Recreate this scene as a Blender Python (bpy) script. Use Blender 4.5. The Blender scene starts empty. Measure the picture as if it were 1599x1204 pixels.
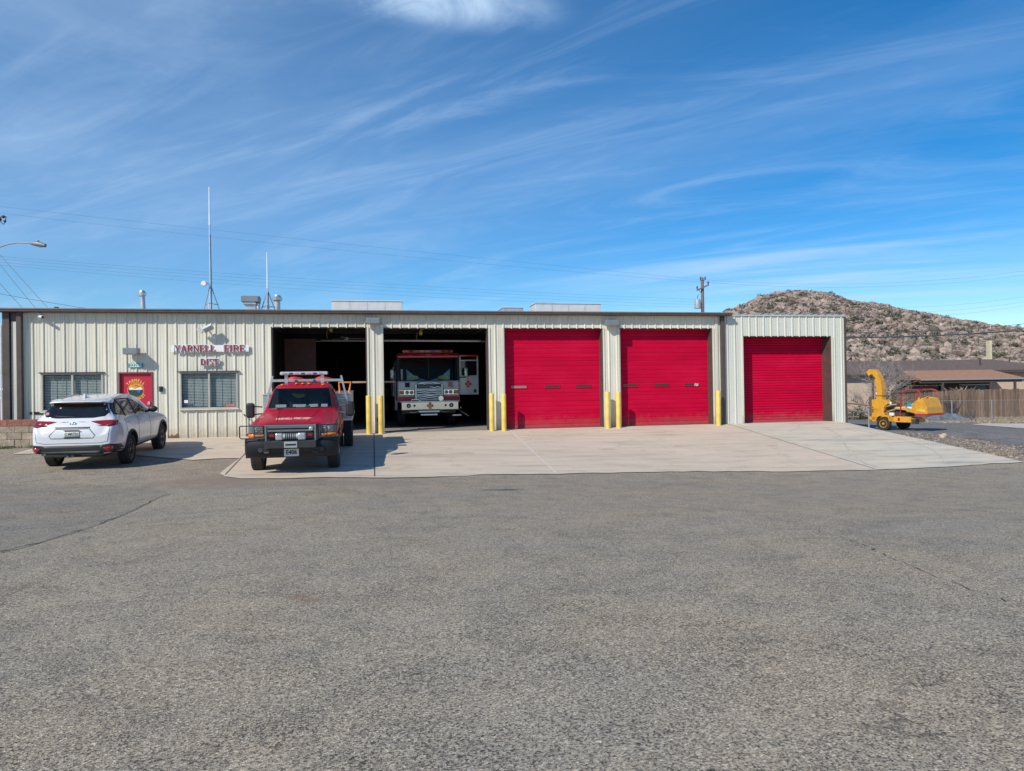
import bpy, bmesh, math, random
from mathutils import Vector, Matrix, noise as mnoise
from mathutils.bvhtree import BVHTree
R = math.radians
rnd = random.Random(7)
scene = bpy.context.scene
col = scene.collection
# ------------------------------------------------------------ camera model
F, YAW, PIT, ROL, D, H = 1116.15, .1929, .0051, -.015, 25.27, 1.478
O = Vector((0, -D, H))

def ray(x, y):
    a = x-799.5; b = y-602
    cr, sr = math.cos(ROL), math.sin(ROL)
    xx = a*cr+b*sr; yy = -a*sr+b*cr
    vx, vy, vz = xx/F, 1., -yy/F
    cp, sp = math.cos(PIT), math.sin(PIT)
    d = vy*cp-vz*sp; z = vy*sp+vz*cp
    c, s = math.cos(YAW), math.sin(YAW)
    return Vector((vx*c+d*s, -vx*s+d*c, z))

def onY(x, y, Y):
    r = ray(x, y); return O+r*((Y+D)/r.y)

def at(x, y, Z):
    return O+ray(x, y)*Z

def clamp(v, a=0., b=1.): return max(a, min(b, v))
def ss(v): v = clamp(v); return v*v*(3-2*v)

def G(X, Y):
    s = .048+.027*clamp((X+1)/5.8)+.02*clamp((X-4.8)/4.2)+.01*clamp((X-9)/9.4)
    if Y >= 0: a = 0
    elif Y > -8.8: a = s*Y
    else:
        a = -8.8*s; a = a+(-.12-a)*ss((-8.8-Y+.6)/15.)
    b = -.47*ss((X-17.6)/3.2)*ss((Y+10)/8)*(1-.6*clamp(-Y/6))-.35*ss((X-22)/14)*ss((Y+16)/14)
    c = -.1*ss((-11-X)/4)
    return a+b+c

def onG(x, y):
    r = ray(x, y); t = 2.
    while t < 400:
        p = O+r*t
        if p.z < G(p.x, p.y): break
        t += .25
    a, b = t-.25, t
    for _ in range(20):
        m = (a+b)/2; p = O+r*m
        if p.z < G(p.x, p.y): b = m
        else: a = m
    return O+r*b

# ------------------------------------------------------------ materials
def nodes(name):
    m = bpy.data.materials.new(name); m.use_nodes = True
    nt = m.node_tree; return m, nt, nt.nodes, nt.links, nt.nodes['Principled BSDF']

def M(name, c, rough=.5, metal=0., var=.08, scale=4., bump=0., bscale=40., coat=0., emit=None, spec=.5, stretch=(1, 1, 1), isl=0.):
    m, nt, N, L, P = nodes(name)
    P.inputs['Roughness'].default_value = rough
    P.inputs['Metallic'].default_value = metal
    P.inputs['Specular IOR Level'].default_value = spec
    if coat:
        P.inputs['Coat Weight'].default_value = coat; P.inputs['Coat Roughness'].default_value = .04
    tc = N.new('ShaderNodeTexCoord'); mp = N.new('ShaderNodeMapping')
    mp.inputs['Scale'].default_value = stretch
    L.new(tc.outputs['Object'], mp.inputs['Vector'])
    n = N.new('ShaderNodeTexNoise'); n.inputs['Scale'].default_value = scale; n.inputs['Detail'].default_value = 5
    L.new(mp.outputs[0], n.inputs['Vector'])
    mr = N.new('ShaderNodeMapRange'); mr.inputs[1].default_value = .3; mr.inputs[2].default_value = .7
    L.new(n.outputs['Fac'], mr.inputs[0])
    mx = N.new('ShaderNodeMix'); mx.data_type = 'RGBA'
    mx.inputs[6].default_value = tuple(clamp(v*(1-var)) for v in c)+(1,)
    mx.inputs[7].default_value = tuple(clamp(v*(1+var)) for v in c)+(1,)
    L.new(mr.outputs[0], mx.inputs[0])
    out = mx.outputs[2]
    if isl:
        g = N.new('ShaderNodeNewGeometry'); h = N.new('ShaderNodeHueSaturation')
        r2 = N.new('ShaderNodeMapRange'); r2.inputs[3].default_value = 1-isl; r2.inputs[4].default_value = 1+isl
        L.new(g.outputs['Random Per Island'], r2.inputs[0]); L.new(r2.outputs[0], h.inputs['Value'])
        L.new(out, h.inputs['Color']); out = h.outputs[0]
    L.new(out, P.inputs['Base Color'])
    if emit:
        L.new(out, P.inputs['Emission Color']); P.inputs['Emission Strength'].default_value = emit
    if bump:
        n2 = N.new('ShaderNodeTexNoise'); n2.inputs['Scale'].default_value = bscale; n2.inputs['Detail'].default_value = 4
        L.new(mp.outputs[0], n2.inputs['Vector'])
        b = N.new('ShaderNodeBump'); b.inputs['Strength'].default_value = bump; b.inputs['Distance'].default_value = .02
        L.new(n2.outputs['Fac'], b.inputs['Height']); L.new(b.outputs[0], P.inputs['Normal'])
    return m

def glassmat(name, tint, alpha):
    m, nt, N, L, P = nodes(name)
    P.inputs['Base Color'].default_value = (*tint, 1); P.inputs['Roughness'].default_value = .03
    P.inputs['Specular IOR Level'].default_value = .4
    t = N.new('ShaderNodeBsdfTransparent'); t.inputs[0].default_value = (.88, .92, .92, 1)
    mx = N.new('ShaderNodeMixShader'); mx.inputs[0].default_value = alpha
    L.new(t.outputs[0], mx.inputs[1]); L.new(P.outputs[0], mx.inputs[2])
    L.new(mx.outputs[0], N['Material Output'].inputs[0])
    return m

def ramp(N, stops):
    r = N.new('ShaderNodeValToRGB'); e = r.color_ramp.elements
    while len(e) < len(stops): e.new(.5)
    for i, (p, c) in enumerate(stops):
        e[i].position = p; e[i].color = (*c, 1) if len(c) == 3 else c
    return r

def mat_asphalt(name='asphalt', tint=(1, 1, 1)):
    m, nt, N, L, P = nodes(name); P.inputs['Roughness'].default_value = .9
    P.inputs['Specular IOR Level'].default_value = .25
    tc = N.new('ShaderNodeTexCoord')
    v = N.new('ShaderNodeTexVoronoi'); v.inputs['Scale'].default_value = 120
    n = N.new('ShaderNodeTexNoise'); n.inputs['Scale'].default_value = 75; n.inputs['Detail'].default_value = 2; n.inputs['Roughness'].default_value = .5
    b = N.new('ShaderNodeTexNoise'); b.inputs['Scale'].default_value = .55; b.inputs['Detail'].default_value = 6; b.inputs['Roughness'].default_value = .6
    k = N.new('ShaderNodeTexNoise'); k.inputs['Scale'].default_value = 2.1; k.inputs['Detail'].default_value = 6; k.inputs['Roughness'].default_value = .7
    for q in (v, n, b, k): L.new(tc.outputs['Object'], q.inputs['Vector'])
    sep = N.new('ShaderNodeSeparateColor'); L.new(v.outputs['Color'], sep.inputs[0])
    r = ramp(N, [(0, (.16, .14, .115)), (.25, (.275, .243, .198)), (.6, (.362, .316, .252)), (.93, (.46, .402, .322)), (1., (.62, .57, .49))])
    L.new(sep.outputs[0], r.inputs[0])
    # dark pits between stones, denser in worn patches
    sh = N.new('ShaderNodeMath'); sh.operation = 'MULTIPLY_ADD'; sh.inputs[1].default_value = .3; L.new(k.outputs['Fac'], sh.inputs[0]); L.new(n.outputs['Fac'], sh.inputs[2])
    r2 = ramp(N, [(.525, (.34, .34, .34)), (.585, (.9, .9, .9)), (.7, (1.04, 1.04, 1.03)), (.82, (1.2, 1.18, 1.15))]); L.new(sh.outputs[0], r2.inputs[0])
    r3 = ramp(N, [(.34, (.93, .95, .98)), (.5, (1, .99, .97)), (.66, (1.05, 1.01, .95))]); L.new(b.outputs['Fac'], r3.inputs[0])
    r4 = ramp(N, [(.34, (.94, .955, .975)), (.46, (1, 1, 1)), (.7, (1.02, 1.01, 1.0))]); L.new(k.outputs['Fac'], r4.inputs[0])
    g2 = N.new('ShaderNodeTexNoise'); g2.inputs['Scale'].default_value = 26; g2.inputs['Detail'].default_value = 3; g2.inputs['Roughness'].default_value = .7; L.new(tc.outputs['Object'], g2.inputs['Vector'])
    r5 = ramp(N, [(.33, (.56, .56, .56)), (.44, (.95, .95, .94)), (.6, (1.07, 1.06, 1.03)), (.7, (1.3, 1.27, 1.2))]); L.new(g2.outputs['Fac'], r5.inputs[0])
    last = r.outputs[0]
    g3 = N.new('ShaderNodeTexNoise'); g3.inputs['Scale'].default_value = 22; g3.inputs['Detail'].default_value = 7; g3.inputs['Roughness'].default_value = .9; L.new(tc.outputs['Object'], g3.inputs['Vector'])
    r6 = ramp(N, [(.36, tuple(.86*v for v in tint)), (.5, tint), (.64, tuple(1.17*v for v in tint))]); L.new(g3.outputs['Fac'], r6.inputs[0])
    for q in (r2, r3, r4, r5, r6):
        x = N.new('ShaderNodeMix'); x.data_type = 'RGBA'; x.blend_type = 'MULTIPLY'; x.inputs[0].default_value = 1
        L.new(last, x.inputs[6]); L.new(q.outputs[0], x.inputs[7]); last = x.outputs[2]
    # soil dust washed against the slab and old patch seams
    def spot(last, c, rad, colr, amt, sq=(1, 1)):
        mp = N.new('ShaderNodeMapping'); mp.inputs['Location'].default_value = (-c[0]*sq[0], -c[1]*sq[1], 0); mp.inputs['Scale'].default_value = (sq[0], sq[1], 0)
        L.new(tc.outputs['Object'], mp.inputs['Vector'])
        ln = N.new('ShaderNodeVectorMath'); ln.operation = 'LENGTH'; L.new(mp.outputs[0], ln.inputs[0])
        ad = N.new('ShaderNodeMath'); ad.operation = 'MULTIPLY_ADD'; ad.inputs[1].default_value = 1.4; L.new(k.outputs['Fac'], ad.inputs[0]); L.new(ln.outputs['Value'], ad.inputs[2])
        mr = N.new('ShaderNodeMapRange'); mr.inputs[1].default_value = rad+.7; mr.inputs[2].default_value = rad*.4+.7; mr.inputs[3].default_value = 0; mr.inputs[4].default_value = amt
        L.new(ad.outputs[0], mr.inputs[0])
        x = N.new('ShaderNodeMix'); x.data_type = 'RGBA'; L.new(mr.outputs[0], x.inputs[0]); L.new(last, x.inputs[6]); x.inputs[7].default_value = (*colr, 1)
        return x.outputs[2]
    p = onG(345, 752); last = spot(last, (p.x, p.y), 1.5, (.26, .2, .16), .75, (.8, 1.3))
    p = onG(480, 756); last = spot(last, (p.x, p.y), 1.2, (.24, .2, .17), .5, (.3, 1.6))
    p = onG(790, 766); last = spot(last, (p.x, p.y), .5, (.05, .047, .045), .8, (1.1, 3))
    p = onG(470, 937); last = spot(last, (p.x, p.y), .05, (.3, .16, .1), .3, (1.0, 1.6))
    va = N.new('ShaderNodeVectorMath'); va.operation = 'MULTIPLY_ADD'; va.inputs[1].default_value = (1.8, 1.8, 0); L.new(k.outputs['Color'], va.inputs[0]); L.new(tc.outputs['Object'], va.inputs[2])
    vc = N.new('ShaderNodeTexVoronoi'); vc.feature = 'DISTANCE_TO_EDGE'; vc.inputs['Scale'].default_value = .17; L.new(va.outputs[0], vc.inputs['Vector'])
    mr = N.new('ShaderNodeMapRange'); mr.inputs[1].default_value = .006; mr.inputs[2].default_value = .002; mr.inputs[3].default_value = 0; mr.inputs[4].default_value = .5; L.new(vc.outputs['Distance'], mr.inputs[0])
    mq = N.new('ShaderNodeMapRange'); mq.inputs[1].default_value = .48; mq.inputs[2].default_value = .6; L.new(b.outputs['Fac'], mq.inputs[0])
    mm_ = N.new('ShaderNodeMath'); mm_.operation = 'MULTIPLY'; L.new(mr.outputs[0], mm_.inputs[0]); L.new(mq.outputs[0], mm_.inputs[1])
    x = N.new('ShaderNodeMix'); x.data_type = 'RGBA'; L.new(mm_.outputs[0], x.inputs[0]); L.new(last, x.inputs[6]); x.inputs[7].default_value = (.07, .065, .06, 1); last = x.outputs[2]
    L.new(last, P.inputs['Base Color'])
    bu = N.new('ShaderNodeBump'); bu.inputs['Strength'].default_value = .5; bu.inputs['Distance'].default_value = .006
    L.new(v.outputs['Distance'], bu.inputs['Height']); L.new(bu.outputs[0], P.inputs['Normal'])
    return m

def mat_concrete(name, base, tint2, streak=.12):
    m, nt, N, L, P = nodes(name); P.inputs['Roughness'].default_value = .85
    tc = N.new('ShaderNodeTexCoord')
    mp = N.new('ShaderNodeMapping'); mp.inputs['Scale'].default_value = (.35, 2.2, 1); L.new(tc.outputs['Object'], mp.inputs['Vector'])
    a = N.new('ShaderNodeTexNoise'); a.inputs['Scale'].default_value = 1.3; a.inputs['Detail'].default_value = 7; a.inputs['Roughness'].default_value = .65
    L.new(mp.outputs[0], a.inputs['Vector'])
    b = N.new('ShaderNodeTexNoise'); b.inputs['Scale'].default_value = .45; b.inputs['Detail'].default_value = 4
    c = N.new('ShaderNodeTexNoise'); c.inputs['Scale'].default_value = 60; c.inputs['Detail'].default_value = 3
    for q in (b, c): L.new(tc.outputs['Object'], q.inputs['Vector'])
    r1 = ramp(N, [(.3, tuple(v*(1-streak*2) for v in base)), (.45, base), (.62, tuple(min(1, v*(1+streak*.8)) for v in base))]); L.new(a.outputs['Fac'], r1.inputs[0])
    r2 = ramp(N, [(.35, (1, 1, 1)), (.65, tint2)]); L.new(b.outputs['Fac'], r2.inputs[0])
    r3 = ramp(N, [(.3, (.85, .85, .85)), (.7, (1.12, 1.12, 1.12))]); L.new(c.outputs['Fac'], r3.inputs[0])
    last = r1.outputs[0]
    for q in (r2, r3):
        x = N.new('ShaderNodeMix'); x.data_type = 'RGBA'; x.blend_type = 'MULTIPLY'; x.inputs[0].default_value = 1
        L.new(last, x.inputs[6]); L.new(q.outputs[0], x.inputs[7]); last = x.outputs[2]
    # hairline cracks and dull blotches
    ds = N.new('ShaderNodeTexNoise'); ds.inputs['Scale'].default_value = 1.6; ds.inputs['Detail'].default_value = 5; L.new(tc.outputs['Object'], ds.inputs['Vector'])
    va = N.new('ShaderNodeVectorMath'); va.operation = 'MULTIPLY_ADD'; va.inputs[1].default_value = (1.1, 1.1, 0); L.new(ds.outputs['Color'], va.inputs[0]); L.new(tc.outputs['Object'], va.inputs[2])
    vc = N.new('ShaderNodeTexVoronoi'); vc.feature = 'DISTANCE_TO_EDGE'; vc.inputs['Scale'].default_value = .28; L.new(va.outputs[0], vc.inputs['Vector'])
    for f, lo, hi, cc, amt in ((vc.outputs['Distance'], .0055, .002, tuple(v*.5 for v in base), .3), (ds.outputs['Fac'], .6, .74, tuple(v*.66 for v in base), .55)):
        mr = N.new('ShaderNodeMapRange'); mr.inputs[1].default_value = lo; mr.inputs[2].default_value = hi; mr.inputs[3].default_value = 0; mr.inputs[4].default_value = amt; L.new(f, mr.inputs[0])
        x = N.new('ShaderNodeMix'); x.data_type = 'RGBA'; L.new(mr.outputs[0], x.inputs[0]); L.new(last, x.inputs[6]); x.inputs[7].default_value = (*cc, 1); last = x.outputs[2]
    L.new(last, P.inputs['Base Color'])
    bu = N.new('ShaderNodeBump'); bu.inputs['Strength'].default_value = .25; bu.inputs['Distance'].default_value = .005
    L.new(c.outputs['Fac'], bu.inputs['Height']); L.new(bu.outputs[0], P.inputs['Normal'])
    return m

def mat_speckle(name, stops, scale, scale2=3, dark=.6):
    m, nt, N, L, P = nodes(name); P.inputs['Roughness'].default_value = .95; P.inputs['Specular IOR Level'].default_value = .2
    tc = N.new('ShaderNodeTexCoord')
    v = N.new('ShaderNodeTexVoronoi'); v.inputs['Scale'].default_value = scale
    n = N.new('ShaderNodeTexNoise'); n.inputs['Scale'].default_value = scale2; n.inputs['Detail'].default_value = 7; n.inputs['Roughness'].default_value = .7
    for q in (v, n): L.new(tc.outputs['Object'], q.inputs['Vector'])
    sep = N.new('ShaderNodeSeparateColor'); L.new(v.outputs['Color'], sep.inputs[0])
    r = ramp(N, stops); L.new(sep.outputs[0], r.inputs[0])
    r2 = ramp(N, [(.35, (dark,)*3), (.6, (1.1,)*3)]); L.new(n.outputs['Fac'], r2.inputs[0])
    x = N.new('ShaderNodeMix'); x.data_type = 'RGBA'; x.blend_type = 'MULTIPLY'; x.inputs[0].default_value = 1
    L.new(r.outputs[0], x.inputs[6]); L.new(r2.outputs[0], x.inputs[7]); L.new(x.outputs[2], P.inputs['Base Color'])
    bu = N.new('ShaderNodeBump'); bu.inputs['Strength'].default_value = .6; bu.inputs['Distance'].default_value = .03
    L.new(v.outputs['Distance'], bu.inputs['Height']); L.new(bu.outputs[0], P.inputs['Normal'])
    return m

def mat_door():
    m, nt, N, L, P = nodes('red_door_paint'); P.inputs['Roughness'].default_value = .6; P.inputs['Specular IOR Level'].default_value = .12
    tc = N.new('ShaderNodeTexCoord')
    def nz(stretch, sc, det=6):
        mp = N.new('ShaderNodeMapping'); mp.inputs['Scale'].default_value = stretch; L.new(tc.outputs['Object'], mp.inputs['Vector'])
        n = N.new('ShaderNodeTexNoise'); n.inputs['Scale'].default_value = sc; n.inputs['Detail'].default_value = det; n.inputs['Roughness'].default_value = .65; L.new(mp.outputs[0], n.inputs['Vector']); return n.outputs['Fac']
    a = ramp(N, [(.3, (.43, .0005, .03)), (.5, (.5, .0005, .034)), (.7, (.55, .004, .045))]); L.new(nz((.5, 1, 1.6), 1.1), a.inputs[0])
    last = a.outputs[0]
    for f, lo, hi, c, amt in ((nz((.5, 1, 34), 1.4), .63, .76, (.62, .05, .1), .55), (nz((2, 1, .4), 3.), .62, .85, (.28, .01, .03), .5)):
        mr = N.new('ShaderNodeMapRange'); mr.inputs[1].default_value = lo; mr.inputs[2].default_value = hi; mr.inputs[3].default_value = 0; mr.inputs[4].default_value = amt; L.new(f, mr.inputs[0])
        x = N.new('ShaderNodeMix'); x.data_type = 'RGBA'; L.new(mr.outputs[0], x.inputs[0]); L.new(last, x.inputs[6]); x.inputs[7].default_value = (*c, 1); last = x.outputs[2]
    sp = N.new('ShaderNodeSeparateXYZ'); L.new(tc.outputs['Object'], sp.inputs[0])
    ad = N.new('ShaderNodeMath'); ad.operation = 'MULTIPLY_ADD'; ad.inputs[1].default_value = -.6; L.new(nz((1, 1, 1), 5.), ad.inputs[0]); L.new(sp.outputs[2], ad.inputs[2])
    mr = N.new('ShaderNodeMapRange'); mr.inputs[1].default_value = .15; mr.inputs[2].default_value = -.3; mr.inputs[3].default_value = 0; mr.inputs[4].default_value = .45; L.new(ad.outputs[0], mr.inputs[0])
    x = N.new('ShaderNodeMix'); x.data_type = 'RGBA'; L.new(mr.outputs[0], x.inputs[0]); L.new(last, x.inputs[6]); x.inputs[7].default_value = (.36, .15, .12, 1)
    L.new(x.outputs[2], P.inputs['Base Color']); return m

def mat_wall():
    m, nt, N, L, P = nodes('cream_panel'); P.inputs['Roughness'].default_value = .45
    tc = N.new('ShaderNodeTexCoord')
    mp = N.new('ShaderNodeMapping'); mp.inputs['Scale'].default_value = (6, 6, .25); L.new(tc.outputs['Object'], mp.inputs['Vector'])
    a = N.new('ShaderNodeTexNoise'); a.inputs['Scale'].default_value = 2; a.inputs['Detail'].default_value = 5; L.new(mp.outputs[0], a.inputs['Vector'])
    r = ramp(N, [(.3, (.6, .575, .475)), (.55, (.72, .695, .58)), (.75, (.75, .725, .61))]); L.new(a.outputs['Fac'], r.inputs[0])
    pn = N.new('ShaderNodeMapping'); pn.inputs['Scale'].default_value = (1.1, .1, .06); L.new(tc.outputs['Object'], pn.inputs['Vector'])
    pw = N.new('ShaderNodeTexNoise'); pw.inputs['Scale'].default_value = 1.0; pw.inputs['Detail'].default_value = 3; L.new(pn.outputs[0], pw.inputs['Vector'])
    rp = ramp(N, [(.35, (.9, .9, .91)), (.55, (1, 1, 1)), (.7, (1.03, 1.02, .99))]); L.new(pw.outputs['Fac'], rp.inputs[0])
    xm = N.new('ShaderNodeMix'); xm.data_type = 'RGBA'; xm.blend_type = 'MULTIPLY'; xm.inputs[0].default_value = 1; L.new(r.outputs[0], xm.inputs[6]); L.new(rp.outputs[0], xm.inputs[7])
    # splash dirt near the base (low z) as real grime
    sp = N.new('ShaderNodeSeparateXYZ'); L.new(tc.outputs['Object'], sp.inputs[0])
    n2 = N.new('ShaderNodeTexNoise'); n2.inputs['Scale'].default_value = 9; n2.inputs['Detail'].default_value = 5; L.new(tc.outputs['Object'], n2.inputs['Vector'])
    ad = N.new('ShaderNodeMath'); ad.operation = 'MULTIPLY_ADD'; ad.inputs[1].default_value = -.5; L.new(n2.outputs['Fac'], ad.inputs[0]); L.new(sp.outputs[2], ad.inputs[2])
    mr = N.new('ShaderNodeMapRange'); mr.inputs[1].default_value = .22; mr.inputs[2].default_value = -.25; mr.inputs[3].default_value = 0; mr.inputs[4].default_value = .75
    L.new(ad.outputs[0], mr.inputs[0])
    x = N.new('ShaderNodeMix'); x.data_type = 'RGBA'; L.new(mr.outputs[0], x.inputs[0]); L.new(xm.outputs[2], x.inputs[6]); x.inputs[7].default_value = (.36, .29, .22, 1)
    L.new(x.outputs[2], P.inputs['Base Color'])
    return m

# ------------------------------------------------------------ mesh builder
class MB:
    def __init__(s): s.v = []; s.f = []; s.m = []; s.cur = 0
    def add(s, vs, fs):
        o = len(s.v); s.v += [tuple(v) for v in vs]; s.f += [tuple(i+o for i in f) for f in fs]; s.m += [s.cur]*len(fs); return s
    def box(s, x0, x1, y0, y1, z0, z1, mat=None):
        vs = [Vector(p) for p in ((x0, y0, z0), (x1, y0, z0), (x1, y1, z0), (x0, y1, z0), (x0, y0, z1), (x1, y0, z1), (x1, y1, z1), (x0, y1, z1))]
        if mat: vs = [mat @ v for v in vs]
        return s.add(vs, [(0, 3, 2, 1), (4, 5, 6, 7), (0, 1, 5, 4), (1, 2, 6, 5), (2, 3, 7, 6), (3, 0, 4, 7)])
    def bar(s, a, b, w, h, up=(0, 0, 1)):
        a, b = Vector(a), Vector(b); d = (b-a).normalized(); u = Vector(up)
        x = d.cross(u)
        if x.length < 1e-4: x = d.cross(Vector((0, 1, 0)))
        x.normalize(); u = x.cross(d)
        c = [(-w/2, -h/2), (w/2, -h/2), (w/2, h/2), (-w/2, h/2)]
        vs = [p+x*i+u*j for p in (a, b) for i, j in c]
        return s.add(vs, [(0, 1, 2, 3), (7, 6, 5, 4), (0, 4, 5, 1), (1, 5, 6, 2), (2, 6, 7, 3), (3, 7, 4, 0)])
    def tube(s, pts, r, n=8, r1=None, cap=True):
        pts = [Vector(p) for p in pts]; k = len(pts); rings = []
        prev = None
        for i, p in enumerate(pts):
            d = (pts[min(i+1, k-1)]-pts[max(i-1, 0)]).normalized()
            if prev is None:
                x = d.cross(Vector((0, 0, 1)))
                if x.length < 1e-3: x = d.cross(Vector((0, 1, 0)))
            else: x = prev-d*prev.dot(d)
            x.normalize(); prev = x; y = d.cross(x)
            rr = r if r1 is None else r+(r1-r)*i/(k-1)
            if isinstance(r, (list, tuple)): rr = r[i]
            rings.append([p+(x*math.cos(2*math.pi*j/n)+y*math.sin(2*math.pi*j/n))*rr for j in range(n)])
        vs = [v for g in rings for v in g]; fs = []
        for i in range(k-1):
            for j in range(n):
                fs.append((i*n+j, i*n+(j+1) % n, (i+1)*n+(j+1) % n, (i+1)*n+j))
        if cap: fs += [tuple(range(n-1, -1, -1)), tuple((k-1)*n+j for j in range(n))]
        return s.add(vs, fs)
    def cyl(s, a, b, r, n=16, r1=None): return s.tube([a, b], r, n, r1)
    def prism(s, poly, a, b, axis='x'):
        f = {'x': lambda t, u, v: (t, u, v), 'y': lambda t, u, v: (u, t, v), 'z': lambda t, u, v: (u, v, t)}[axis]
        n = len(poly)
        vs = [f(a, *p) for p in poly]+[f(b, *p) for p in poly]
        fs = [tuple(range(n)), tuple(range(2*n-1, n-1, -1))]+[(i, n+i, n+(i+1) % n, (i+1) % n) for i in range(n)]
        return s.add(vs, fs)
    def lathe(s, prof, c, axis='x', n=32):
        # prof: (t along axis, radius)
        vs = []; k = len(prof)
        for t, r in prof:
            for j in range(n):
                a = 2*math.pi*j/n; u, v = r*math.cos(a), r*math.sin(a)
                p = {'x': (t, u, v), 'y': (u, t, v), 'z': (u, v, t)}[axis]
                vs.append((p[0]+c[0], p[1]+c[1], p[2]+c[2]))
        fs = [(i*n+j, i*n+(j+1) % n, (i+1)*n+(j+1) % n, (i+1)*n+j) for i in range(k-1) for j in range(n)]
        if prof[0][1] > 1e-6: fs.append(tuple(range(n)))
        if prof[-1][1] > 1e-6: fs.append(tuple((k-1)*n+j for j in range(n)))
        return s.add(vs, fs)
    def blob(s, c, r, seed=0, sub=1, amp=.25, sq=(1, 1, 1)):
        bm = bmesh.new(); bmesh.ops.create_icosphere(bm, subdivisions=sub, radius=1)
        q = random.Random(seed); off = Vector((q.random()*50, q.random()*50, q.random()*50))
        vs = []
        for v in bm.verts:
            k = 1+amp*mnoise.noise(v.co*1.5+off)*2
            vs.append((c[0]+v.co.x*k*r*sq[0], c[1]+v.co.y*k*r*sq[1], c[2]+v.co.z*k*r*sq[2]))
        fs = [tuple(v.index for v in f.verts) for f in bm.faces]; bm.free()
        return s.add(vs, fs)
    def mesh(s, name):
        me = bpy.data.meshes.new(name); me.from_pydata(s.v, [], s.f); me.update()
        bm = bmesh.new(); bm.from_mesh(me); bmesh.ops.recalc_face_normals(bm, faces=bm.faces); bm.to_mesh(me); bm.free()
        return me
    def build(s, name, mats, parent=None, smooth=False, bevel=0, seg=2):
        me = s.mesh(name)
        if not isinstance(mats, (list, tuple)): mats = [mats]
        for q in mats: me.materials.append(q)
        if len(mats) > 1: me.polygons.foreach_set('material_index', s.m)
        return link(name, me, parent, smooth, bevel, seg)

def link(name, me, parent=None, smooth=False, bevel=0, seg=2):
    o = bpy.data.objects.new(name, me); col.objects.link(o)
    if parent is not None: o.parent = parent
    if smooth:
        me.shade_smooth() if hasattr(me, 'shade_smooth') else None
        try: me.set_sharp_from_angle(angle=R(38))
        except Exception: pass
    if bevel:
        b = o.modifiers.new('bevel', 'BEVEL'); b.width = bevel; b.segments = seg; b.limit_method = 'ANGLE'; b.angle_limit = R(40)
        b.harden_normals = False
    return o

def tag(o, label=None, cat=None, group=None, kind=None):
    if label: o['label'] = label
    if cat: o['category'] = cat
    if group: o['group'] = group
    if kind: o['kind'] = kind
    return o

def thing(name, label, cat, loc=(0, 0, 0), rz=0, group=None):
    o = bpy.data.objects.new(name, None); col.objects.link(o); o.location = loc; o.rotation_euler.z = rz
    o.empty_display_size = .2
    return tag(o, label, cat, group)

def kids(o): return [c for c in bpy.data.objects if c.parent == o]

def dup(o, loc, rz=None, label=None, parent=None):
    c = o.copy(); col.objects.link(c)
    if parent is not None: c.parent = parent
    else: c.location = loc
    if rz is not None: c.rotation_euler.z = rz
    if label: c['label'] = label
    for k in kids(o): dup(k, None, parent=c)
    return c

def text(name, s, size, mat, parent, mtx, ext=.004, bold=0., align='CENTER', sx=1.):
    cu = bpy.data.curves.new(name, 'FONT'); cu.body = s; cu.size = size; cu.extrude = ext; cu.offset = bold
    cu.align_x = align; cu.align_y = 'CENTER'; cu.resolution_u = 3
    t = bpy.data.objects.new('tmp', cu); col.objects.link(t)
    bpy.context.view_layer.update()
    me = bpy.data.meshes.new_from_object(t.evaluated_get(bpy.context.evaluated_depsgraph_get()))
    bpy.data.objects.remove(t); me.name = name
    me.transform(mtx @ Matrix.Diagonal((sx, 1, 1, 1)))
    me.materials.clear(); me.materials.append(mat)
    return link(name, me, parent)

def face_y(x, y, z, sgn=-1):
    "matrix putting text in the XZ plane, readable from -Y (sgn=-1) or +Y (sgn=1)"
    rot = Matrix.Rotation(R(90), 4, 'X')
    if sgn > 0: rot = Matrix.Rotation(R(180), 4, 'Z') @ rot
    return Matrix.Translation((x, y, z)) @ rot

def evalmesh(o):
    bpy.context.view_layer.update()
    dg = bpy.context.evaluated_depsgraph_get(); e = o.evaluated_get(dg)
    me = bpy.data.meshes.new_from_object(e)
    return me

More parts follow.
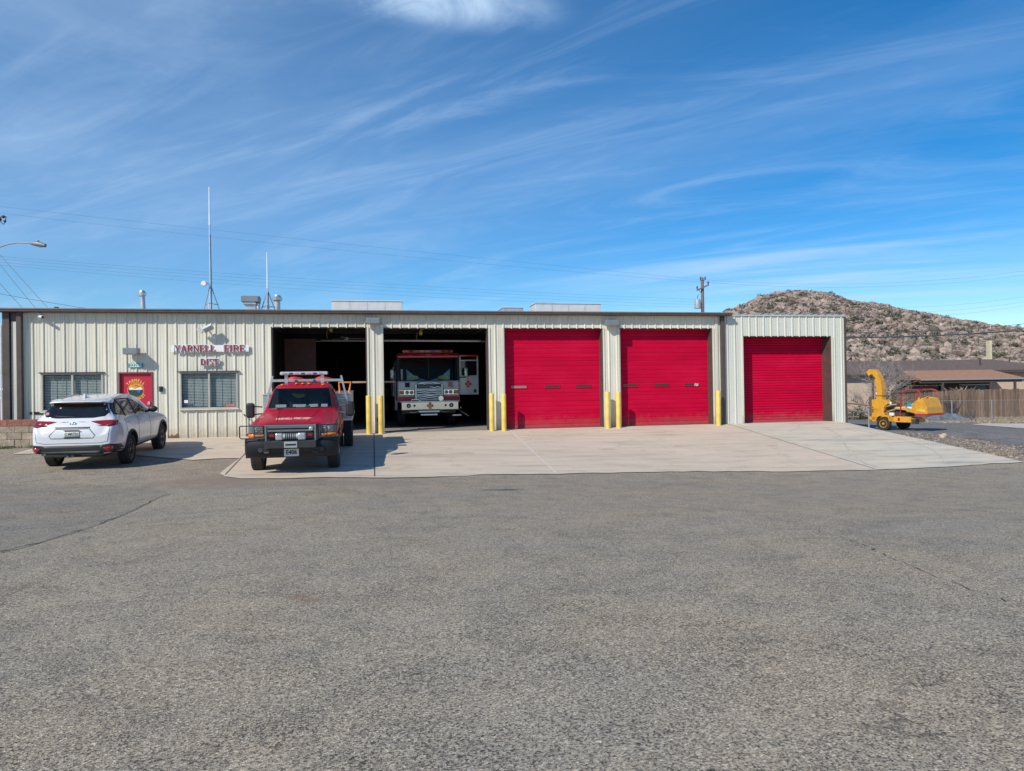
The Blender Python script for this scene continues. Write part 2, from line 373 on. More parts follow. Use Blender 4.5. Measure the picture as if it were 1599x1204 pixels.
def loft(stations, name, mat, parent, sub=2, cutters=()):
    "stations: (y, [(x,z) half ring bottom->top])"
    n = len(stations[0][1]); vs = []; fs = []; m = 2*n-2
    for y, hr in stations:
        ring = [(x, y, z) for x, z in hr]+[(-x, y, z) for x, z in hr[-2:0:-1]]
        vs += ring
    k = len(stations)
    for i in range(k-1):
        for j in range(m):
            fs.append((i*m+j, i*m+(j+1) % m, (i+1)*m+(j+1) % m, (i+1)*m+j))
    for base in (0, (k-1)*m):
        fs.append((base, base+1, base+m-1))
        for j in range(1, n-2):
            fs.append((base+j, base+j+1, base+m-j-1, base+m-j))
        fs.append((base+n-2, base+n-1, base+n))
    mb = MB(); mb.add(vs, fs); me = mb.mesh(name); me.materials.append(mat)
    o = link(name, me, None)
    if sub:
        d = o.modifiers.new('s', 'SUBSURF'); d.levels = sub; d.render_levels = sub
    clean = evalmesh(o)
    bvh = BVHTree.FromPolygons([v.co.copy() for v in clean.vertices], [tuple(p.vertices) for p in clean.polygons])
    cuts = []
    for c in cutters:
        cm = c.mesh('cut'); co = bpy.data.objects.new('cut', cm); col.objects.link(co); cuts.append(co)
        b = o.modifiers.new('b', 'BOOLEAN'); b.object = co; b.operation = 'DIFFERENCE'; b.solver = 'EXACT'
    if cuts: clean = evalmesh(o)
    for co in cuts: bpy.data.objects.remove(co)
    bpy.data.objects.remove(o)
    clean.name = name; clean.materials.clear(); clean.materials.append(mat)
    if cuts:
        clean.materials.append(m_dark2)
        for p in clean.polygons:
            h = bvh.find_nearest(p.center)
            p.material_index = 1 if (h[0] is not None and h[3] > .012) else 0
    o = link(name, clean, parent, smooth=True)
    return o, bvh

def gridpoly(poly, step, step2=None):
    step2 = step2 or step
    bm = bmesh.new()
    vs = [bm.verts.new((p[0], p[1], 0)) for p in poly]
    f = bm.faces.new(vs); f.normal_update()
    if f.normal.z < 0: f.normal_flip()
    bmesh.ops.triangulate(bm, faces=bm.faces[:])
    for ax, st in ((0, step), (1, step2)):
        lo = min(p[ax] for p in poly); hi = max(p[ax] for p in poly)
        t = math.ceil(lo/st+1e-6)*st
        while t < hi-1e-6:
            co = [0, 0, 0]; no = [0, 0, 0]; co[ax] = t; no[ax] = 1
            bmesh.ops.bisect_plane(bm, geom=bm.verts[:]+bm.edges[:]+bm.faces[:], plane_co=co, plane_no=no)
            t += st
    return bm

def patch(name, bvh, poly, axis, side, mat, parent, off=.004, step=.06, thick=.008):
    bm = gridpoly(poly, step); dead = []
    for v in bm.verts:
        a, b = v.co.x, v.co.y
        if axis == 'x': o, d = Vector((side*6, a, b)), Vector((-side, 0, 0))
        elif axis == 'y': o, d = Vector((a, side*9, b)), Vector((0, -side, 0))
        else: o, d = Vector((a, b, 6)), Vector((0, 0, -1))
        h, nrm, i, dist = bvh.ray_cast(o, d)
        if h is None: dead.append(v); continue
        if nrm.dot(d) > 0: nrm = -nrm
        v.co = h+nrm*off
    bmesh.ops.delete(bm, geom=dead, context='VERTS')
    bmesh.ops.recalc_face_normals(bm, faces=bm.faces)
    # make normals face the projection side
    dd = {'x': Vector((side, 0, 0)), 'y': Vector((0, side, 0)), 'z': Vector((0, 0, 1))}[axis]
    if sum((f.normal.dot(dd) for f in bm.faces)) < 0: bmesh.ops.reverse_faces(bm, faces=bm.faces[:])
    me = bpy.data.meshes.new(name); bm.to_mesh(me); bm.free(); me.materials.append(mat)
    o = link(name, me, parent, smooth=True)
    s = o.modifiers.new('t', 'SOLIDIFY'); s.thickness = thick; s.offset = -1
    return o

def rrect(x0, x1, z0, z1, r, n=3):
    pts = []
    for cx, cz, a0 in ((x1-r, z0+r, -90), (x1-r, z1-r, 0), (x0+r, z1-r, 90), (x0+r, z0+r, 180)):
        for i in range(n+1):
            a = R(a0+90*i/n); pts.append((cx+r*math.cos(a), cz+r*math.sin(a)))
    return pts

def drape(name, poly, off, mat, step=.5, kind='structure'):
    bm = gridpoly(poly, step)
    for v in bm.verts: v.co.z = G(v.co.x, v.co.y)+off
    me = bpy.data.meshes.new(name); bm.to_mesh(me); bm.free(); me.materials.append(mat)
    o = link(name, me, None, smooth=False); me.shade_smooth()
    o['kind'] = kind
    return o
# ------------------------------------------------------------ palette
m_asph = mat_asphalt()
m_conc = mat_concrete('apron_concrete', (.6, .495, .39), (.94, .97, .96), .13)
m_conc2 = mat_concrete('pale_concrete', (.585, .51, .4), (.9, .98, 1.03), .17)
m_dirt = mat_speckle('gravel_soil', [(0, (.1, .08, .065)), (.5, (.26, .21, .17)), (1, (.42, .36, .31))], 14)
m_road2 = mat_speckle('worn_road', [(0, (.13, .125, .12)), (.5, (.2, .19, .18)), (1, (.29, .28, .265))], 30, 1.2, .8)
m_wall = mat_wall()
m_brown = M('brown_trim', (.085, .062, .055), .5, var=.15)
m_gut = M('gutter_top', (.2, .18, .17), .45, var=.1)
m_red = mat_door()
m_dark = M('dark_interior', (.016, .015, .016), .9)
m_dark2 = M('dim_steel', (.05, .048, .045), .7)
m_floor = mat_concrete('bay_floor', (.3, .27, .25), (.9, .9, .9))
m_yel = M('bollard_yellow', (.74, .54, .12), .55, var=.16, scale=3.5)
m_white = M('white_paint', (.78, .79, .8), .35)
m_steel = M('galvanised', (.5, .52, .54), .45, .6, var=.15)
m_chrome = M('chrome', (.75, .76, .78), .12, 1., var=.03)
m_alu = M('aluminium', (.62, .63, .65), .35, .8, var=.12)
m_black = M('black_plastic', (.02, .02, .022), .5)
m_rub = M('tyre_rubber', (.028, .027, .027), .85, var=.2, scale=20)
m_grey = M('grey_bumper', (.013, .015, .02), .6, spec=.3)
m_lamp = M('lamp_lens', (.3, .32, .34), .22)
m_amber = M('amber_lens', (.75, .22, .02), .15)
m_rlens = M('red_lens', (.28, .008, .012), .12, coat=1)
m_fix = M('fixture_grey', (.21, .235, .26), .5, .2)
m_glassd = M('dark_glass', (.012, .015, .018), .04, var=.2, spec=.6)
m_glass = glassmat('clear_glass', (.02, .03, .03), .14)
m_blind = M('blinds', (.8, .83, .85), .5, var=.1)
m_gold = M('gold_letters', (.8, .5, .12), .4)
m_wire = M('wire', (.03, .03, .035), .7)
m_wood = M('weathered_wood', (.18, .122, .088), .85, var=.35, scale=3, stretch=(8, 8, .6), bump=.3, isl=.3)

# ------------------------------------------------------------ ground
def build_ground():
    # base sheet with even cells near and coarse cells to the horizon
    ys = [-400, -200, -100, -60, -40, -32]+[-30+.5*i for i in range(101)]+[24, 30, 40, 60, 90, 140, 200, 320, 600, 1200]
    xs = [-1200, -500, -200, -90, -60, -45, -35]+[-30+.5*i for i in range(141)]+[45, 55, 70, 100, 150, 220, 400, 700, 1300]
    bm = bmesh.new()
    V = [[bm.verts.new((x, y, G(x, y)-(.15 if (-10.9 < x < 18.2 and y > .3 and y < 17) else 0))) for x in xs] for y in ys]
    for i in range(len(ys)-1):
        for j in range(len(xs)-1): bm.faces.new((V[i][j], V[i][j+1], V[i+1][j+1], V[i+1][j]))
    me = bpy.data.meshes.new('ground'); bm.to_mesh(me); bm.free(); me.materials.append(m_dirt); me.shade_smooth()
    o = link('ground', me); o['kind'] = 'structure'
    P = lambda x, y: tuple(onG(x, y)[:2])
    # asphalt lot
    edge = [(-30, .8), (-9.9, .8), (-9.9, .02), (16.0, -.5)]
    br = P(1599, 722)
    e2 = [(-30, -29.5), (40, -29.5), (40, br[1]+1.5), (26, br[1]+.9), (21, br[1]+.3), P(1590, 723), (16.0, -.5)]
    drape('asphalt_lot', edge[:3]+[(15.9, -.5)]+[P(1590, 723), (21, br[1]+.2), (26, br[1]+.9), (40, br[1]+1.5), (40, -29.5), (-30, -29.5)], .012, m_asph)
    dj = P(1370, 735)
    # concrete apron: left slabs and the paler right slab
    rr = random.Random(3)
    def rough(pts, amp=.06, st=.35):
        out = []
        for a, b in zip(pts, pts[1:]):
            n = max(1, int(math.hypot(b[0]-a[0], b[1]-a[1])/st))
            for i in range(n): out.append((a[0]+(b[0]-a[0])*i/n, a[1]+(b[1]-a[1])*i/n+(rr.uniform(-amp, amp) if i else 0)))
        out.append(pts[-1]); return out
    low = [P(*p) for p in ((1370, 735), (1250, 737.5), (1135, 737.5), (1000, 739), (900, 740.6), (870, 742), (750, 743), (660, 747), (581, 748), (450, 749), (375, 749), (352, 746), (343, 741), (374, 717))]
    low2 = [P(*p) for p in ((374, 717), (340, 717.5), (300, 720), (255, 716), (200, 711), (150, 707))]
    poly = [(-9.85, -.005), (13.3, -.005)]+rough(low)+low2[1:]+[(-9.85, P(150, 707)[1])]
    poly = [(-9.85, .03), (13.3, .03)]+poly[2:]
    drape('concrete_apron', poly, .03, m_conc)
    right = [(13.302, .03), (18.42, .03), P(1420, 683), P(1599, 722.5)]+rough([P(1599, 722.5), P(1500, 729), P(1440, 732), (dj[0]+.002, dj[1])])
    drape('concrete_driveway', right, .03, m_conc2)
    # joints
    m_j = M('joint_dark', (.12, .1, .09), .9); m_jl = M('joint_light', (.62, .56, .5), .9)
    def strip(a, b, w, m):
        a, b = Vector(a), Vector(b); d = (b-a).normalized(); n = Vector((-d.y, d.x))*w/2
        drape('expansion_joint', [tuple(a+n), tuple(a-n), tuple(b-n), tuple(b+n)], .034, m)
    strip((.03, -.1), P(585, 746), .03, m_j)
    strip((4.8, -.1), P(869, 740.5), .055, m_jl)
    strip((8.96, -.1), P(1134, 736), .05, m_jl)
    strip((13.3, -.05), (dj[0], dj[1]+.1), .03, m_j)
    strip(P(395, 697), P(352, 743), .03, m_j)
    strip((-3.4, -.05), P(395, 697), .03, m_j)
    # tyre marks curving over the pale slab: thin rubber film
    m_mark = M('tyre_mark', (.5, .46, .38), .9, var=.25, scale=5)
    for pts in ([(1285, 668), (1312, 682), (1322, 700), (1345, 722), (1372, 732)], [(1340, 673), (1410, 688), (1455, 704), (1478, 726)]):
        w = [onG(*p) for p in pts]; sm = []
        for i in range(len(w)-1):
            p0, p1, p2, p3 = w[max(i-1, 0)], w[i], w[i+1], w[min(i+2, len(w)-1)]
            for t in range(8):
                t /= 8; sm.append(.5*((2*p1)+(p2-p0)*t+(2*p0-5*p1+4*p2-p3)*t*t+(3*p1-p0-3*p2+p3)*t**3))
        L_, R_ = [], []
        for i in range(len(sm)):
            d = (sm[min(i+1, len(sm)-1)]-sm[max(i-1, 0)]).normalized(); n = Vector((-d.y, d.x, 0))*.03
            L_.append((sm[i]+n)); R_.append((sm[i]-n))
        mb = MB(); k = len(sm)
        mb.add([(p.x, p.y, G(p.x, p.y)+.0345) for p in L_+R_], [(i, i+1, k+i+1, k+i) for i in range(k-1)])
        o = mb.build('tyre_mark', m_mark); o['kind'] = 'structure'
    # back road and pad on the right
    drape('back_road', [P(1321, 652), P(1450, 656.5), P(1517, 664), P(1640, 681), P(1760, 700), P(1760, 738), P(1599, 699), P(1524, 685), P(1440, 681), P(1380, 675.5), (18.7, .6)], .01, m_road2)
    drape('concrete_pad', [tuple(onG(*p)[:2]) for p in ((1517, 663.5), (1534, 661.5), (1660, 661), (1660, 676))], .02, m_conc2)
build_ground()

pp = [tuple(onG(*p)[:2]) for p in ((-60, 876), (20, 862), (60, 851), (150, 823), (205, 801), (240, 783), (266, 772), (235, 763), (120, 757), (-60, 758))]
drape('asphalt_patch', pp, .0155, mat_asphalt('old_asphalt', (.86, .88, .9)))

def cracks():
    m = M('crack_shadow_dark', (.075, .07, .068), .9); q = random.Random(9)
    for pts, w in (([(-40, 872), (60, 850), (150, 822), (205, 800), (240, 782), (262, 772)], .13), ([(1000, 748), (1100, 782), (1210, 812), (1330, 846), (1450, 900), (1620, 960)], .035), ([(0, 760), (50, 752), (110, 748)], .04)):  # widest strip: overlay edge with its shadow painted dark; others are cracks
        P3 = [onG(*p) for p in pts]; L_ = []
        for a, b in zip(P3, P3[1:]):
            n = max(2, int((b-a).length/.12))
            for i in range(n):
                p = a+(b-a)*i/n; L_.append((p.x+q.uniform(-.03, .03), p.y+q.uniform(-.04, .04)))
        mb = MB(); k = len(L_); vs = []
        for sgn in (1, -1):
            for i, (x, y) in enumerate(L_):
                h = w*q.uniform(.1, 1)*.5; yy = y+sgn*h; vs.append((x, yy, G(x, yy)+.0195))
        mb.add(vs, [(i, i+1, k+i+1, k+i) for i in range(k-1)])
        o = mb.build('crack_and_edge_shadow', m); o['kind'] = 'structure'
cracks()

# ------------------------------------------------------------ scatter: gravel, tufts
def scatter():
    q = random.Random(11)
    mb = MB(); a = onG(1420, 683); b = onG(1599, 722)
    n = 0
    while n < 1300:
        x, y = q.uniform(1400, 1640), q.uniform(676, 722)
        ex = 1318+(y-663)*(1599-1318)/(722-663)
        top = 676+(x-1440)*.14
        if x < ex+4 or y < top: continue
        p = onG(x, y); r = q.choice([.012, .015, .02, .025, .035]) * q.uniform(.6, 1.2)
        mb.blob((p.x, p.y, p.z+.01+r*.3), r, n, 1, .3, (1, 1, .6)); n += 1
    for i in range(500):
        p = onG(q.uniform(1440, 1640), q.uniform(652, 661)); mb.blob((p.x, p.y, p.z+.02), q.uniform(.03, .09), i, 1, .3, (1, 1, .6))
    o = mb.build('gravel', M('gravel_stone', (.33, .27, .23), .9, isl=.35)); o['kind'] = 'stuff'
    o['label'] = 'loose stones on the verge right of the driveway'
    def tufts(name, spots, mat, hmin, hmax, blades, spread):
        mb = MB()
        for (x, y, z) in spots:
            for _ in range(blades):
                a = q.uniform(0, 6.28); d = q.uniform(0, spread); h = q.uniform(hmin, hmax)
                bx, by = x+d*math.cos(a), y+d*math.sin(a); l = q.uniform(.1, .6)*h; a2 = q.uniform(0, 6.28)
                w = .006+.004*q.random(); px, py = -math.sin(a2)*w, math.cos(a2)*w
                tx, ty = bx+l*math.cos(a2), by+l*math.sin(a2)
                mb.add([(bx-px, by-py, z), (bx+px, by+py, z), (tx, ty, z+h)], [(0, 1, 2)])
        o = mb.build(name, mat); o['kind'] = 'stuff'; return o
    sp = []
    for i in range(110):
        x = q.uniform(1425, 1640); y = q.uniform(672, 716); ex = 1318+(y-663)*(1599-1318)/(722-663)
        if x < ex+3 or (y < 684+(x-1440)*.13 and y > 664+(x-1450)*.1): continue
        sp.append(tuple(onG(x, y)))
    for i in range(600):
        x = q.uniform(1440, 1660); p = at(x, 651, q.uniform(39.5, 45.5)); sp.append((p.x, p.y, G(p.x, p.y)))
    tufts('dry_grass', sp, M('straw', (.3, .25, .165), .9, isl=.4), .03, .18, 14, .28)
    sp = [(-12.5+q.uniform(0, 2.9), -1.48+q.uniform(-.12, .1), 0) for _ in range(70)]
    sp = [(x, y, G(x, y)) for x, y, _ in sp]
    tufts('green_weeds', sp, M('weed_green', (.05, .11, .025), .8, isl=.3), .03, .11, 14, .12)
scatter()
# ------------------------------------------------------------ corrugated sheet wall
def wall_panel(name, regions, y, parent, mat, x_ph=0., per=.305):
    "vertical ribbed sheet in plane Y=y facing -Y; regions (x0,x1,z0,z1)"
    mb = MB()
    prof = [(0, 0), (.018, .032), (.046, .032), (.064, 0), (.125, 0), (.131, .006), (.147, .006), (.153, 0), (.212, 0), (.218, .006), (.234, .006), (.24, 0)]
    for x0, x1, z0, z1 in regions:
        xs = [(x0, 0.)]
        k = math.floor((x0-x_ph)/per)-1
        while True:
            for dx, h in prof:
                x = x_ph+k*per+dx
                if x > x0+1e-4 and x < x1-1e-4: xs.append((x, h))
            if x_ph+k*per > x1: break
            k += 1
        xs.append((x1, 0.))
        n = len(xs)
        mb.add([(x, y-h, z0) for x, h in xs]+[(x, y-h, z1) for x, h in xs], [(i, i+1, n+i+1, n+i) for i in range(n-1)])
    me = mb.mesh(name)
    for p in me.polygons: pass
    o = mb.build(name, mat, parent)
    s = o.modifiers.new('t', 'SOLIDIFY'); s.thickness = .003
    return o

HT = 4.16   # wall top under the gutter
OPEN = [(-3.3, -.2, 3.68), (.4, 4.06, 3.66), (4.68, 8.34, 3.66), (9.04, 12.7, 3.66)]
WIN = [(-10.36, -8.55, .98, 2.2), (-6.23, -4.42, .98, 2.2)]
DOOR = (-8.1, -7.06, 0, 2.22)

def build_station():
    st = thing('fire_station', 'long low fire station of cream ribbed metal with brown eaves and wide vehicle bays', 'building', (0, 0, 0))
    reg = []; x = -11.2; cuts = sorted([(a, b, 0, t) for a, b, t in OPEN]+[(a, b, z0, z1) for a, b, z0, z1 in WIN]+[DOOR])
    for a, b, z0, z1 in cuts:
        if a > x: reg.append((x, a, -.04, HT))
        reg.append((a, b, z1, HT))
        if z0 > 0: reg.append((a, b, -.04, z0))
        x = b
    reg.append((x, 13.1, -.04, HT))
    wall_panel('wall', reg, 0, st, m_wall, x_ph=onY(274.4, 600, 0).x-.0)
    # shell: side and back walls, roof, all with thickness
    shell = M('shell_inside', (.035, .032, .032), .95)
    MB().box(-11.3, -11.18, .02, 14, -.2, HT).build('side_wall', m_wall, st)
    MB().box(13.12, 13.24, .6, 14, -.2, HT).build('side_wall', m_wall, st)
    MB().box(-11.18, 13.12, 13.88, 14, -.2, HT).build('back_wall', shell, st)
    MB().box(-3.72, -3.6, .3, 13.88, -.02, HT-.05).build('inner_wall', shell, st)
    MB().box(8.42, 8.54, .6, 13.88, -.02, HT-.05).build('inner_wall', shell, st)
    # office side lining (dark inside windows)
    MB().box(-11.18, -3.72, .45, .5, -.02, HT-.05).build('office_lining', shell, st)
    rf = MB(); rf.prism([(-.18, HT+.02), (-.18, HT+.1), (7, HT+.33), (14.2, HT+.1), (14.2, HT+.02)], -11.35, 13.38, 'x'); rf.build('roof', M('roof_metal', (.35, .35, .34), .4, .3), st)
    # inner faces of front wall above bays
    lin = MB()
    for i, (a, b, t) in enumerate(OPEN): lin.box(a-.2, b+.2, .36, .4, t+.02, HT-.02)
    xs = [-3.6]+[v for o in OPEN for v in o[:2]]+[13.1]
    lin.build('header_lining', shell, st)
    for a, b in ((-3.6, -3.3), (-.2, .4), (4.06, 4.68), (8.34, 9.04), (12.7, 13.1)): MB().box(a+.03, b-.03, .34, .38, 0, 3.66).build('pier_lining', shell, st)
    # gutter with lighter top edge
    g = MB(); g.prism([(-.31, HT+.0), (-.29, HT-.02), (-.02, HT-.02), (-.02, HT+.06), (-.31, HT+.06)], -11.62, 13.42, 'x')
    g.build('gutter', m_brown, st)
    MB().box(-11.64, 13.44, -.33, -.01, HT+.063, HT+.1).build('gutter_lip', m_gut, st)
    # jambs and headers in brown angle trim
    for i, (a, b, t) in enumerate(OPEN):
        MB().box(a-.035, a+.006, -.012, .36, -.01, t).build('jamb', m_brown if i < 2 else m_wall, st)
        MB().box(b-.006, b+.035, -.012, .36, -.01, t).build('jamb', m_brown, st)
        MB().box(a-.035, b+.035, -.014, .36, t+.001, t+.03).build('header', m_brown, st)
        for xx in (a-.095, b+.037):
            MB().box(xx, xx+.058, -.038, .0, -.02, t+.03).build('jamb_trim', m_wall, st)
    # closed overhead doors
    def overhead(a, b, t, yy, wins, name='overhead_door'):
        mb = MB(); z = .01; pr = []
        n = 6; h = (t+.25)/n
        for k in range(n):
            z0 = .01+k*h
            pr += [(z0, .016), (z0+.012, 0)]
            for c in (.22, .5, .78):
                zc = z0+h*c; pr += [(zc-.035, 0), (zc-.022, .009), (zc+.022, .009), (zc+.035, 0)]
            pr += [(z0+h-.012, 0), (z0+h-.002, .016)]
        m = len(pr)
        mb.add([(a-.02, yy+d, z) for z, d in pr]+[(b+.02, yy+d, z) for z, d in pr], [(i, i+1, m+i+1, m+i) for i in range(m-1)])
        o = mb.build(name, m_red, st)
        s = o.modifiers.new('t', 'SOLIDIFY'); s.thickness = .02; s.offset = 0
        for j, fx in enumerate(wins):
            c = a+(b-a)*fx; zc = 1.555
            f = MB()
            f.box(c-.3, c+.3, yy-.03, yy+.01, zc+.045, zc+.062); f.box(c-.3, c+.3, yy-.03, yy+.01, zc-.062, zc-.045)
            f.box(c-.3, c-.285, yy-.03, yy+.01, zc-.045, zc+.045); f.box(c+.285, c+.3, yy-.03, yy+.01, zc-.045, zc+.045)
            fo = f.build('door_window', m_red, o)
            MB().box(c-.284, c+.284, yy-.022, yy-.01, zc-.044, zc+.044).build('pane', M('dull_pane', (.25, .2, .2), .4) if (j == 0 and a < 6) else m_glassd, fo)
            if a > 6 and j == 2:
                MB().add([(c+.1, yy-.035, zc-.05), (c+.26, yy-.035, zc-.07), (c+.3, yy-.035, zc+.03), (c+.13, yy-.035, zc+.05)], [(0, 1, 2, 3)]).build('sticker', M('sticker', (.5, .35, .35), .5, var=.5, scale=30), fo)
        MB().box(a+.01, b-.01, yy-.015, yy+.03, -.01, .045).build('bottom_seal', m_black, o)
        return o
    overhead(*OPEN[2], .33, (.156, .497, .825)); overhead(*OPEN[3], .33, (.138, .48, .81))
    # bay floor
    MB().box(-3.6, 8.42, .0, 13.88, -.2, .03).build('bay_floor', m_floor, st)
    MB().box(8.54, 13.1, .0, 13.88, -.2, .028).build('bay_floor', m_floor, st)
    MB().box(-11.18, 13.12, -.001, .02, -.25, -.03).build('footing', m_conc, st)
    # corner: downspouts and brown posts at the left end
    for x0, x1, y0 in ((-11.42, -11.22, -.12), (-11.0, -10.86, -.18)):
        MB().box(x0, x1, y0, .02, -.22, HT-.0).build('corner_post', m_brown, st, bevel=.006)
    for x0, x1 in ((-11.2, -11.02),): MB().box(x0, x1, -.05, .0, -.2, HT-.3).build('corner_panel', m_wall, st, bevel=.01)
    MB().box(-11.2, -11.02, -.06, .0, HT-.3, HT-.03).build('corner_panel', m_brown, st)
    MB().box(-10.855, -10.75, -.045, -.001, -.05, HT-.03).build('jamb_trim', m_wall, st)
    MB().box(13.05, 13.19, -.13, -.0, -.02, HT-.02).build('downspout', m_brown, st, bevel=.012)
    MB().box(12.84, 12.95, -.045, -.001, -.05, HT-.03).build('jamb_trim', m_wall, st)
    # windows: frame, blinds, glass
    m_mun = M('muntin', (.5, .5, .48), .5)
    for a, b, z0, z1 in WIN:
        f = MB()
        fw = .05
        f.box(a, b, -.05, .06, z1-fw, z1); f.box(a, b, -.05, .06, z0, z0+fw)
        f.box(a, a+fw, -.05, .06, z0+fw, z1-fw); f.box(b-fw, b, -.05, .06, z0+fw, z1-fw)
        c = (a+b)/2; f.box(c-.03, c+.03, -.045, .05, z0+fw, z1-fw)
        w = f.build('window', M('window_frame', (.42, .41, .37), .5), st, bevel=.004)
        MB().box(a-.05, b+.05, -.1, .0, z1+.001, z1+.035).build('drip_cap', m_brown, w)
        MB().box(a-.03, b+.03, -.09, .0, z0-.035, z0-.001).build('sill', m_wall, w)
        gm = MB()
        gm.box(a+fw, c-.03, .0, .006, z0+fw, z1-fw); gm.box(c+.03, b-fw, .012, .018, z0+fw, z1-fw); gm.build('pane', m_glass, w)
        for s0, s1 in ((a+fw, c-.03), (c+.03, b-fw)):
            for k in (1, 2): xx = s0+(s1-s0)*k/3; MB().box(xx-.008, xx+.008, .02, .03, z0+fw, z1-fw).build('muntin', m_mun, w)
        bl = MB(); z = z0+fw+.02
        nb = 21
        for k in range(nb):
            zz = z0+fw+.03+(z1-z0-2*fw-.04)*k/nb
            bl.box(a+fw, b-fw, .1, .108, zz, zz+.036, Matrix.Translation((0, 0, 0)))
        bl.build('blinds', m_blind, w)
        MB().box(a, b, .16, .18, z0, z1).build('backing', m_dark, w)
        if a > -8:
            MB().box(b-.42, b-fw-.01, -.008, -.004, z0+fw+.01, z0+fw+.1).build('sticker', M('red_sticker', (.35, .06, .07), .5), w)
            text('lettering', 'NO SMOKING', .055, m_white, w, face_y((b-.42+b-fw-.01)/2, -.012, z0+fw+.055), .001, 0, sx=.85)
            MB().box(a+.12, a+.24, -.008, -.004, z0+.2, z0+.3).build('sticker', m_white, w)
    # entry door
    a, b, z0, z1 = DOOR
    MB().box(a+.05, b-.05, .05, .1, .03, z1-.05).build('entry_door', M('entry_red', (.5, .012, .045), .45, var=.05), st)
    d = [o for o in bpy.data.objects if o.name == 'entry_door'][0]
    f = MB(); f.box(a, a+.05, -.03, .12, 0, z1); f.box(b-.05, b, -.03, .12, 0, z1); f.box(a+.05, b-.05, -.03, .12, z1-.05, z1)
    f.build('door_frame', M('door_frame', (.2, .05, .05), .5), st, bevel=.004)
    hb = MB(); hb.cyl((b-.14, .05, 1.02), (b-.14, -.01, 1.02), .03); hb.blob((b-.14, -.03, 1.02), .035, 1, 2, 0); hb.build('handle', m_chrome, d, smooth=True)
    cb = MB(); cb.box(b-.17, b-.1, .0, .05, 1.15, 1.25); cb.build('deadbolt', m_steel, d)
    # emblem on the door: flat painted roundel
    cx, cz, y = (a+b)/2-.02, 1.64, .046
    def disc(r, mat, yy, a0=0, a1=360, name='emblem', zz=0, sq=1.):
        n = 40; pts = [(cx+r*math.cos(R(a0+(a1-a0)*i/n)), cz+zz+sq*r*math.sin(R(a0+(a1-a0)*i/n))) for i in range(n)]
        mb = MB(); mb.prism(pts, yy, yy-.001, 'y'); return mb.build(name, mat, d)
    disc(.25, M('emblem_ring', (.75, .42, .05), .5), y)
    disc(.235, M('emblem_dark', (.12, .03, .02), .5), y-.0015)
    disc(.22, M('emblem_orange', (.75, .3, .03), .5, var=.4, scale=14), y-.003, 0, 180)
    disc(.22, M('emblem_green', (.01, .06, .05), .5, var=.3, scale=9), y-.003, 180, 360)
    mt = MB(); mt.add([(cx-.19, y-.006, cz), (cx-.19, y-.006, cz+.06), (cx-.12, y-.006, cz+.09), (cx-.04, y-.006, cz+.03), (cx+.05, y-.006, cz+.05), (cx+.13, y-.006, cz+.1), (cx+.19, y-.006, cz+.05), (cx+.19, y-.006, cz)], [tuple(range(8))]); mt.build('emblem', m_white, d)
    mt = MB(); mt.add([(cx+.02, y-.006, cz-.02), (cx+.16, y-.006, cz-.02), (cx+.1, y-.006, cz-.12)], [(0, 1, 2)]); mt.build('emblem', M('emblem_blue', (.08, .1, .4), .5), d)
    for i in range(7):   # sun rays
        an = R(25+130*i/6); mb = MB(); mb.bar((cx+.07*math.cos(an), y-.006, cz+.05+.07*math.sin(an)), (cx+.17*math.cos(an), y-.006, cz+.05+.13*math.sin(an)), .012, .002); mb.build('emblem', m_brown, d)
    for word, a0, a1, flip in (('YARNELL', 140, 40, 1), ('FIRE DIST', 215, 325, -1)):
        for i, ch in enumerate(word):
            if ch == ' ': continue
            an = a0+(a1-a0)*i/(len(word)-1); r = .31
            mx = Matrix.Translation((cx+r*math.cos(R(an)), y-.004, cz+r*math.sin(R(an)))) @ Matrix.Rotation(R(90-an if flip > 0 else -90-an), 4, 'Y') @ Matrix.Rotation(R(90), 4, 'X')
            text('lettering', ch, .12, M('door_yellow', (.85, .55, .08), .5) if not i else bpy.data.materials['door_yellow'], d, mx, .001, .003)
    # seam flashings and rust bite at the foot of the wall
    ru = M('rust', (.16, .09, .05), .9, var=.5, scale=20)
    mb = MB(); mb.add([(-6.65, -.036, 0.0), (-6.3, -.036, 0), (-6.32, -.036, .2), (-6.42, -.036, .1), (-6.5, -.036, .16), (-6.6, -.036, .06)], [tuple(range(6))]); mb.build('rust_and_shade', ru, st)
    # black strip painted as the base shadow of the wall near its left end
    MB().box(-10.7, -10.2, -.03, .0, .9, .98).build('rust_and_shade', m_dark, st)

    # interior framing inside the open bays
    tr = MB(); tr.cyl((-2.0, 4.5, 3.55), (8.3, 4.7, 3.5), .035, 8); tr.build('heater_pipe', m_steel, st)
    tr = MB(); tr.cyl((.4, 1.2, 3.32), (4.0, 1.2, 3.3), .035, 8); tr.build('door_spring', m_steel, st, smooth=True)
    for a, b, t in OPEN[:2]:
        for x in (a-.05, b+.05):
            tk = MB(); tk.tube([(x, .45, .03), (x, .45, 3.3), (x, .6, 3.6), (x, .9, 3.75), (x, 4.6, 3.8)], .03, 6); tk.build('door_track', m_dark2, st)
    for x in (-1.9, .2, 2.2, 4.2, 6.2): MB().box(x, x+.06, 13.6, 13.86, .02, HT).build('wall_stud', m_dark2, st)
    for y in (5, 9): MB().box(-3.6, 8.42, y, y+.15, HT-.3, HT-.04).build('ceiling_beam', m_dark2, st)
    return st
station = build_station()

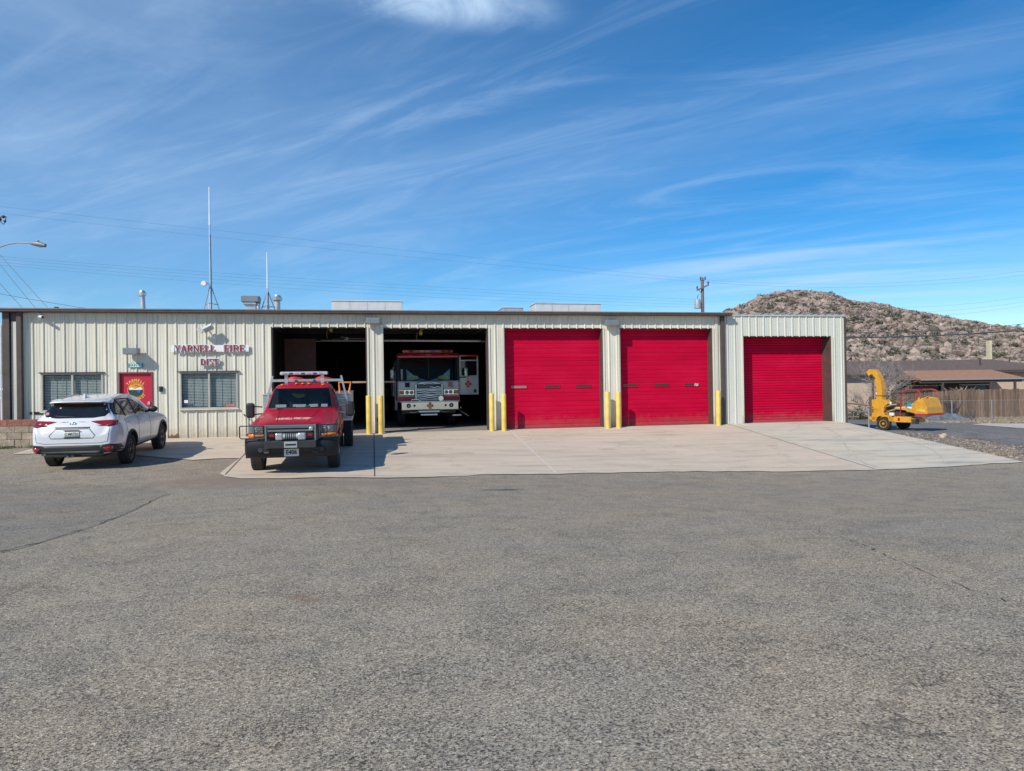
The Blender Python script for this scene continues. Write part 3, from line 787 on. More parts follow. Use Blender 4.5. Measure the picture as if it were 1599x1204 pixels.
def build_annex():
    an = thing('garage_annex', 'narrow cream ribbed metal garage joined to the right end of the long station', 'building', (0, 0, 0))
    a, b, t = 14.03, 17.76, 3.36; xl, xr, top = 13.26, 18.37, 4.2
    wall_panel('wall', [(xl, a, -.04, top), (a, b, t, top), (b, xr, -.04, top)], 0, an, M('annex_panel', (.6, .61, .54), .45, var=.04, scale=2, stretch=(5, 5, .3)), x_ph=13.33)
    MB().box(18.26, 18.365, .02, 12, -.6, top-.02).build('side_wall', m_wall, an)
    MB().box(13.3, 18.26, 11.9, 12, -.2, top-.02).build('back_wall', m_wall, an)
    MB().box(13.25, 18.42, -.03, 12.05, top+.002, top+.03).build('roof', m_steel, an)
    cr = MB()
    for k in range(17): cr.box(13.5+k*.305, 13.56+k*.305, -.06, 12, top+.032, top+.06)
    cr.build('roof_ribs', M('roof_rib', (.5, .5, .48), .4, .3), an)
    MB().box(18.372, 18.44, -.045, .12, -.3, top+.0).build('corner_trim', m_brown, an)
    MB().box(13.26, 18.45, -.05, -.034, top-.045, top+.0).build('rake_trim', M('trim_pale', (.5, .5, .44), .4), an)
    MB().box(a-.02, a+.006, -.012, .58, -.01, t).build('jamb', m_brown, an)
    MB().box(b-.006, b+.03, -.012, .58, -.01, t).build('jamb', m_brown, an)
    MB().box(a-.03, b+.03, -.014, .6, t+.001, t+.03).build('header', m_brown, an)
    MB().box(a-.1, a-.03, -.038, 0, -.02, t).build('jamb_trim', m_wall, an)
    MB().box(b+.03, b+.1, -.038, 0, -.02, t).build('jamb_trim', m_wall, an)
    mb = MB(); pr = []; n = 34; h = (t+.1)/n
    for k in range(n):
        z = .02+k*h; pr += [(z, .0), (z+h*.25, -.014), (z+h*.6, -.014), (z+h*.85, 0)]
    m = len(pr)
    mb.add([(a-.02, .56+d, z) for z, d in pr]+[(b-.0, .56+d, z) for z, d in pr], [(i, i+1, m+i+1, m+i) for i in range(m-1)])
    o = mb.build('rollup_door', m_red, an); s = o.modifiers.new('t', 'SOLIDIFY'); s.thickness = .01; s.offset = 1
    MB().box(a+.01, b-.01, .53, .575, -.01, .06).build('bottom_bar', m_red, o)
    MB().box(13.3, 18.26, .0, 11.9, -.5, .02).build('garage_floor', m_floor, an)
    MB().box(13.3, a-.02, .56, .6, 0, top-.05).build('inner_lining', m_dark, an)
    MB().box(b+.03, 18.26, .6, .64, 0, top-.05).build('inner_lining', m_dark, an)
    return an
build_annex()

# ------------------------------------------------------------ bollards
def bollards():
    xs = [(576, 614), (594.8, 614), (768, 610), (787, 610), (949, 608), (966, 608), (1122, 608)]
    labs = ['yellow steel bollard at the right edge of the bay nearest the red pickup', 'yellow steel bollard at the left edge of the bay holding the fire engine',
            'yellow steel bollard at the right edge of the bay holding the fire engine', 'yellow steel bollard left of the red door with a dull grey pane',
            'yellow steel bollard right of the red door with a dull grey pane', 'yellow steel bollard at the left edge of the closed red door nearest the annex',
            'yellow steel bollard under the brown downspout between station and annex']
    proto = None
    for (px, py), lb in zip(xs, labs):
        p = onY(px, 660, -.32 if px < 1100 else -.36)
        if proto is None:
            proto = thing('bollard', lb, 'bollard', group='yellow bollards along the bay doors')
            b = MB(); b.lathe([(-.1, .088), (1.32, .088), (1.345, .08), (1.355, .06), (1.36, 0)], (0, 0, 0), 'z', 24); b.build('post', m_yel, proto, smooth=True)
            MB().lathe([(-.1, .13), (.02, .13), (.03, .095), (.031, 0)], (0, 0, 0), 'z', 20).build('base_collar', m_conc, proto, smooth=True)
            o = proto
        else: o = dup(proto, (0, 0, 0), None, lb)
        o.location = (p.x, p.y, G(p.x, p.y)); o.scale.z = 1+rnd.uniform(-.01, .02)
bollards()

# ------------------------------------------------------------ things fixed on the wall
def fixtures():
    spots = [(191, 214, 548, .45, 'grey box wall light on a bracket above the red entry door'),
             (571, 592.5, 500.5, .32, 'grey box wall light on the pier between the two open bays'),
             (946, 966.5, 503.5, .32, 'grey box wall light on the pier between the two closed red doors')]
    for x0, x1, yc, dp, lb in spots:
        a, b = onY(x0, yc, -dp), onY(x1, yc, -dp); w = b.x-a.x
        t = thing('wall_light', lb, 'light', ((a.x+b.x)/2, 0, a.z), group='grey box lights on the front wall')
        h = .1
        MB().box(-w/2, w/2, -dp, -.12, -h, h).build('housing', m_fix, t, bevel=.012)
        MB().box(-w/2+.04, w/2-.04, -dp+.03, -.15, -h-.014, -h-.001).build('lens', M('light_lens', (.5, .5, .45), .2), t)
        MB().box(-.06, .06, -.119, .0, -.07, .07).build('mount', m_fix, t)
        if dp > .4:
            for s in (-.1, .12): MB().cyl((s, -.2, h), (s, -.2, h+.12), .006, 6).build('pin', m_fix, t)
    # small white cameras below two of the lights
    for px, py, lb in ((64, 494, 'white security camera on a curved bracket near the left corner'), (596, 508, 'small white sensor beside the light between the open bays'), (970, 510, 'small white sensor beside the light between the closed doors')):
        p = onY(px, py, -.12)
        t = thing('security_camera', lb, 'camera', (p.x, 0, p.z))
        if px < 100:
            MB().tube([(-.1, 0, .1), (-.1, -.1, .12), (-.05, -.16, .08), (-.02, -.16, .02)], .022, 8).build('bracket', m_white, t, smooth=True)
            MB().box(-.16, -.05, -.03, 0, -.1, .16).build('mount', m_white, t, bevel=.008)
            MB().cyl((-.06, -.12, .0), (.12, -.3, -.04), .045, 14).build('body', m_white, t, smooth=True)
            MB().cyl((.12, -.3, -.04), (.13, -.31, -.042), .035, 14).build('lens', m_black, t)
        else:
            MB().box(-.05, .05, -.09, 0, -.03, .03).build('mount', m_white, t, bevel=.006)
            MB().cyl((0, -.1, -.0), (0, -.16, -.03), .03, 12).build('body', m_white, t, smooth=True)
    # flood light over the lettering
    p = onY(324, 515, -.25)
    t = thing('floodlight', 'white floodlight with tilted heads above the fire district lettering', 'light', (p.x, 0, p.z))
    MB().box(.06, .2, -.05, -.03, -.28, -.1).build('mount', m_white, t, bevel=.01)
    MB().tube([(.13, -.05, -.2), (.1, -.15, -.12), (.03, -.22, .0)], .025, 8).build('arm', m_alu, t, smooth=True)
    rot = Matrix.Translation((.02, -.3, .06)) @ Matrix.Rotation(R(-28), 4, 'Y') @ Matrix.Rotation(R(25), 4, 'X')
    MB().box(-.16, .16, -.09, .09, -.11, .07, rot).build('lamp_head', M('white_metal', (.65, .66, .66), .4), t, bevel=.015)
    MB().box(-.13, .13, -.096, -.091, -.08, .04, rot).build('lens', m_lamp, t)
    rot2 = Matrix.Translation((-.22, -.28, -.03)) @ Matrix.Rotation(R(35), 4, 'Y')
    MB().box(-.1, .1, -.07, .07, -.05, .05, rot2).build('visor', M('white_metal2', (.55, .56, .54), .4), t, bevel=.012)
    # address plate
    p = onY(212, 570.5, -.05)
    t = thing('address_sign', 'small teal address sign under the light over the entry door', 'sign', (p.x, 0, p.z))
    MB().box(-.22, .22, -.055, -.045, -.075, .06).build('board', M('teal', (.01, .27, .27), .5), t)
    text('lettering', '22265', .15, M('sign_white', (.75, .85, .85), .5), t, face_y(0, -.058, -.005), .002, .002)
    p = onY(252, 607.5, 0)
    t = thing('door_keypad', 'black keypad intercom on the wall right of the entry door', 'keypad', (p.x, 0, p.z))
    MB().box(-.055, .055, -.08, -.0, -.085, .085).build('case', m_black, t, bevel=.01)
    MB().box(-.03, .03, -.1, -.081, .0, .05).build('hood', m_black, t)
    MB().box(-.04, .05, -.035, -.0, -.13, -.1).build('label_plate', m_white, t)
    # light switch conduit by the pier
    p = onY(590, 655, -.04)
    t = thing('push_button', 'small brown switch box on the pier between the open bays', 'switch', (p.x, 0, p.z))
    MB().box(-.03, .03, -.06, 0, -.06, .06).build('case', m_brown, t, bevel=.005)
    MB().cyl((0, -.03, -.06), (0, -.03, -.7), .01, 6).build('conduit', m_brown, t)
    p = onY(389, 665, -.05)
    t = thing('hose_bib', 'thin pipe and tap standing against the wall left of the red pickup', 'tap', (p.x, 0, G(p.x, 0)))
    MB().tube([(0, -.08, 0), (0, -.08, .65), (-.05, -.1, .72)], .018, 8).build('pipe', m_dark2, t)
    MB().tube([(-.1, -.1, .7), (-.16, -.1, .78)], .02, 8).build('handle', m_dark2, t)
fixtures()

# ------------------------------------------------------------ cut-out serif lettering
def glyph(ch):
    "strokes ((x0,z0),(x1,z1),weight) in a unit box w x 1; returns width, strokes"
    T, t, s = .19, .07, .055
    sf = lambda x, z, w: ((x-w/2, z), (x+w/2, z), s)
    D = {
     'Y': (.9, [((.14, .97), (.45, .45), T*.8), ((.77, .97), (.45, .45), t), ((.45, .5), (.45, .03), T), sf(.15, .97, .3), sf(.77, .97, .24), sf(.45, .03, .34)]),
     'A': (.92, [((.14, .03), (.45, .97), t), ((.45, .97), (.78, .03), T*.85), ((.25, .32), (.65, .32), t), sf(.14, .03, .26), sf(.78, .03, .3)]),
     'R': (.86, [((.2, .03), (.2, .97), T), ((.2, .95), (.55, .95), t), ((.2, .52), (.55, .52), t), ((.55, .95), (.68, .85), T*.7), ((.67, .88), (.67, .6), T*.8), ((.68, .62), (.55, .52), T*.7), ((.48, .5), (.72, .03), T*.75), sf(.18, .97, .3), sf(.2, .03, .34), sf(.74, .03, .2)]),
     'N': (.95, [((.18, .03), (.18, .97), t), ((.16, .95), (.78, .05), T*.85), ((.78, .03), (.78, .97), t), sf(.16, .97, .24), sf(.18, .03, .26), sf(.78, .97, .26)]),
     'E': (.8, [((.2, .03), (.2, .97), T), ((.2, .95), (.68, .95), t), ((.2, .5), (.5, .5), t), ((.2, .05), (.7, .05), t), ((.68, .97), (.68, .76), s), ((.7, .03), (.72, .28), s), ((.5, .62), (.5, .38), s), sf(.18, .97, .3), sf(.18, .03, .3)]),
     'L': (.78, [((.2, .03), (.2, .97), T), ((.2, .05), (.68, .05), t), ((.68, .03), (.71, .3), s), sf(.2, .97, .34), sf(.18, .03, .3)]),
     'F': (.76, [((.2, .03), (.2, .97), T), ((.2, .95), (.68, .95), t), ((.2, .5), (.5, .5), t), ((.68, .97), (.68, .74), s), ((.5, .62), (.5, .38), s), sf(.18, .97, .3), sf(.2, .03, .34)]),
     'I': (.44, [((.21, .03), (.21, .97), T), sf(.21, .97, .36), sf(.21, .03, .36)]),
     'D': (.86, [((.2, .03), (.2, .97), T), ((.2, .95), (.5, .95), t), ((.2, .05), (.5, .05), t), ((.48, .95), (.68, .76), T*.7), ((.68, .8), (.68, .2), T*.85), ((.68, .24), (.48, .05), T*.7), sf(.18, .97, .3), sf(.18, .03, .3)]),
     'S': (.7, [((.62, .76), (.52, .93), t), ((.55, .94), (.22, .94), t), ((.2, .95), (.13, .72), T*.75), ((.13, .74), (.62, .33), T*.8), ((.62, .35), (.52, .06), T*.75), ((.55, .06), (.18, .06), t), ((.2, .05), (.1, .27), t), ((.62, .97), (.63, .72), s)]),
     'T': (.8, [((.38, .03), (.38, .97), T), ((.05, .95), (.72, .95), t), ((.06, .97), (.05, .72), s), ((.71, .97), (.72, .72), s), sf(.38, .03, .36)]),
    }
    return D[ch]

def cutout(word, x0, x1, zb, h, sgn, m_l, m_b, back=True):
    tot = sum(glyph(c)[0] for c in word)+.02*len(word); k = (x1-x0)/tot; x = x0
    for c in word:
        w, st = glyph(c); mb = MB(); bk = MB()
        for i, ((ax, az), (bx, bz), wt) in enumerate(st):
            A = Vector((x+ax*k, 0, zb+az*h)); B = Vector((x+bx*k, 0, zb+bz*h)); d = (B-A).normalized()
            wt = wt*h*.95; y = -.125-.0006*i
            mb.bar(A+Vector((0, y, 0)), B+Vector((0, y, 0)), wt, .02, up=(0, 1, 0))
            bk.bar(A+Vector((0, y+.03, 0))-d*.018, B+Vector((0, y+.03, 0))+d*.018, wt+.04, .024, up=(0, 1, 0))
        o = mb.build('letter', m_l, sgn)
        if back: bk.build('letter_backing', m_b, o)
        x += (w+.02)*k

def sign():
    m_l = M('letter_red', (.3, .02, .035), .5, var=.12, scale=8); m_b = M('letter_white', (.8, .8, .8), .5)
    a, b = onY(266.5, 545, -.1), onY(388, 545, -.1); zt = onY(266.5, 539, -.1).z; zb = onY(266.5, 549.5, -.1).z
    t = thing('station_sign', 'white board sign with raised dark red serif letters beside the window', 'sign', (0, 0, 0))
    zc = (zt+zb)/2; h = zt-zb
    for p0, p1 in ((266.5, 272), (336, 349), (382, 388.5)):
        xa, xb = onY(p0, 545, -.08).x, onY(p1, 545, -.08).x
        MB().box(xa, xb, -.095, -.06, zb-.0, zt+.0).build('board', m_b, t)
    MB().box(a.x+.03, b.x-.05, -.075, -.052, zb+.04, zt-.04).build('rail', m_b, t)
    cutout('YARNELL', onY(272, 545, -.12).x, onY(336, 545, -.12).x, zb, h, t, m_l, m_b)
    cutout('FIRE', onY(349, 545, -.12).x, onY(382.5, 545, -.12).x, zb, h, t, m_l, m_b)
    t = thing('district_letters', 'short row of raised dark red letters mounted directly above the window', 'sign', (0, 0, 0))
    zt, zb = onY(313, 560.3, -.1).z, onY(313, 570, -.1).z
    MB().box(onY(313, 565, -.08).x, onY(343, 565, -.08).x, -.08, -.055, zb+.05, zt-.05).build('rail', m_b, t)
    cutout('DIST', onY(312.5, 565, -.12).x, onY(341.5, 565, -.12).x, zb, zt-zb, t, m_l, m_b)
sign()

# ------------------------------------------------------------ roof equipment
def roof_things():
    zr = HT+.12
    def mast(px, ytip, ymid, ybase, Y, whip_r, lb, dish):
        b = onY(px, ybase, Y); t = thing('radio_antenna', lb, 'antenna', (b.x, Y, zr+.1))
        z1 = onY(px, ymid, Y).z-zr-.1; z2 = onY(px, ytip, Y).z-zr-.1; zt = onY(px, ybase-34 if dish else ybase-27, Y).z-zr-.1
        MB().cyl((0, 0, -.3), (0, 0, z1+.05), .032, 8).build('mast', m_alu, t)
        MB().cyl((0, 0, z1), (0, 0, z2), whip_r, 8, whip_r*.6).build('whip', m_white, t)
        for k in range(3):
            an = R(30+120*k); MB().cyl((.0, 0, zt), (.55*math.cos(an), .55*math.sin(an), -.3), .02, 6).build('leg', m_steel, t)
        MB().tube([(.3*math.cos(R(30+120*k)), .3*math.sin(R(30+120*k)), zt*.42) for k in (0, 1, 2, 0)], .012, 6).build('brace', m_steel, t)
        MB().tube([(.04, -.03, -.2), (.05, -.03, z1*.4), (.03, -.03, z1*.9)], .012, 6).build('cable', m_black, t)
        if dish:
            c = Vector((-.2, -.15, zt+.0)); MB().lathe([(-.05, .02), (-.05, .08), (0, .11), (.01, .11), (.03, .0)], c, 'y', 20).build('dish', m_white, t, smooth=True)
            MB().cyl(c, (0, 0, zt), .015, 6).build('dish_arm', m_steel, t)
    mast(329, 292, 352, 478, 4.0, .035, 'tall white whip antenna with a small dish on a roof tripod', True)
    mast(418, 394, 452, 480, 4.0, .03, 'shorter white whip antenna on a roof tripod near the square vent hood', False)
    def vent(px, ytop, ybase, Y, r, lb, tilt=0):
        b = onY(px, ybase, Y); zt = onY(px, ytop, Y).z; h = zt-zr
        t = thing('roof_vent', lb, 'vent pipe', (b.x, Y, zr-.1))
        t.rotation_euler.y = tilt
        MB().lathe([(0, r), (h-.1, r)], (0, 0, 0), 'z', 16).build('pipe', m_steel, t, smooth=True)
        MB().lathe([(h-.12, r*1.1), (h-.1, r*1.6), (h+.0, r*1.7), (h+.06, r*1.2), (h+.1, r*1.1), (h+.11, 0)], (0, 0, 0), 'z', 16).build('cap', m_alu, t, smooth=True)
        MB().lathe([(-.05, r*2), (.12, r*1.5), (.22, r*1.05)], (0, 0, 0), 'z', 16).build('flashing', m_steel, t, smooth=True)
    vent(225, 454, 477, 5, .09, 'slightly leaning metal flue pipe standing alone left of the tall antenna', R(-3))
    vent(433, 461.5, 478, 5, .12, 'wide metal flue with a cap right of the shorter antenna')
    vent(403.5, 463, 478, 5.5, .07, 'thin metal flue between the square vent hood and the shorter antenna')
    b0, b1 = onY(378.5, 467, 4), onY(405, 467, 4)
    t = thing('vent_hood', 'square grey sheet metal vent hood on the roof between the antennas', 'vent', ((b0.x+b1.x)/2, 4, zr))
    w = (b1.x-b0.x)/2; zt = onY(390, 463.5, 4).z-zr; zl = onY(390, 472.5, 4).z-zr
    MB().box(-w, w, -.35, .35, zl, zt).build('hood', m_fix, t, bevel=.01)
    MB().box(-w*.6, w*.6, -.22, .22, -.15, zl).build('duct', m_steel, t)
    MB().prism([(-w*.6, zl-.002), (w*.6, zl-.002), (w*.8, zl-.09), (-w*.8, zl-.09)], -.3, .3, 'y').build('skirt', m_steel, t)
    for x0, x1, yt, Y, lb, m in ((518, 628, 470, 4.0, 'long pale rooftop panel above the two open bays', 0), (836, 938, 474, 4.0, 'long pale rooftop panel above the closed red doors', 0), (785, 817, 480.5, 4, 'low grey skylight curb between the two pale rooftop panels', 1)):
        a, b = onY(x0, yt, Y), onY(x1, yt, Y); z1 = a.z-zr; w = (b.x-a.x)/2
        t = thing('rooftop_unit' if not m else 'skylight', lb, 'cooler' if not m else 'skylight', ((a.x+b.x)/2, Y, zr))
        MB().box(-w, w, -.02, 1.1, .0, z1).build('casing', M('pale_casing', (.55, .56, .57), .5) if not m else m_steel, t, bevel=.015)
        MB().box(-w-.03, w+.03, -.05, 1.13, z1+.001, z1+.03).build('cap', M('pale_cap', (.62, .63, .65), .5), t)
        MB().box(-w-.05, w+.05, -.08, 1.16, -.15, .0).build('curb', m_steel, t)
        if not m:
            for k in (-.5, 0, .5): MB().box(w*k-.01, w*k+.01, -.028, -.021, .03, z1-.03).build('seam', m_steel, t)
    # small roof jack near the left end
    p = onY(93, 477, 0)
    t = thing('roof_clip', 'small dark lump on the gutter near the left end of the station', 'vent', (p.x, -.2, HT+.12))
    MB().box(-.06, .04, -.06, .06, -.02, .03).build('clip', m_dark2, t, bevel=.01)
roof_things()

# ------------------------------------------------------------ inside the bays
def inside():
    p = onY(450, 560, 3.2)
    t = thing('storage_cabinet', 'tall dark storage cabinet against the left wall inside the first bay', 'cabinet', (-2.75, 5.2, .03))
    MB().box(-.7, .7, -.3, .3, 0, 2.35).build('carcass', m_dark2, t, bevel=.01)
    for s in (-.35, .35): MB().box(s-.33, s+.33, -.325, -.302, .05, 2.3).build('door', M('cab_door', (.035, .033, .035), .6), t)
    t = thing('wall_board', 'brown wooden board hanging high on the left inside the first bay', 'board', (-2.65, 3.0, 2.85))
    MB().box(-.6, .55, -.03, .03, -.62, .62).build('panel', M('brown_board', (.09, .042, .034), .7, var=.2), t)
    MB().box(-.62, .57, -.04, .035, .621, .66).build('frame', m_brown, t)
    # plank lying across behind the pier
    a, b = onY(550, 597, 1.0), onY(617, 598, 1.0)
    t = thing('wooden_plank', 'pale wooden plank shelf just inside the doorways behind the pier', 'plank', ((a.x+b.x)/2, 1.0, a.z))
    w = (b.x-a.x)/2
    MB().box(-w, w, -.12, .12, -.03, .03).build('board', M('plank', (.42, .3, .24), .7, var=.2), t, bevel=.005)
    for s in (-.05, .2): MB().box(s-.02, s+.02, -.62, -.0, -.07, -.031).build('bracket', m_dark2, t)
    for px, py, Y, lb in ((517, 514, 2.5, 'yellow corded reel light under the ceiling of the left open bay'), (657, 519, 2.5, 'yellow corded reel light under the ceiling above the fire engine')):
        p = onY(px, py, Y); t = thing('hanging_lamp', lb, 'lamp', tuple(p), group='yellow reel lights in the bays')
        MB().lathe([(-.06, .05), (-.05, .11), (.05, .11), (.06, .05)], (0, 0, 0), 'x', 18).build('reel', M('reel_yellow', (.6, .45, .12), .5), t, smooth=True)
        MB().cyl((.0, 0, .1), (0, 0, HT-p.z-.1), .01, 6).build('stem', m_dark2, t)
        MB().tube([(-.1, 0, 0), (-.16, 0, -.1), (-.15, 0, -.35)], .012, 6).build('cord', M('cord_yellow', (.45, .38, .1), .6), t)
        MB().box(.04, .2, -.05, .05, .07, .13, Matrix.Rotation(R(-25), 4, 'Y')).build('lamp_head', m_white, t, bevel=.01)
    t = thing('ceiling_fan', 'white bladed ceiling fan inside the left open bay', 'fan', (-1.0, 4.2, 3.62))
    MB().cyl((0, 0, .4), (0, 0, .02), .02, 8).build('rod', m_dark2, t)
    MB().lathe([(-.08, .0), (-.07, .1), (.03, .11), (.05, .03)], (0, 0, 0), 'z', 16).build('motor', m_steel, t, smooth=True)
    for k in range(3):
        MB().box(.1, .75, -.06, .06, -.01, .005, Matrix.Rotation(R(20+120*k), 4, 'Z')).build('blade', m_steel, t)
    t = thing('storage_shelf', 'dim metal shelf of boxes against the back wall of the bays', 'shelf', (1.2, 12.6, .03))
    for s in (-1.4, 0, 1.4): MB().box(s-.03, s+.03, -.3, .3, 0, 2.4).build('upright', m_dark2, t)
    for z in (.4, 1.1, 1.8, 2.38): MB().box(-1.45, 1.45, -.3, .3, z, z+.04).build('shelf_board', m_dark2, t)
    q = random.Random(3); mb_ = M('carton', (.16, .12, .08), .8, isl=.4)
    for i in range(9):
        x = -1.2+.6*(i % 5); z = .441+.7*(i//5)*1.0; h = q.uniform(.25, .5); w = q.uniform(.18, .26)
        o = MB().box(-w, w, -.2, .2, 0, h).build('storage_box', mb_, None, bevel=.01); o.location = (1.2+x, 12.6, .03+z+.0)
        tag(o, 'dim storage box on the metal shelf at the back of the bays', 'box', 'boxes on the back shelf')
    t = thing('air_cylinder', 'dark upright gas cylinder beside the storage cabinet in the first bay', 'cylinder', (-1.7, 5.3, .03))
    MB().lathe([(0, .12), (1.3, .12), (1.42, .06), (1.5, .04), (1.55, 0)], (0, 0, 0), 'z', 16).build('tank', m_dark2, t, smooth=True)
    MB().cyl((0, -.02, 1.5), (0, -.02, 1.62), .03, 8).build('valve', m_steel, t)
inside()
# ------------------------------------------------------------ wheels
def wheel(parent, x, y, z, r, w, side, rim_mat, rim=.66, spokes=10, dual=False, name='wheel'):
    "side=+1: outer face towards +x"
    s = side; h = w/2
    t = MB()
    pr = [(-h*.75, r*rim), (-h, r*(rim+.06)), (-h, r*.9), (-h*.8, r*.985)]
    for k in range(5):
        c = -h*.64+h*.32*k
        pr += [(c-h*.13, r), (c+h*.13, r)]
        if k < 4: pr += [(c+h*.14, r*.975), (c+h*.18, r*.975)]
    pr += [(h*.8, r*.985), (h, r*.9), (h, r*(rim+.06)), (h*.75, r*rim)]
    t.lathe(pr, (x, y, z), 'x', 44)
    o = t.build(name, m_rub, parent, smooth=True)
    m = MB(); rr = r*rim
    m.lathe([(x0*s, q) for x0, q in ((-h*.8, rr*.96), (-h*.8, rr), (h*.86, rr), (h*.9, rr*.96), (h*.8, rr*.9), (h*.1, rr*.86), (-h*.7, rr*.86))], (x, y, z), 'x', 36)
    for k in range(spokes):
        a = 2*math.pi*k/spokes
        for da in (-.07, .07):
            p0 = Vector((x+s*h*.62, y+rr*.18*math.cos(a+da), z+rr*.18*math.sin(a+da))); p1 = Vector((x+s*h*.72, y+rr*.93*math.cos(a+da*1.6), z+rr*.93*math.sin(a+da*1.6)))
            m.bar(p0, p1, rr*.09, rr*.07, up=(s, 0, 0))
    m.lathe([(s*h*.45, 0), (s*h*.45, rr*.24), (s*h*.7, rr*.24), (s*h*.76, rr*.14), (s*h*.76, 0)], (x, y, z), 'x', 20)
    m.build('rim', rim_mat, o, smooth=True)
    d = MB(); d.lathe([(s*h*.0, 0), (s*h*.0, rr*.6), (s*h*.1, rr*.6), (s*h*.1, 0)], (x, y, z), 'x', 24); d.build('brake_disc', m_dark2, o)
    return o

def ring11(w, zb, zbelt, ws, zr, wr, top=.09):
    L = lambda a, b, t: a+(b-a)*t
    return [(0, zb), (w*.8, zb), (w*.97, zb+.08), (w, L(zb, zbelt, .4)), (w*.995, L(zb, zbelt, .8)), (ws, zbelt), (L(ws, wr, .45), L(zbelt, zr-top, .5)), (wr, zr-top), (wr*.86, zr-top*.22), (wr*.42, zr-.006), (0, zr)]

def band(bvh, pts, axis, side, w, name, mat, parent, off=.003, closed=False):
    "thin strip following a polyline on the body: seam or trim"
    obs = []
    pl = []
    for a, b in zip(pts, pts[1:]+([pts[0]] if closed else [])):
        a, b = Vector(a), Vector(b); n = max(1, int((b-a).length/.06))
        pl += [a+(b-a)*i/n for i in range(n)]
    if not closed: pl.append(Vector(pts[-1]))
    hits = []
    for p in pl:
        if axis == 'x': o, d = Vector((side*6, p.x, p.y)), Vector((-side, 0, 0))
        elif axis == 'y': o, d = Vector((p.x, side*9, p.y)), Vector((0, -side, 0))
        else: o, d = Vector((p.x, p.y, 6)), Vector((0, 0, -1))
        h, n, i, ds = bvh.ray_cast(o, d)
        if h is None: continue
        if n.dot(d) > 0: n = -n
        hits.append(h+n*(off-w*.3))
    if len(hits) < 2: return None
    if closed: hits.append(hits[0])
    mb = MB(); mb.tube(hits, w/2, 6); return mb.build(name, mat, parent, smooth=True)

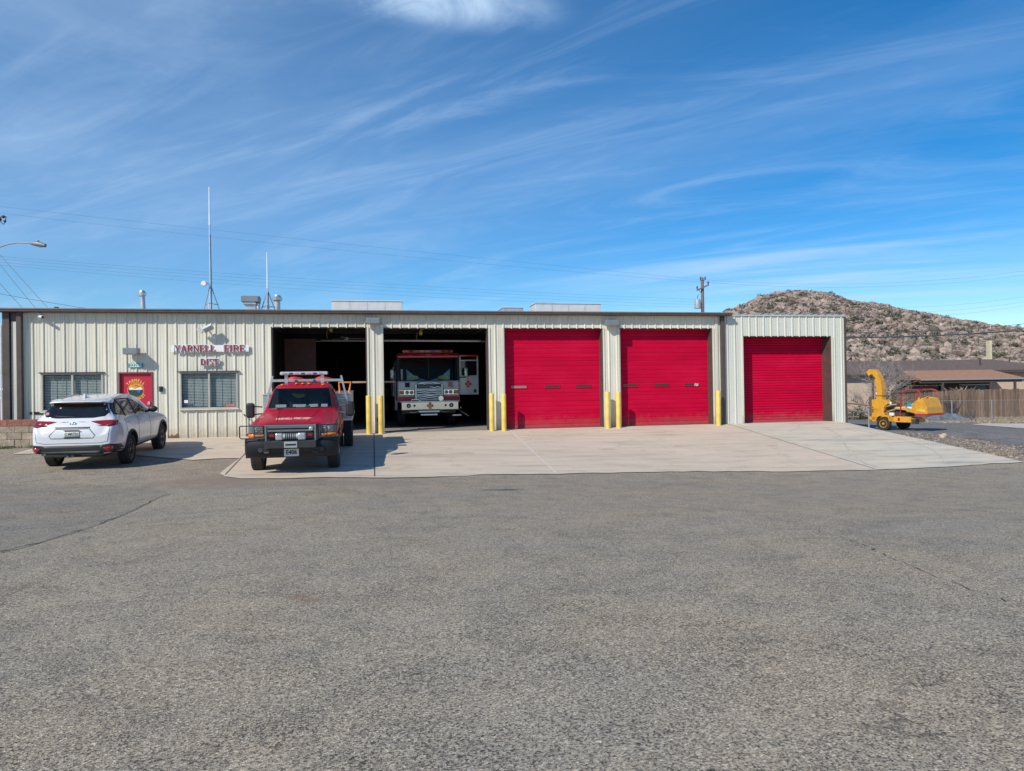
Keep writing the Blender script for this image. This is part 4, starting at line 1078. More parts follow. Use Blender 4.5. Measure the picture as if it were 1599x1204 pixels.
def build_suv():
    c = Vector((-6.97, -5.55, 0)); ang = 180+.5
    t = thing('parked_car', 'white crossover car parked with its rear to the viewer by the entry door', 'car', (c.x, c.y, G(c.x, c.y)), R(ang))
    # tilt with the sloping ground
    t.rotation_euler.x = -.047
    m_p = M('pearl_white', (.68, .7, .73), .28, var=.02, coat=.8)
    St = [(-2.46+1.35, .70, .42, .72, .6, .80, .45), (-2.4+1.35, .88, .32, .78, .8, .90, .6), (-2.1+1.35, .93, .26, .90, .87, 1.0, .68), (-1.6+1.35, .955, .24, .98, .9, 1.09, .7),
          (-1.15+1.35, .96, .24, 1.02, .91, 1.16, .72), (-.75+1.35, .965, .24, 1.05, .9, 1.36, .68), (-.3+1.35, .965, .24, 1.07, .9, 1.59, .66), (.2+1.35, .965, .24, 1.08, .9, 1.665, .65),
          (.9+1.35, .965, .24, 1.09, .895, 1.67, .645), (1.6+1.35, .965, .24, 1.11, .885, 1.63, .63), (1.98+1.35, .965, .26, 1.13, .87, 1.575, .61), (2.14+1.35, .94, .28, 1.13, .87, 1.42, .66),
          (2.32+1.35, .915, .28, 1.09, .87, 1.17, .70), (2.42+1.35, .88, .29, .98, .84, 1.05, .66), (2.5+1.35, .83, .32, .84, .8, .9, .64), (2.53+1.35, .74, .38, .74, .7, .8, .55)]
    OFF = -1.35   # shift so that y=0 is the rear axle
    stations = [(y-2*1.35, ring11(w, zb, zbt, ws, zr, wr)) for y, w, zb, zbt, ws, zr, wr in St]
    fy, ry = -2.85, 0.0
    def cutter(y): m = MB(); m.cyl((-1.2, y, .31), (1.2, y, .31), .435, 40); return m
    body, bv = loft(stations, 'body', m_p, t, 2, [cutter(fy), cutter(ry)])
    P_ = lambda n, poly, ax, sd, m, **k: patch(n, bv, poly, ax, sd, m, t, **k)
    yE = 1.18  # rear end approx
    # glasshouse
    P_('rear_window', [(-.64, 1.2), (-.4, 1.165), (.4, 1.165), (.64, 1.2), (.71, 1.29), (.58, 1.5), (-.58, 1.5), (-.71, 1.29)], 'y', 1, m_glassd, off=.005)
    for s in (-1, 1):
        P_('side_window', [(-1.6, 1.15), (-1.2, 1.37), (-1.0, 1.45), (-.62, 1.545), (-.62, 1.14)][::-1], 'x', s, m_glassd)
        P_('side_window', [(-.57, 1.14), (.2-.05, 1.155), (.07, 1.558), (-.57, 1.55)], 'x', s, m_glassd)
        P_('side_window', [(.2, 1.16), (.76, 1.22), (.7, 1.36), (.5, 1.5), (.12, 1.555)], 'x', s, m_glassd)
        band(bv, [(-1.75, 1.13), (-.6, 1.115), (.2, 1.13), (.8, 1.2)], 'x', s, .022, 'window_trim', m_chrome, t)
        band(bv, [(-1.72, 1.13), (-1.2, 1.39), (-.8, 1.53), (-.1, 1.575), (.5, 1.53), (.74, 1.38), (.82, 1.23)], 'x', s, .02, 'window_trim', m_black, t)
        for yy in (-.595, .19): band(bv, [(yy, 1.13), (yy-.04, 1.55)], 'x', s, .05, 'window_trim', m_black, t, off=.008)
        for yy, z0 in ((-1.62, .4), (-.6, .4), (.33, .75)): band(bv, [(yy, z0), (yy, 1.12)], 'x', s, .009, 'door_seam', m_black, t)
        band(bv, [(-1.62, .4), (-.1, .4)], 'x', s, .009, 'door_seam', m_black, t)
        band(bv, [(-.1, .4), (.33, .78)], 'x', s, .009, 'door_seam', m_black, t)
        for yy in (-.85, .05):
            h, n, _, _ = bv.ray_cast(Vector((s*6, yy, .98)), Vector((-s, 0, 0)))
            MB().tube([(h.x, yy-.11, .98), (h.x+s*.035, yy-.09, .985), (h.x+s*.035, yy+.09, .99), (h.x, yy+.11, .99)], .014, 8).build('door_handle', m_p, t, smooth=True)
        # black cladding: arches and sill
        for cy in (fy, ry):
            hp = []; 
            for k in range(25):
                a = R(-18+216*k/24); yy, zz = cy+.455*math.cos(a), .31+.455*math.sin(a)
                h, n, _, _ = bv.ray_cast(Vector((s*6, yy, zz)), Vector((-s, 0, 0)))
                if h: hp.append(Vector((h.x-s*.002, yy, zz)))
            MB().tube(hp, .034, 8).build('wheel_arch_trim', m_black, t, smooth=True)
        P_('sill_cladding', [(fy+.45, .27), (ry-.45, .27), (ry-.45, .36), (fy+.45, .36)], 'x', s, m_black, off=.012, thick=.02)
        # taillight wraps round the corner
        P_('taillight', [(s*.36, 1.085), (s*.5, 1.1), (s*.93, 1.11), (s*.93, .99), (s*.78, .955), (s*.66, .985)][::s], 'y', 1, m_rlens, off=.008, step=.04, thick=.02)
        P_('taillight', [(.66, 1.08), (1.16, 1.1), (1.16, .98), (1.0, .98)], 'x', s, m_rlens, off=.008, step=.04, thick=.02)
        P_('lamp_band', [(s*.62, 1.0), (s*.9, 1.01), (s*.9, .985), (s*.66, .975)][::s], 'y', 1, m_black, off=.012, step=.05)
        # mirrors
        MB().tube([(s*.88, -1.42, 1.13), (s*1.0, -1.42, 1.17)], .03, 8).build('mirror_arm', m_black, t)
        mi = MB(); mi.blob((s*1.08, -1.42, 1.2), .12, 3, 3, .0, (1.0, .55, .72)); mi.build('mirror', m_black, t, smooth=True)
        # roof rails
        rp = []
        for i in range(13):
            yy = -1.1+1.62*i/12; h, n, _, _ = bv.ray_cast(Vector((s*.6, yy, 6)), Vector((0, 0, -1)))
            rp.append(Vector((s*.6, yy, h.z+(.03 if 0 < i < 12 else -.005))))
        MB().tube(rp, .015, 8).build('roof_rail', m_alu, t, smooth=True)
        P_('reflector', [(s*.66, .47), (s*.84, .52), (s*.85, .43), (s*.76, .38)][::s], 'y', 1, m_rlens, off=.03, step=.05, thick=.03)
    # lower bumper, plate recess, badges
    m_skid = M('skid_grey', (.07, .075, .08), .4)
    P_('lower_bumper', [(-.93, .52), (-.8, .56), (-.6, .535), (.6, .535), (.8, .56), (.93, .52), (.93, .34), (.8, .27), (-.8, .27), (-.93, .34)], 'y', 1, m_black, off=.014, thick=.04)
    P_('skid_plate', [(-.62, .40), (.62, .40), (.58, .365), (-.58, .365)], 'y', 1, m_skid, off=.04, thick=.03)
    P_('skid_plate', [(-.66, .345), (-.2, .345), (-.2, .3), (-.62, .3)], 'y', 1, m_skid, off=.035, thick=.03)
    P_('skid_plate', [(.66, .345), (.1, .345), (.1, .3), (.62, .3)][::-1], 'y', 1, m_skid, off=.035, thick=.03)
    m_sh = M('recess_grey', (.3, .31, .33), .35)
    band(bv, [(-.36, .93), (.36, .93), (.49, .77), (.45, .71), (-.45, .71), (-.49, .77)], 'y', 1, .03, 'plate_recess', m_sh, t, off=.006, closed=True)
    P_('plate_garnish', [(-.38, .965), (.38, .965), (.34, .915), (-.34, .915)], 'y', 1, m_black, off=.006)
    pl = P_('licence_plate', rrect(-.16, .16, .735, .89, .015), 'y', 1, M('plate_cream', (.6, .6, .55), .5), off=.02, step=.2, thick=.01)
    h, n, _, _ = bv.ray_cast(Vector((0, 9, .81)), Vector((0, -1, 0)))
    text('lettering', 'C MAT21', .09, M('plate_green', (.05, .14, .08), .5), pl, face_y(0, h.y+.026, .81, 1), .001, .002, sx=.8)
    MB().box(-.17, .17, h.y+.012, h.y+.03, .722, .733).build('plate_frame', m_black, pl)
    MB().box(-.17, .17, h.y+.005, h.y+.025, .891, .902).build('plate_frame', m_black, pl)
    h, n, _, _ = bv.ray_cast(Vector((0, 9, 1.04)), Vector((0, -1, 0)))
    e = MB()
    pts = [(.065*math.cos(R(a)), h.y+.012, 1.04+.043*math.sin(R(a))) for a in range(0, 361, 20)]; e.tube(pts, .007, 6)
    pts = [(.024*math.cos(R(a)), h.y+.014, 1.04+.04*math.sin(R(a))) for a in range(0, 361, 20)]; e.tube(pts, .006, 6)
    pts = [(.044*math.cos(R(a)), h.y+.014, 1.055+.017*math.sin(R(a))) for a in range(0, 361, 20)]; e.tube(pts, .006, 6)
    e.build('badge', m_chrome, t, smooth=True)
    # tailgate seams
    band(bv, [(-.8, .93), (-.76, .62), (-.6, .585), (.6, .585), (.76, .62), (.8, .93)], 'y', 1, .011, 'tailgate_seam', m_grey, t)
    band(bv, [(-.88, 1.15), (-.86, 1.12)], 'y', 1, .01, 'tailgate_seam', m_grey, t)
    # spoiler, wiper, fin, stickers, hitch
    sp = MB(); 
    xs_ = [(-.66, .62), (-.56, .9), (-.3, 1.0), (.3, 1.0), (.56, .9), (.66, .62)]; pf = [(.3, 1.6), (.55, 1.612), (.87, 1.56), (.88, 1.537), (.7, 1.525), (.45, 1.52)]
    vv = []; 
    for x, q in xs_:
        for y, z in pf: vv.append((x, .3+(y-.3)*q, z-(1-q)*.1))
    ff = [(i*6+j, i*6+(j+1) % 6, (i+1)*6+(j+1) % 6, (i+1)*6+j) for i in range(5) for j in range(6)]+[tuple(range(6)), tuple(30+j for j in range(6))]
    sp.add(vv, ff); sp.build('spoiler', m_p, t, smooth=True, bevel=.008)
    MB().box(-.18, .18, .84, .872, 1.512, 1.524).build('brake_lamp', m_rlens, t)
    h, n, _, _ = bv.ray_cast(Vector((.1, 9, 1.2)), Vector((0, -1, 0))); 
    MB().tube([(.0, h.y+.025, 1.19), (.18, h.y+.02, 1.2), (.42, h.y-.0, 1.22)], .01, 6).build('wiper', m_black, t)
    MB().prism([(.14, 1.62), (.36, 1.6), (.34, 1.715), (.3, 1.715)], -.02, .02, 'x').build('antenna_fin', m_p, t, bevel=.005)
    P_('sticker', rrect(.58, .66, 1.24, 1.3, .01), 'y', 1, M('pink_sticker', (.6, .25, .25), .5), off=.007, step=.2, thick=.002)
    P_('sticker', rrect(.34, .38, 1.38, 1.41, .01), 'y', 1, M('orange_sticker', (.7, .4, .2), .5), off=.007, step=.2, thick=.002)
    MB().box(-.04, .04, .9, 1.17, .27, .35).build('tow_hitch', m_dark2, t)
    MB().tube([(.12, 1.0, .3), (.12, 1.14, .29)], .025, 8).build('tow_socket', m_steel, t)
    MB().box(-.6, .6, .3, .95, .23, .3).build('underbody', m_black, t)
    # front details (visible from the side step)
    for s in (-1, 1): P_('headlight', [(s*.5, .78), (s*.84, .84), (s*.84, .74), (s*.5, .7)][::s], 'y', -1, m_lamp, off=.006)
    P_('windscreen', [(-.62, 1.2), (.62, 1.2), (.52, 1.56), (-.52, 1.56)], 'y', -1, m_glassd)
    P_('grille', [(-.45, .72), (.45, .72), (.55, .45), (-.55, .45)], 'y', -1, m_black)
    m_rim = M('alloy_dark', (.16, .165, .17), .35, .7)
    for s in (-1, 1):
        for cy in (fy, ry): wheel(t, s*.825, cy, .375, .375, .24, s, m_rim, .68, 6)
    for k_ in kids(t):
        if not k_.name.startswith('wheel.') and k_.name != 'wheel': k_.location.z += .09
build_suv()

# ------------------------------------------------------------ red pickup brush truck
def build_pickup():
    c = Vector((-1.80, -7.45, 0))
    t = thing('fire_pickup', 'red fire department pickup with black bumper and flatbed parked half out of the bay', 'truck', (c.x, c.y, G(c.x, c.y)), R(0))
    t.rotation_euler.x = .046
    m_p = M('truck_red', (.43, .001, .018), .38, var=.06, coat=.12, spec=.2)
    St = [(-.88, .86, .62, 1.08, .87, 1.15, .66), (-.85, .96, .58, 1.12, .93, 1.2, .70), (-.6, .995, .52, 1.15, .96, 1.245, .75), (0, 1.0, .5, 1.19, .965, 1.305, .76), (.6, 1.0, .5, 1.235, .96, 1.345, .76),
          (1.0, 1.0, .5, 1.265, .95, 1.375, .76), (1.12, 1.0, .5, 1.28, .94, 1.44, .76), (1.5, 1.0, .5, 1.28, .93, 1.78, .745), (1.7, 1.0, .5, 1.28, .925, 1.92, .73), (1.9, 1.0, .5, 1.28, .92, 1.97, .72), (2.4, 1.0, .5, 1.28, .92, 1.995, .715),
          (2.95, 1.0, .5, 1.28, .92, 1.98, .71), (3.08, .99, .5, 1.28, .91, 1.93, .70), (3.1, .98, .52, 1.27, .9, 1.86, .68)]
    stations = [(y, ring11(*a, top=.07)) for y, *a in St]
    cab = MB(); cab.prism([(1.25, 1.0), (1.32, 1.42), (1.75, 1.82), (2.9, 1.86), (2.96, 1.0)], -.68, .68, 'x')
    ws = MB(); ws.prism([(-.79, 1.40), (.79, 1.40), (.675, 1.865), (-.675, 1.865)], .9, 1.82, 'y')
    sw = MB(); sw.prism([(1.42, 1.34), (1.78, 1.82), (2.3, 1.84), (2.3, 1.34)], -1.2, 1.2, 'x')
    arch = MB(); arch.cyl((-1.2, 0, .42), (1.2, 0, .42), .50, 36)
    body, bv = loft(stations, 'body', m_p, t, 2, [cab, ws, sw, arch])
    P_ = lambda n, poly, ax, sd, m, **k: patch(n, bv, poly, ax, sd, m, t, **k)
    g = P_('windscreen', [(-.80, 1.39), (.80, 1.39), (.685, 1.872), (-.685, 1.872)], 'y', -1, glassmat('screen_glass', (.01, .02, .035), .22), off=.002, thick=.004)
    band(bv, [(-.80, 1.385), (.80, 1.385), (.69, 1.877), (-.69, 1.877)], 'y', -1, .03, 'screen_seal', m_black, t, closed=True)
    m_hl = M('headlight_glass', (.13, .14, .15), .2)
    for s in (-1, 1):
        P_('side_window', [(1.42, 1.34), (1.78, 1.82), (2.3, 1.84), (2.3, 1.34)], 'x', s, bpy.data.materials['screen_glass'], off=.002, thick=.004)
        P_('side_window', [(2.38, 1.34), (2.38, 1.84), (2.9, 1.84), (2.95, 1.34)], 'x', s, m_glassd)
        for yy in (1.05, 2.34): band(bv, [(yy, .56), (yy, 1.3)], 'x', s, .012, 'door_seam', m_black, t)
        band(bv, [(1.1, 1.24), (2.3, 1.24)], 'x', s, .03, 'belt_line', m_p, t)
        # cut line between wing and bonnet
        band(bv, [(s*.84, -.8), (s*.8, .9)], 'z', 1, .012, 'bonnet_seam', m_black, t)
        band(bv, [(s*.35, -.75), (s*.48, .9)], 'z', 1, .035, 'bonnet_crease', m_p, t, off=.006)
        # gold striping on doors
        P_('gold_stripe', [(.62, .98), (2.9, .98), (2.9, .93), (.62, .93)], 'x', s, m_gold, off=.004)
        P_('gold_stripe', [(-.45, 1.02), (-.1, 1.05), (.1, 1.12), (.05, 1.17), (-.3, 1.1)], 'x', s, m_gold, off=.004)
        # headlights
        hl = P_('headlight', rrect(min(s*.62, s*.955), max(s*.62, s*.955), .895, 1.06, .02), 'y', -1, m_hl, off=.008, step=.05, thick=.04)
        MB().lathe([(-.012, .07), (-.02, .05), (-.014, 0)], (s*.76, bv.ray_cast(Vector((s*.76, -9, .98)), Vector((0, 1, 0)))[0].y, .985), 'y', 20).build('bulb', m_chrome, hl, smooth=True)
        MB().box(s*.64-.004, s*.64+.004, -.93, -.88, .91, 1.06).build('lens_rib', m_chrome, hl)
        P_('indicator', rrect(min(s*.62, s*.955), max(s*.62, s*.955), .805, .88, .012), 'y', -1, m_amber, off=.008, step=.05, thick=.04)
        band(bv, [(s*.6, .805), (s*.6, 1.08), (s*.975, 1.08), (s*.975, .805)], 'y', -1, .014, 'lamp_bezel', m_chrome, t, closed=True)
        # tow mirrors
        m = MB(); m.tube([(s*.95, 1.28, 1.42), (s*1.12, 1.2, 1.44)], .018, 6); m.tube([(s*.95, 1.28, 1.25), (s*1.12, 1.2, 1.24)], .018, 6); m.build('mirror_arm', m_black, t)
        MB().box(s*1.225-.105, s*1.225+.105, 1.13, 1.27, 1.15, 1.53).build('mirror', m_black, t, bevel=.065, seg=5)
        MB().box(s*1.225-.085, s*1.225+.085, 1.272, 1.276, 1.18, 1.50).build('mirror_glass', m_chrome, t)
        # cab marker lamps
        for x in (.0, .16, .52): 
            if s < 0 and x == 0: continue
            MB().blob((s*x, 1.86, 1.965+(.018 if x < .3 else -.012)), .04, 2, 2, 0, (1.1, 1.4, .7)).build('marker_lamp', m_amber, t, smooth=True)
        # wing badge patch
        P_('wing_emblem', rrect(min(s*.74, s*.86), max(s*.74, s*.86), .15, .4, .02), 'z', 1, M('emblem_faded', (.55, .15, .1), .5, var=.5, scale=25), off=.004) if s < 0 else None
    for i, (a, b) in enumerate(((-.55, -.1), (.08, .5))):
        MB().tube([(a, .985, 1.385), (b, 1.05, 1.42)], .012, 6).build('wiper', m_black, t)
    # cabin
    for s in (-1, 1): MB().box(s*.665-.008, s*.665+.008, 1.3, 2.9, 1.0, 1.345).build('door_lining', m_dark2, t)
    MB().box(-.66, .66, 2.86, 2.88, 1.0, 1.84).build('rear_lining', m_dark2, t)
    MB().box(-.67, .67, 1.26, 1.55, .98, 1.395).build('dashboard', m_dark2, t, bevel=.02)
    for a, b in ((-.62, -.36), (-.2, .12), (.2, .42), (.5, .66)):
        MB().add([(a, 1.2, 1.405), (b, 1.2, 1.405), (b, 1.26, 1.475), (a, 1.26, 1.475)], [(0, 1, 2, 3)]).build('paper', m_white, t)
    MB().add([(.1, 1.19, 1.405), (.24, 1.19, 1.405), (.2, 1.24, 1.46), (.12, 1.24, 1.45)], [(0, 1, 2, 3)]).build('paper', M('green_cloth', (.02, .2, .13), .8), t)
    MB().box(.25, .45, 1.42, 1.5, 1.4, 1.5).build('tablet', m_grey, t, bevel=.01)
    for s in (-.36, .36):
        st = MB(); st.box(s-.25, s+.25, 2.1, 2.6, 1.0, 1.12); st.box(s-.25, s+.25, 2.5, 2.64, 1.1, 1.6); st.box(s-.12, s+.12, 2.52, 2.6, 1.6, 1.74); st.build('seat', M('seat_grey', (.06, .065, .07), .9), t, bevel=.03)
    MB().tube([(.36+.19*math.cos(R(a)), 1.68+.06*math.sin(R(a)), 1.36+.16*math.sin(R(a))) for a in range(0, 361, 24)], .014, 6).build('steering_wheel', m_black, t, smooth=True)
    MB().blob((-.12, 1.95, 1.68), .1, 5, 2, .2, (1.6, .6, .8)).build('hi_vis_vest', M('vest', (.55, .5, .06), .7, var=.3), t)
    MB().tube([(-.25, 1.8, 1.8), (.0, 1.8, 1.79), (.05, 1.8, 1.73), (-.3, 1.8, 1.75)], .02, 6).build('mirror_inside', m_black, t)
    # grille and bars
    P_('nose_panel', rrect(-.975, .975, .79, 1.085, .02), 'y', -1, m_black, off=.003, thick=.02)
    gr = MB(); gr.box(-.58, .58, -.915, -.84, .79, 1.10); gr.build('grille', m_black, t)
    b = MB()
    for z in (.95, 1.03): b.box(-.53, .53, -.935, -.9, z-.022, z+.022)
    b.build('grille_bar', M('grille_silver', (.2, .21, .23), .4, .3), t, bevel=.006)
    f = MB(); f.tube([(-.57, -.915, .80), (-.57, -.915, 1.09), (.57, -.915, 1.09), (.57, -.915, .80)], .022, 8); f.build('grille_surround', m_black, t, smooth=True)
    MB().lathe([(0, .05), (-.012, .05), (-.02, .03), (-.02, 0)], (.42, -.935, .985), 'y', 20).build('siren', m_steel, t)
    # bumper
    bp = MB()
    pf = [(-1.02, .8), (-1.09, .785), (-1.13, .73), (-1.135, .6), (-1.12, .5), (-1.08, .42), (-1.0, .355), (-.85, .34), (-.85, .8)]
    xs = [(-1.02, .2), (-1.0, .13), (-.93, .075), (-.8, .03), (-.55, .0), (.55, .0), (.8, .03), (.93, .075), (1.0, .13), (1.02, .2)]
    n = len(pf); vs = [(x, y+dy if y < -.9 else y, z) for x, dy in xs for y, z in pf]; fs = []
    for i in range(len(xs)-1):
        for j in range(n): fs.append((i*n+j, i*n+(j+1) % n, (i+1)*n+(j+1) % n, (i+1)*n+j))
    fs += [tuple(range(n)), tuple((len(xs)-1)*n+j for j in range(n))]
    bp.add(vs, fs); bp.build('bumper', m_grey, t, smooth=True)
    MB().box(-.62, .62, -1.138, -1.12, .5, .6).build('bumper_intake', m_black, t, bevel=.004)
    for s in (-1, 1):
        MB().tube([(s*.58, -1.135, .49), (s*.48, -1.16, .49), (s*.47, -1.16, .57), (s*.56, -1.135, .58)], .02, 8).build('tow_hook', m_dark2, t, smooth=True)
        MB().lathe([(-1.14, .05), (-1.152, .045), (-1.152, 0)], (s*.66, 0, .55), 'y', 16).build('fog_lamp', m_dark2, t)
        MB().box(s*1.02-.02, s*1.02+.02, -.5, .5, .86, .93).build('wheel_lip', m_p, t, bevel=.01)
    # push bar with winch
    pg = MB()
    for s in (-1, 1):
        pg.box(s*.53-.018, s*.53+.018, -1.2, -1.15, .62, 1.11)
    pg.box(-.512, .512, -1.195, -1.155, 1.07, 1.105)
    pg.build('push_bar', M('bar_grey', (.2, .205, .215), .4, .3), t, bevel=.01)
    for s in (-1, 1):
        w = MB(); w.tube([(s*.58, -1.16, 1.09), (s*1.08, -1.1, 1.09), (s*1.1, -1.08, 1.07), (s*1.1, -1.08, .84), (s*1.06, -1.1, .81), (s*.58, -1.16, .81)], .014, 6)
        for k in range(1, 6): zz = .81+.28*k/6; w.tube([(s*.58, -1.16, zz), (s*.78, -1.14, zz)], .008, 6)
        w.tube([(s*.78, -1.14, .81), (s*.78, -1.14, 1.09)], .01, 6)
        w.build('lamp_guard', m_black, t)
    MB().box(-.55, .55, -1.32, -1.145, .6, .76).build('winch_tray', M('tray_grey', (.03, .033, .037), .5), t, bevel=.01)
    MB().box(-.13, .15, -1.34, -1.321, .61, .745).build('fairlead', m_steel, t, bevel=.006)
    MB().box(-.1, .12, -1.345, -1.341, .66, .7).build('fairlead_slot', m_black, t)
    wi = MB(); wi.cyl((-.16, -1.22, .85), (.16, -1.22, .85), .07, 20); wi.build('winch_drum', m_steel, t, smooth=True)
    for k in range(6): MB().lathe([(-.014+.0, .071), (-.0, .085), (.014, .071)], (-.1+k*.04, -1.22, .85), 'x', 16).build('winch_cable', m_dark2, t)
    MB().box(-.32, -.16, -1.3, -1.15, .77, .93).build('winch_motor', m_alu, t, bevel=.03); MB().box(.16, .33, -1.3, -1.15, .77, .93).build('winch_gearbox', m_alu, t, bevel=.03)
    for s in (-1, 1): MB().box(s*.41-.05, s*.41+.05, -1.18, -1.15, .84, .9).build('red_beacon', m_rlens, t, bevel=.006)
    np_ = MB(); np_.box(-.155, .165, -1.165, -1.15, .40, .57); o = np_.build('number_plate', M('plate_grey', (.7, .7, .66), .5), t, bevel=.008)
    text('lettering', 'E406', .135, m_black, o, face_y(.005, -1.167, .485), .002, .004, sx=.88)
    # bonnet lettering
    zz = []
    tx = text('bonnet_lettering', 'YARNELL FIRE DEPT', .105, M('letter_cream', (.85, .7, .45), .5), None, Matrix.Identity(4), .0, .0035, sx=.88)
    for v in tx.data.vertices:
        h, n, _, _ = bv.ray_cast(Vector((v.co.x, -.5+v.co.y*2.6, 6)), Vector((0, 0, -1)))
        if h is None: h, n = Vector((v.co.x, -.6, 1.2)), Vector((0, 0, 1))
        v.co = h+n*.006
    tx.parent = t
    # wheels
    m_rim = M('truck_rim', (.6, .6, .6), .35, .7)
    for s in (-1, 1): wheel(t, s*.865, 0, .40, .40, .27, s, m_rim, .55, 8)
    for s in (-1, 1):
        wheel(t, s*1.08, 4.15, .40, .40, .25, s, m_rim, .55, 8); wheel(t, s*.79, 4.15, .40, .40, .25, s, m_rim, .55, 8)
    MB().cyl((-.8, 0, .4), (.8, 0, .4), .05, 10).build('axle', m_dark2, t); MB().cyl((-.8, 4.15, .4), (.8, 4.15, .4), .07, 10).build('axle', m_dark2, t)
    for s in (-1, 1): MB().box(s*.42-.04, s*.42+.04, -.8, 6.0, .52, .72).build('chassis_rail', m_black, t)
    MB().box(-.85, .85, -.6, 3.0, .44, .5).build('underbody', m_black, t)
    # flatbed with lockers
    MB().box(-1.22, 1.22, 3.2, 6.1, .86, .94).build('flatbed', m_alu, t, bevel=.01)
    m_dia = M('tread_plate', (.5, .52, .54), .35, .75, var=.25, scale=30, bump=.3, bscale=90)
    for s in (-1, 1):
        l = MB(); l.box(s*.97-.24, s*.97+.24, 3.22, 5.0, .945, 1.62); lo = l.build('locker', m_dia, t, bevel=.012)
        MB().box(s*.97-.25, s*.97+.25, 3.2, 5.02, 1.621, 1.64).build('locker_lid', m_alu, lo)
        MB().box(s*.97-.2, s*.97+.2, 3.205, 3.22, 1.3, 1.32).build('locker_trim', m_steel, lo)
        MB().box(s*.97-.24, s*.97+.24, 3.3, 6.05, .52, .855).build('skirt_locker', m_grey, t, bevel=.01) if False else MB().box(s*1.0-.2, s*1.0+.2, 3.25, 3.62, .5, .855).build('skirt_locker', m_grey, t, bevel=.01)
        MB().box(s*1.08-.15, s*1.08+.15, 3.64, 4.66, .84, .858).build('mudguard', m_grey, t)
        # headache rack posts
        rk = MB(); rk.bar((s*.93, 3.15, 2.16), (s*1.12, 3.15, 1.3), .05, .05); rk.bar((s*1.12, 3.15, 1.3), (s*1.12, 3.15, .95), .05, .05); rk.build('rack_post', m_alu, t)
    rk = MB(); rk.bar((-.94, 3.15, 2.03), (.94, 3.15, 2.03), .05, .07); rk.bar((-1.1, 3.15, 1.5), (1.1, 3.15, 1.5), .04, .04)
    rk.build('rack_bar', m_alu, t)
    for x in (-.55, 0, .55): MB().bar((x, 3.15, 1.5), (x, 3.15, 2.0), .03, .03).build('rack_upright', m_alu, t)
    # light bar on legs
    lb = MB(); lb.box(-.62, .62, 2.2, 2.46, 2.2, 2.29); o = lb.build('light_bar', M('lightbar_clear', (.6, .62, .65), .15, .3), t, bevel=.03, seg=3)
    for k in range(7): MB().box(-.54+k*.155, -.44+k*.155, 2.195, 2.2, 2.22, 2.265).build('lamp_module', m_dark2 if k % 2 else m_lamp, o)
    for s in (-1, 1): MB().box(s*.47-.04, s*.47+.04, 2.28, 2.4, 1.98, 2.2).build('bar_leg', m_alu, t)
    for s in (-1, 1): MB().lathe([(1.99, .04), (2.03, .05), (2.06, .03), (2.07, 0)], (s*.24, 2.6, 0), 'z', 12).build('roof_knob', m_steel, t)
    # load: hose reel, orange backboard, tank
    MB().cyl((-.5, 3.7, 1.3), (.5, 3.7, 1.3), .32, 24).build('hose_reel', m_rlens if False else M('hose_red', (.4, .03, .03), .6, var=.2, scale=15), t)
    MB().box(-.62, .62, 4.2, 5.7, .95, 1.62).build('water_tank', M('tank_red', (.4, .02, .03), .5), t, bevel=.04)
    for x in (-.45, .35): MB().blob((x, 4.4, 2.0), .14, 4, 2, .2, (1.6, 1, .8)).build('hose_bundle', M('hose2', (.5, .03, .04), .6), t)
    for x in (-.45, .35): MB().box(x-.04, x+.04, 4.35, 4.45, 1.62, 1.95).build('bundle_post', m_alu, t)
    MB().tube([(.85, 4.0, 1.64), (.83, 4.0, 1.93), (1.17, 4.0, 1.93), (1.12, 4.0, 1.64)], .03, 8).build('orange_handle', M('orange', (.75, .25, .05), .5), t, smooth=True)
    MB().box(-1.18, 1.18, 6.0, 6.06, .5, .62).build('rear_bumper', m_grey, t)
    up_ = ('nose_panel', 'grille', 'headlight', 'indicator', 'lamp_bezel', 'siren', 'bumper', 'tow_hook', 'fog_lamp', 'push_bar', 'lamp_guard', 'winch', 'fairlead', 'red_beacon', 'number_plate')
    for k_ in kids(t):
        if k_.name.startswith(up_): k_.location.z += .065
build_pickup()

# ------------------------------------------------------------ fire engine
def cross_emblem(parent, cx, y, cz, r, mat, mat2, ax='y'):
    mb = MB()
    for k in range(4):
        a = R(90*k); pts = []
        for u, v in ((.12, .2), (.8, .5), (1, .4), (1.04, 0), (1, -.4), (.8, -.5), (.12, -.2)):
            pts.append((cx+r*(u*math.cos(a)-v*math.sin(a)), cz+r*(u*math.sin(a)+v*math.cos(a))))
        mb.prism(pts, y, y-.004-.0005*k, 'y')
    mb.build('emblem', mat, parent)
    MB().lathe([(y-.0065, r*.4), (y-.009, r*.38), (y-.009, 0)], (cx, 0, cz), 'y', 20).build('emblem_centre', mat2, parent)

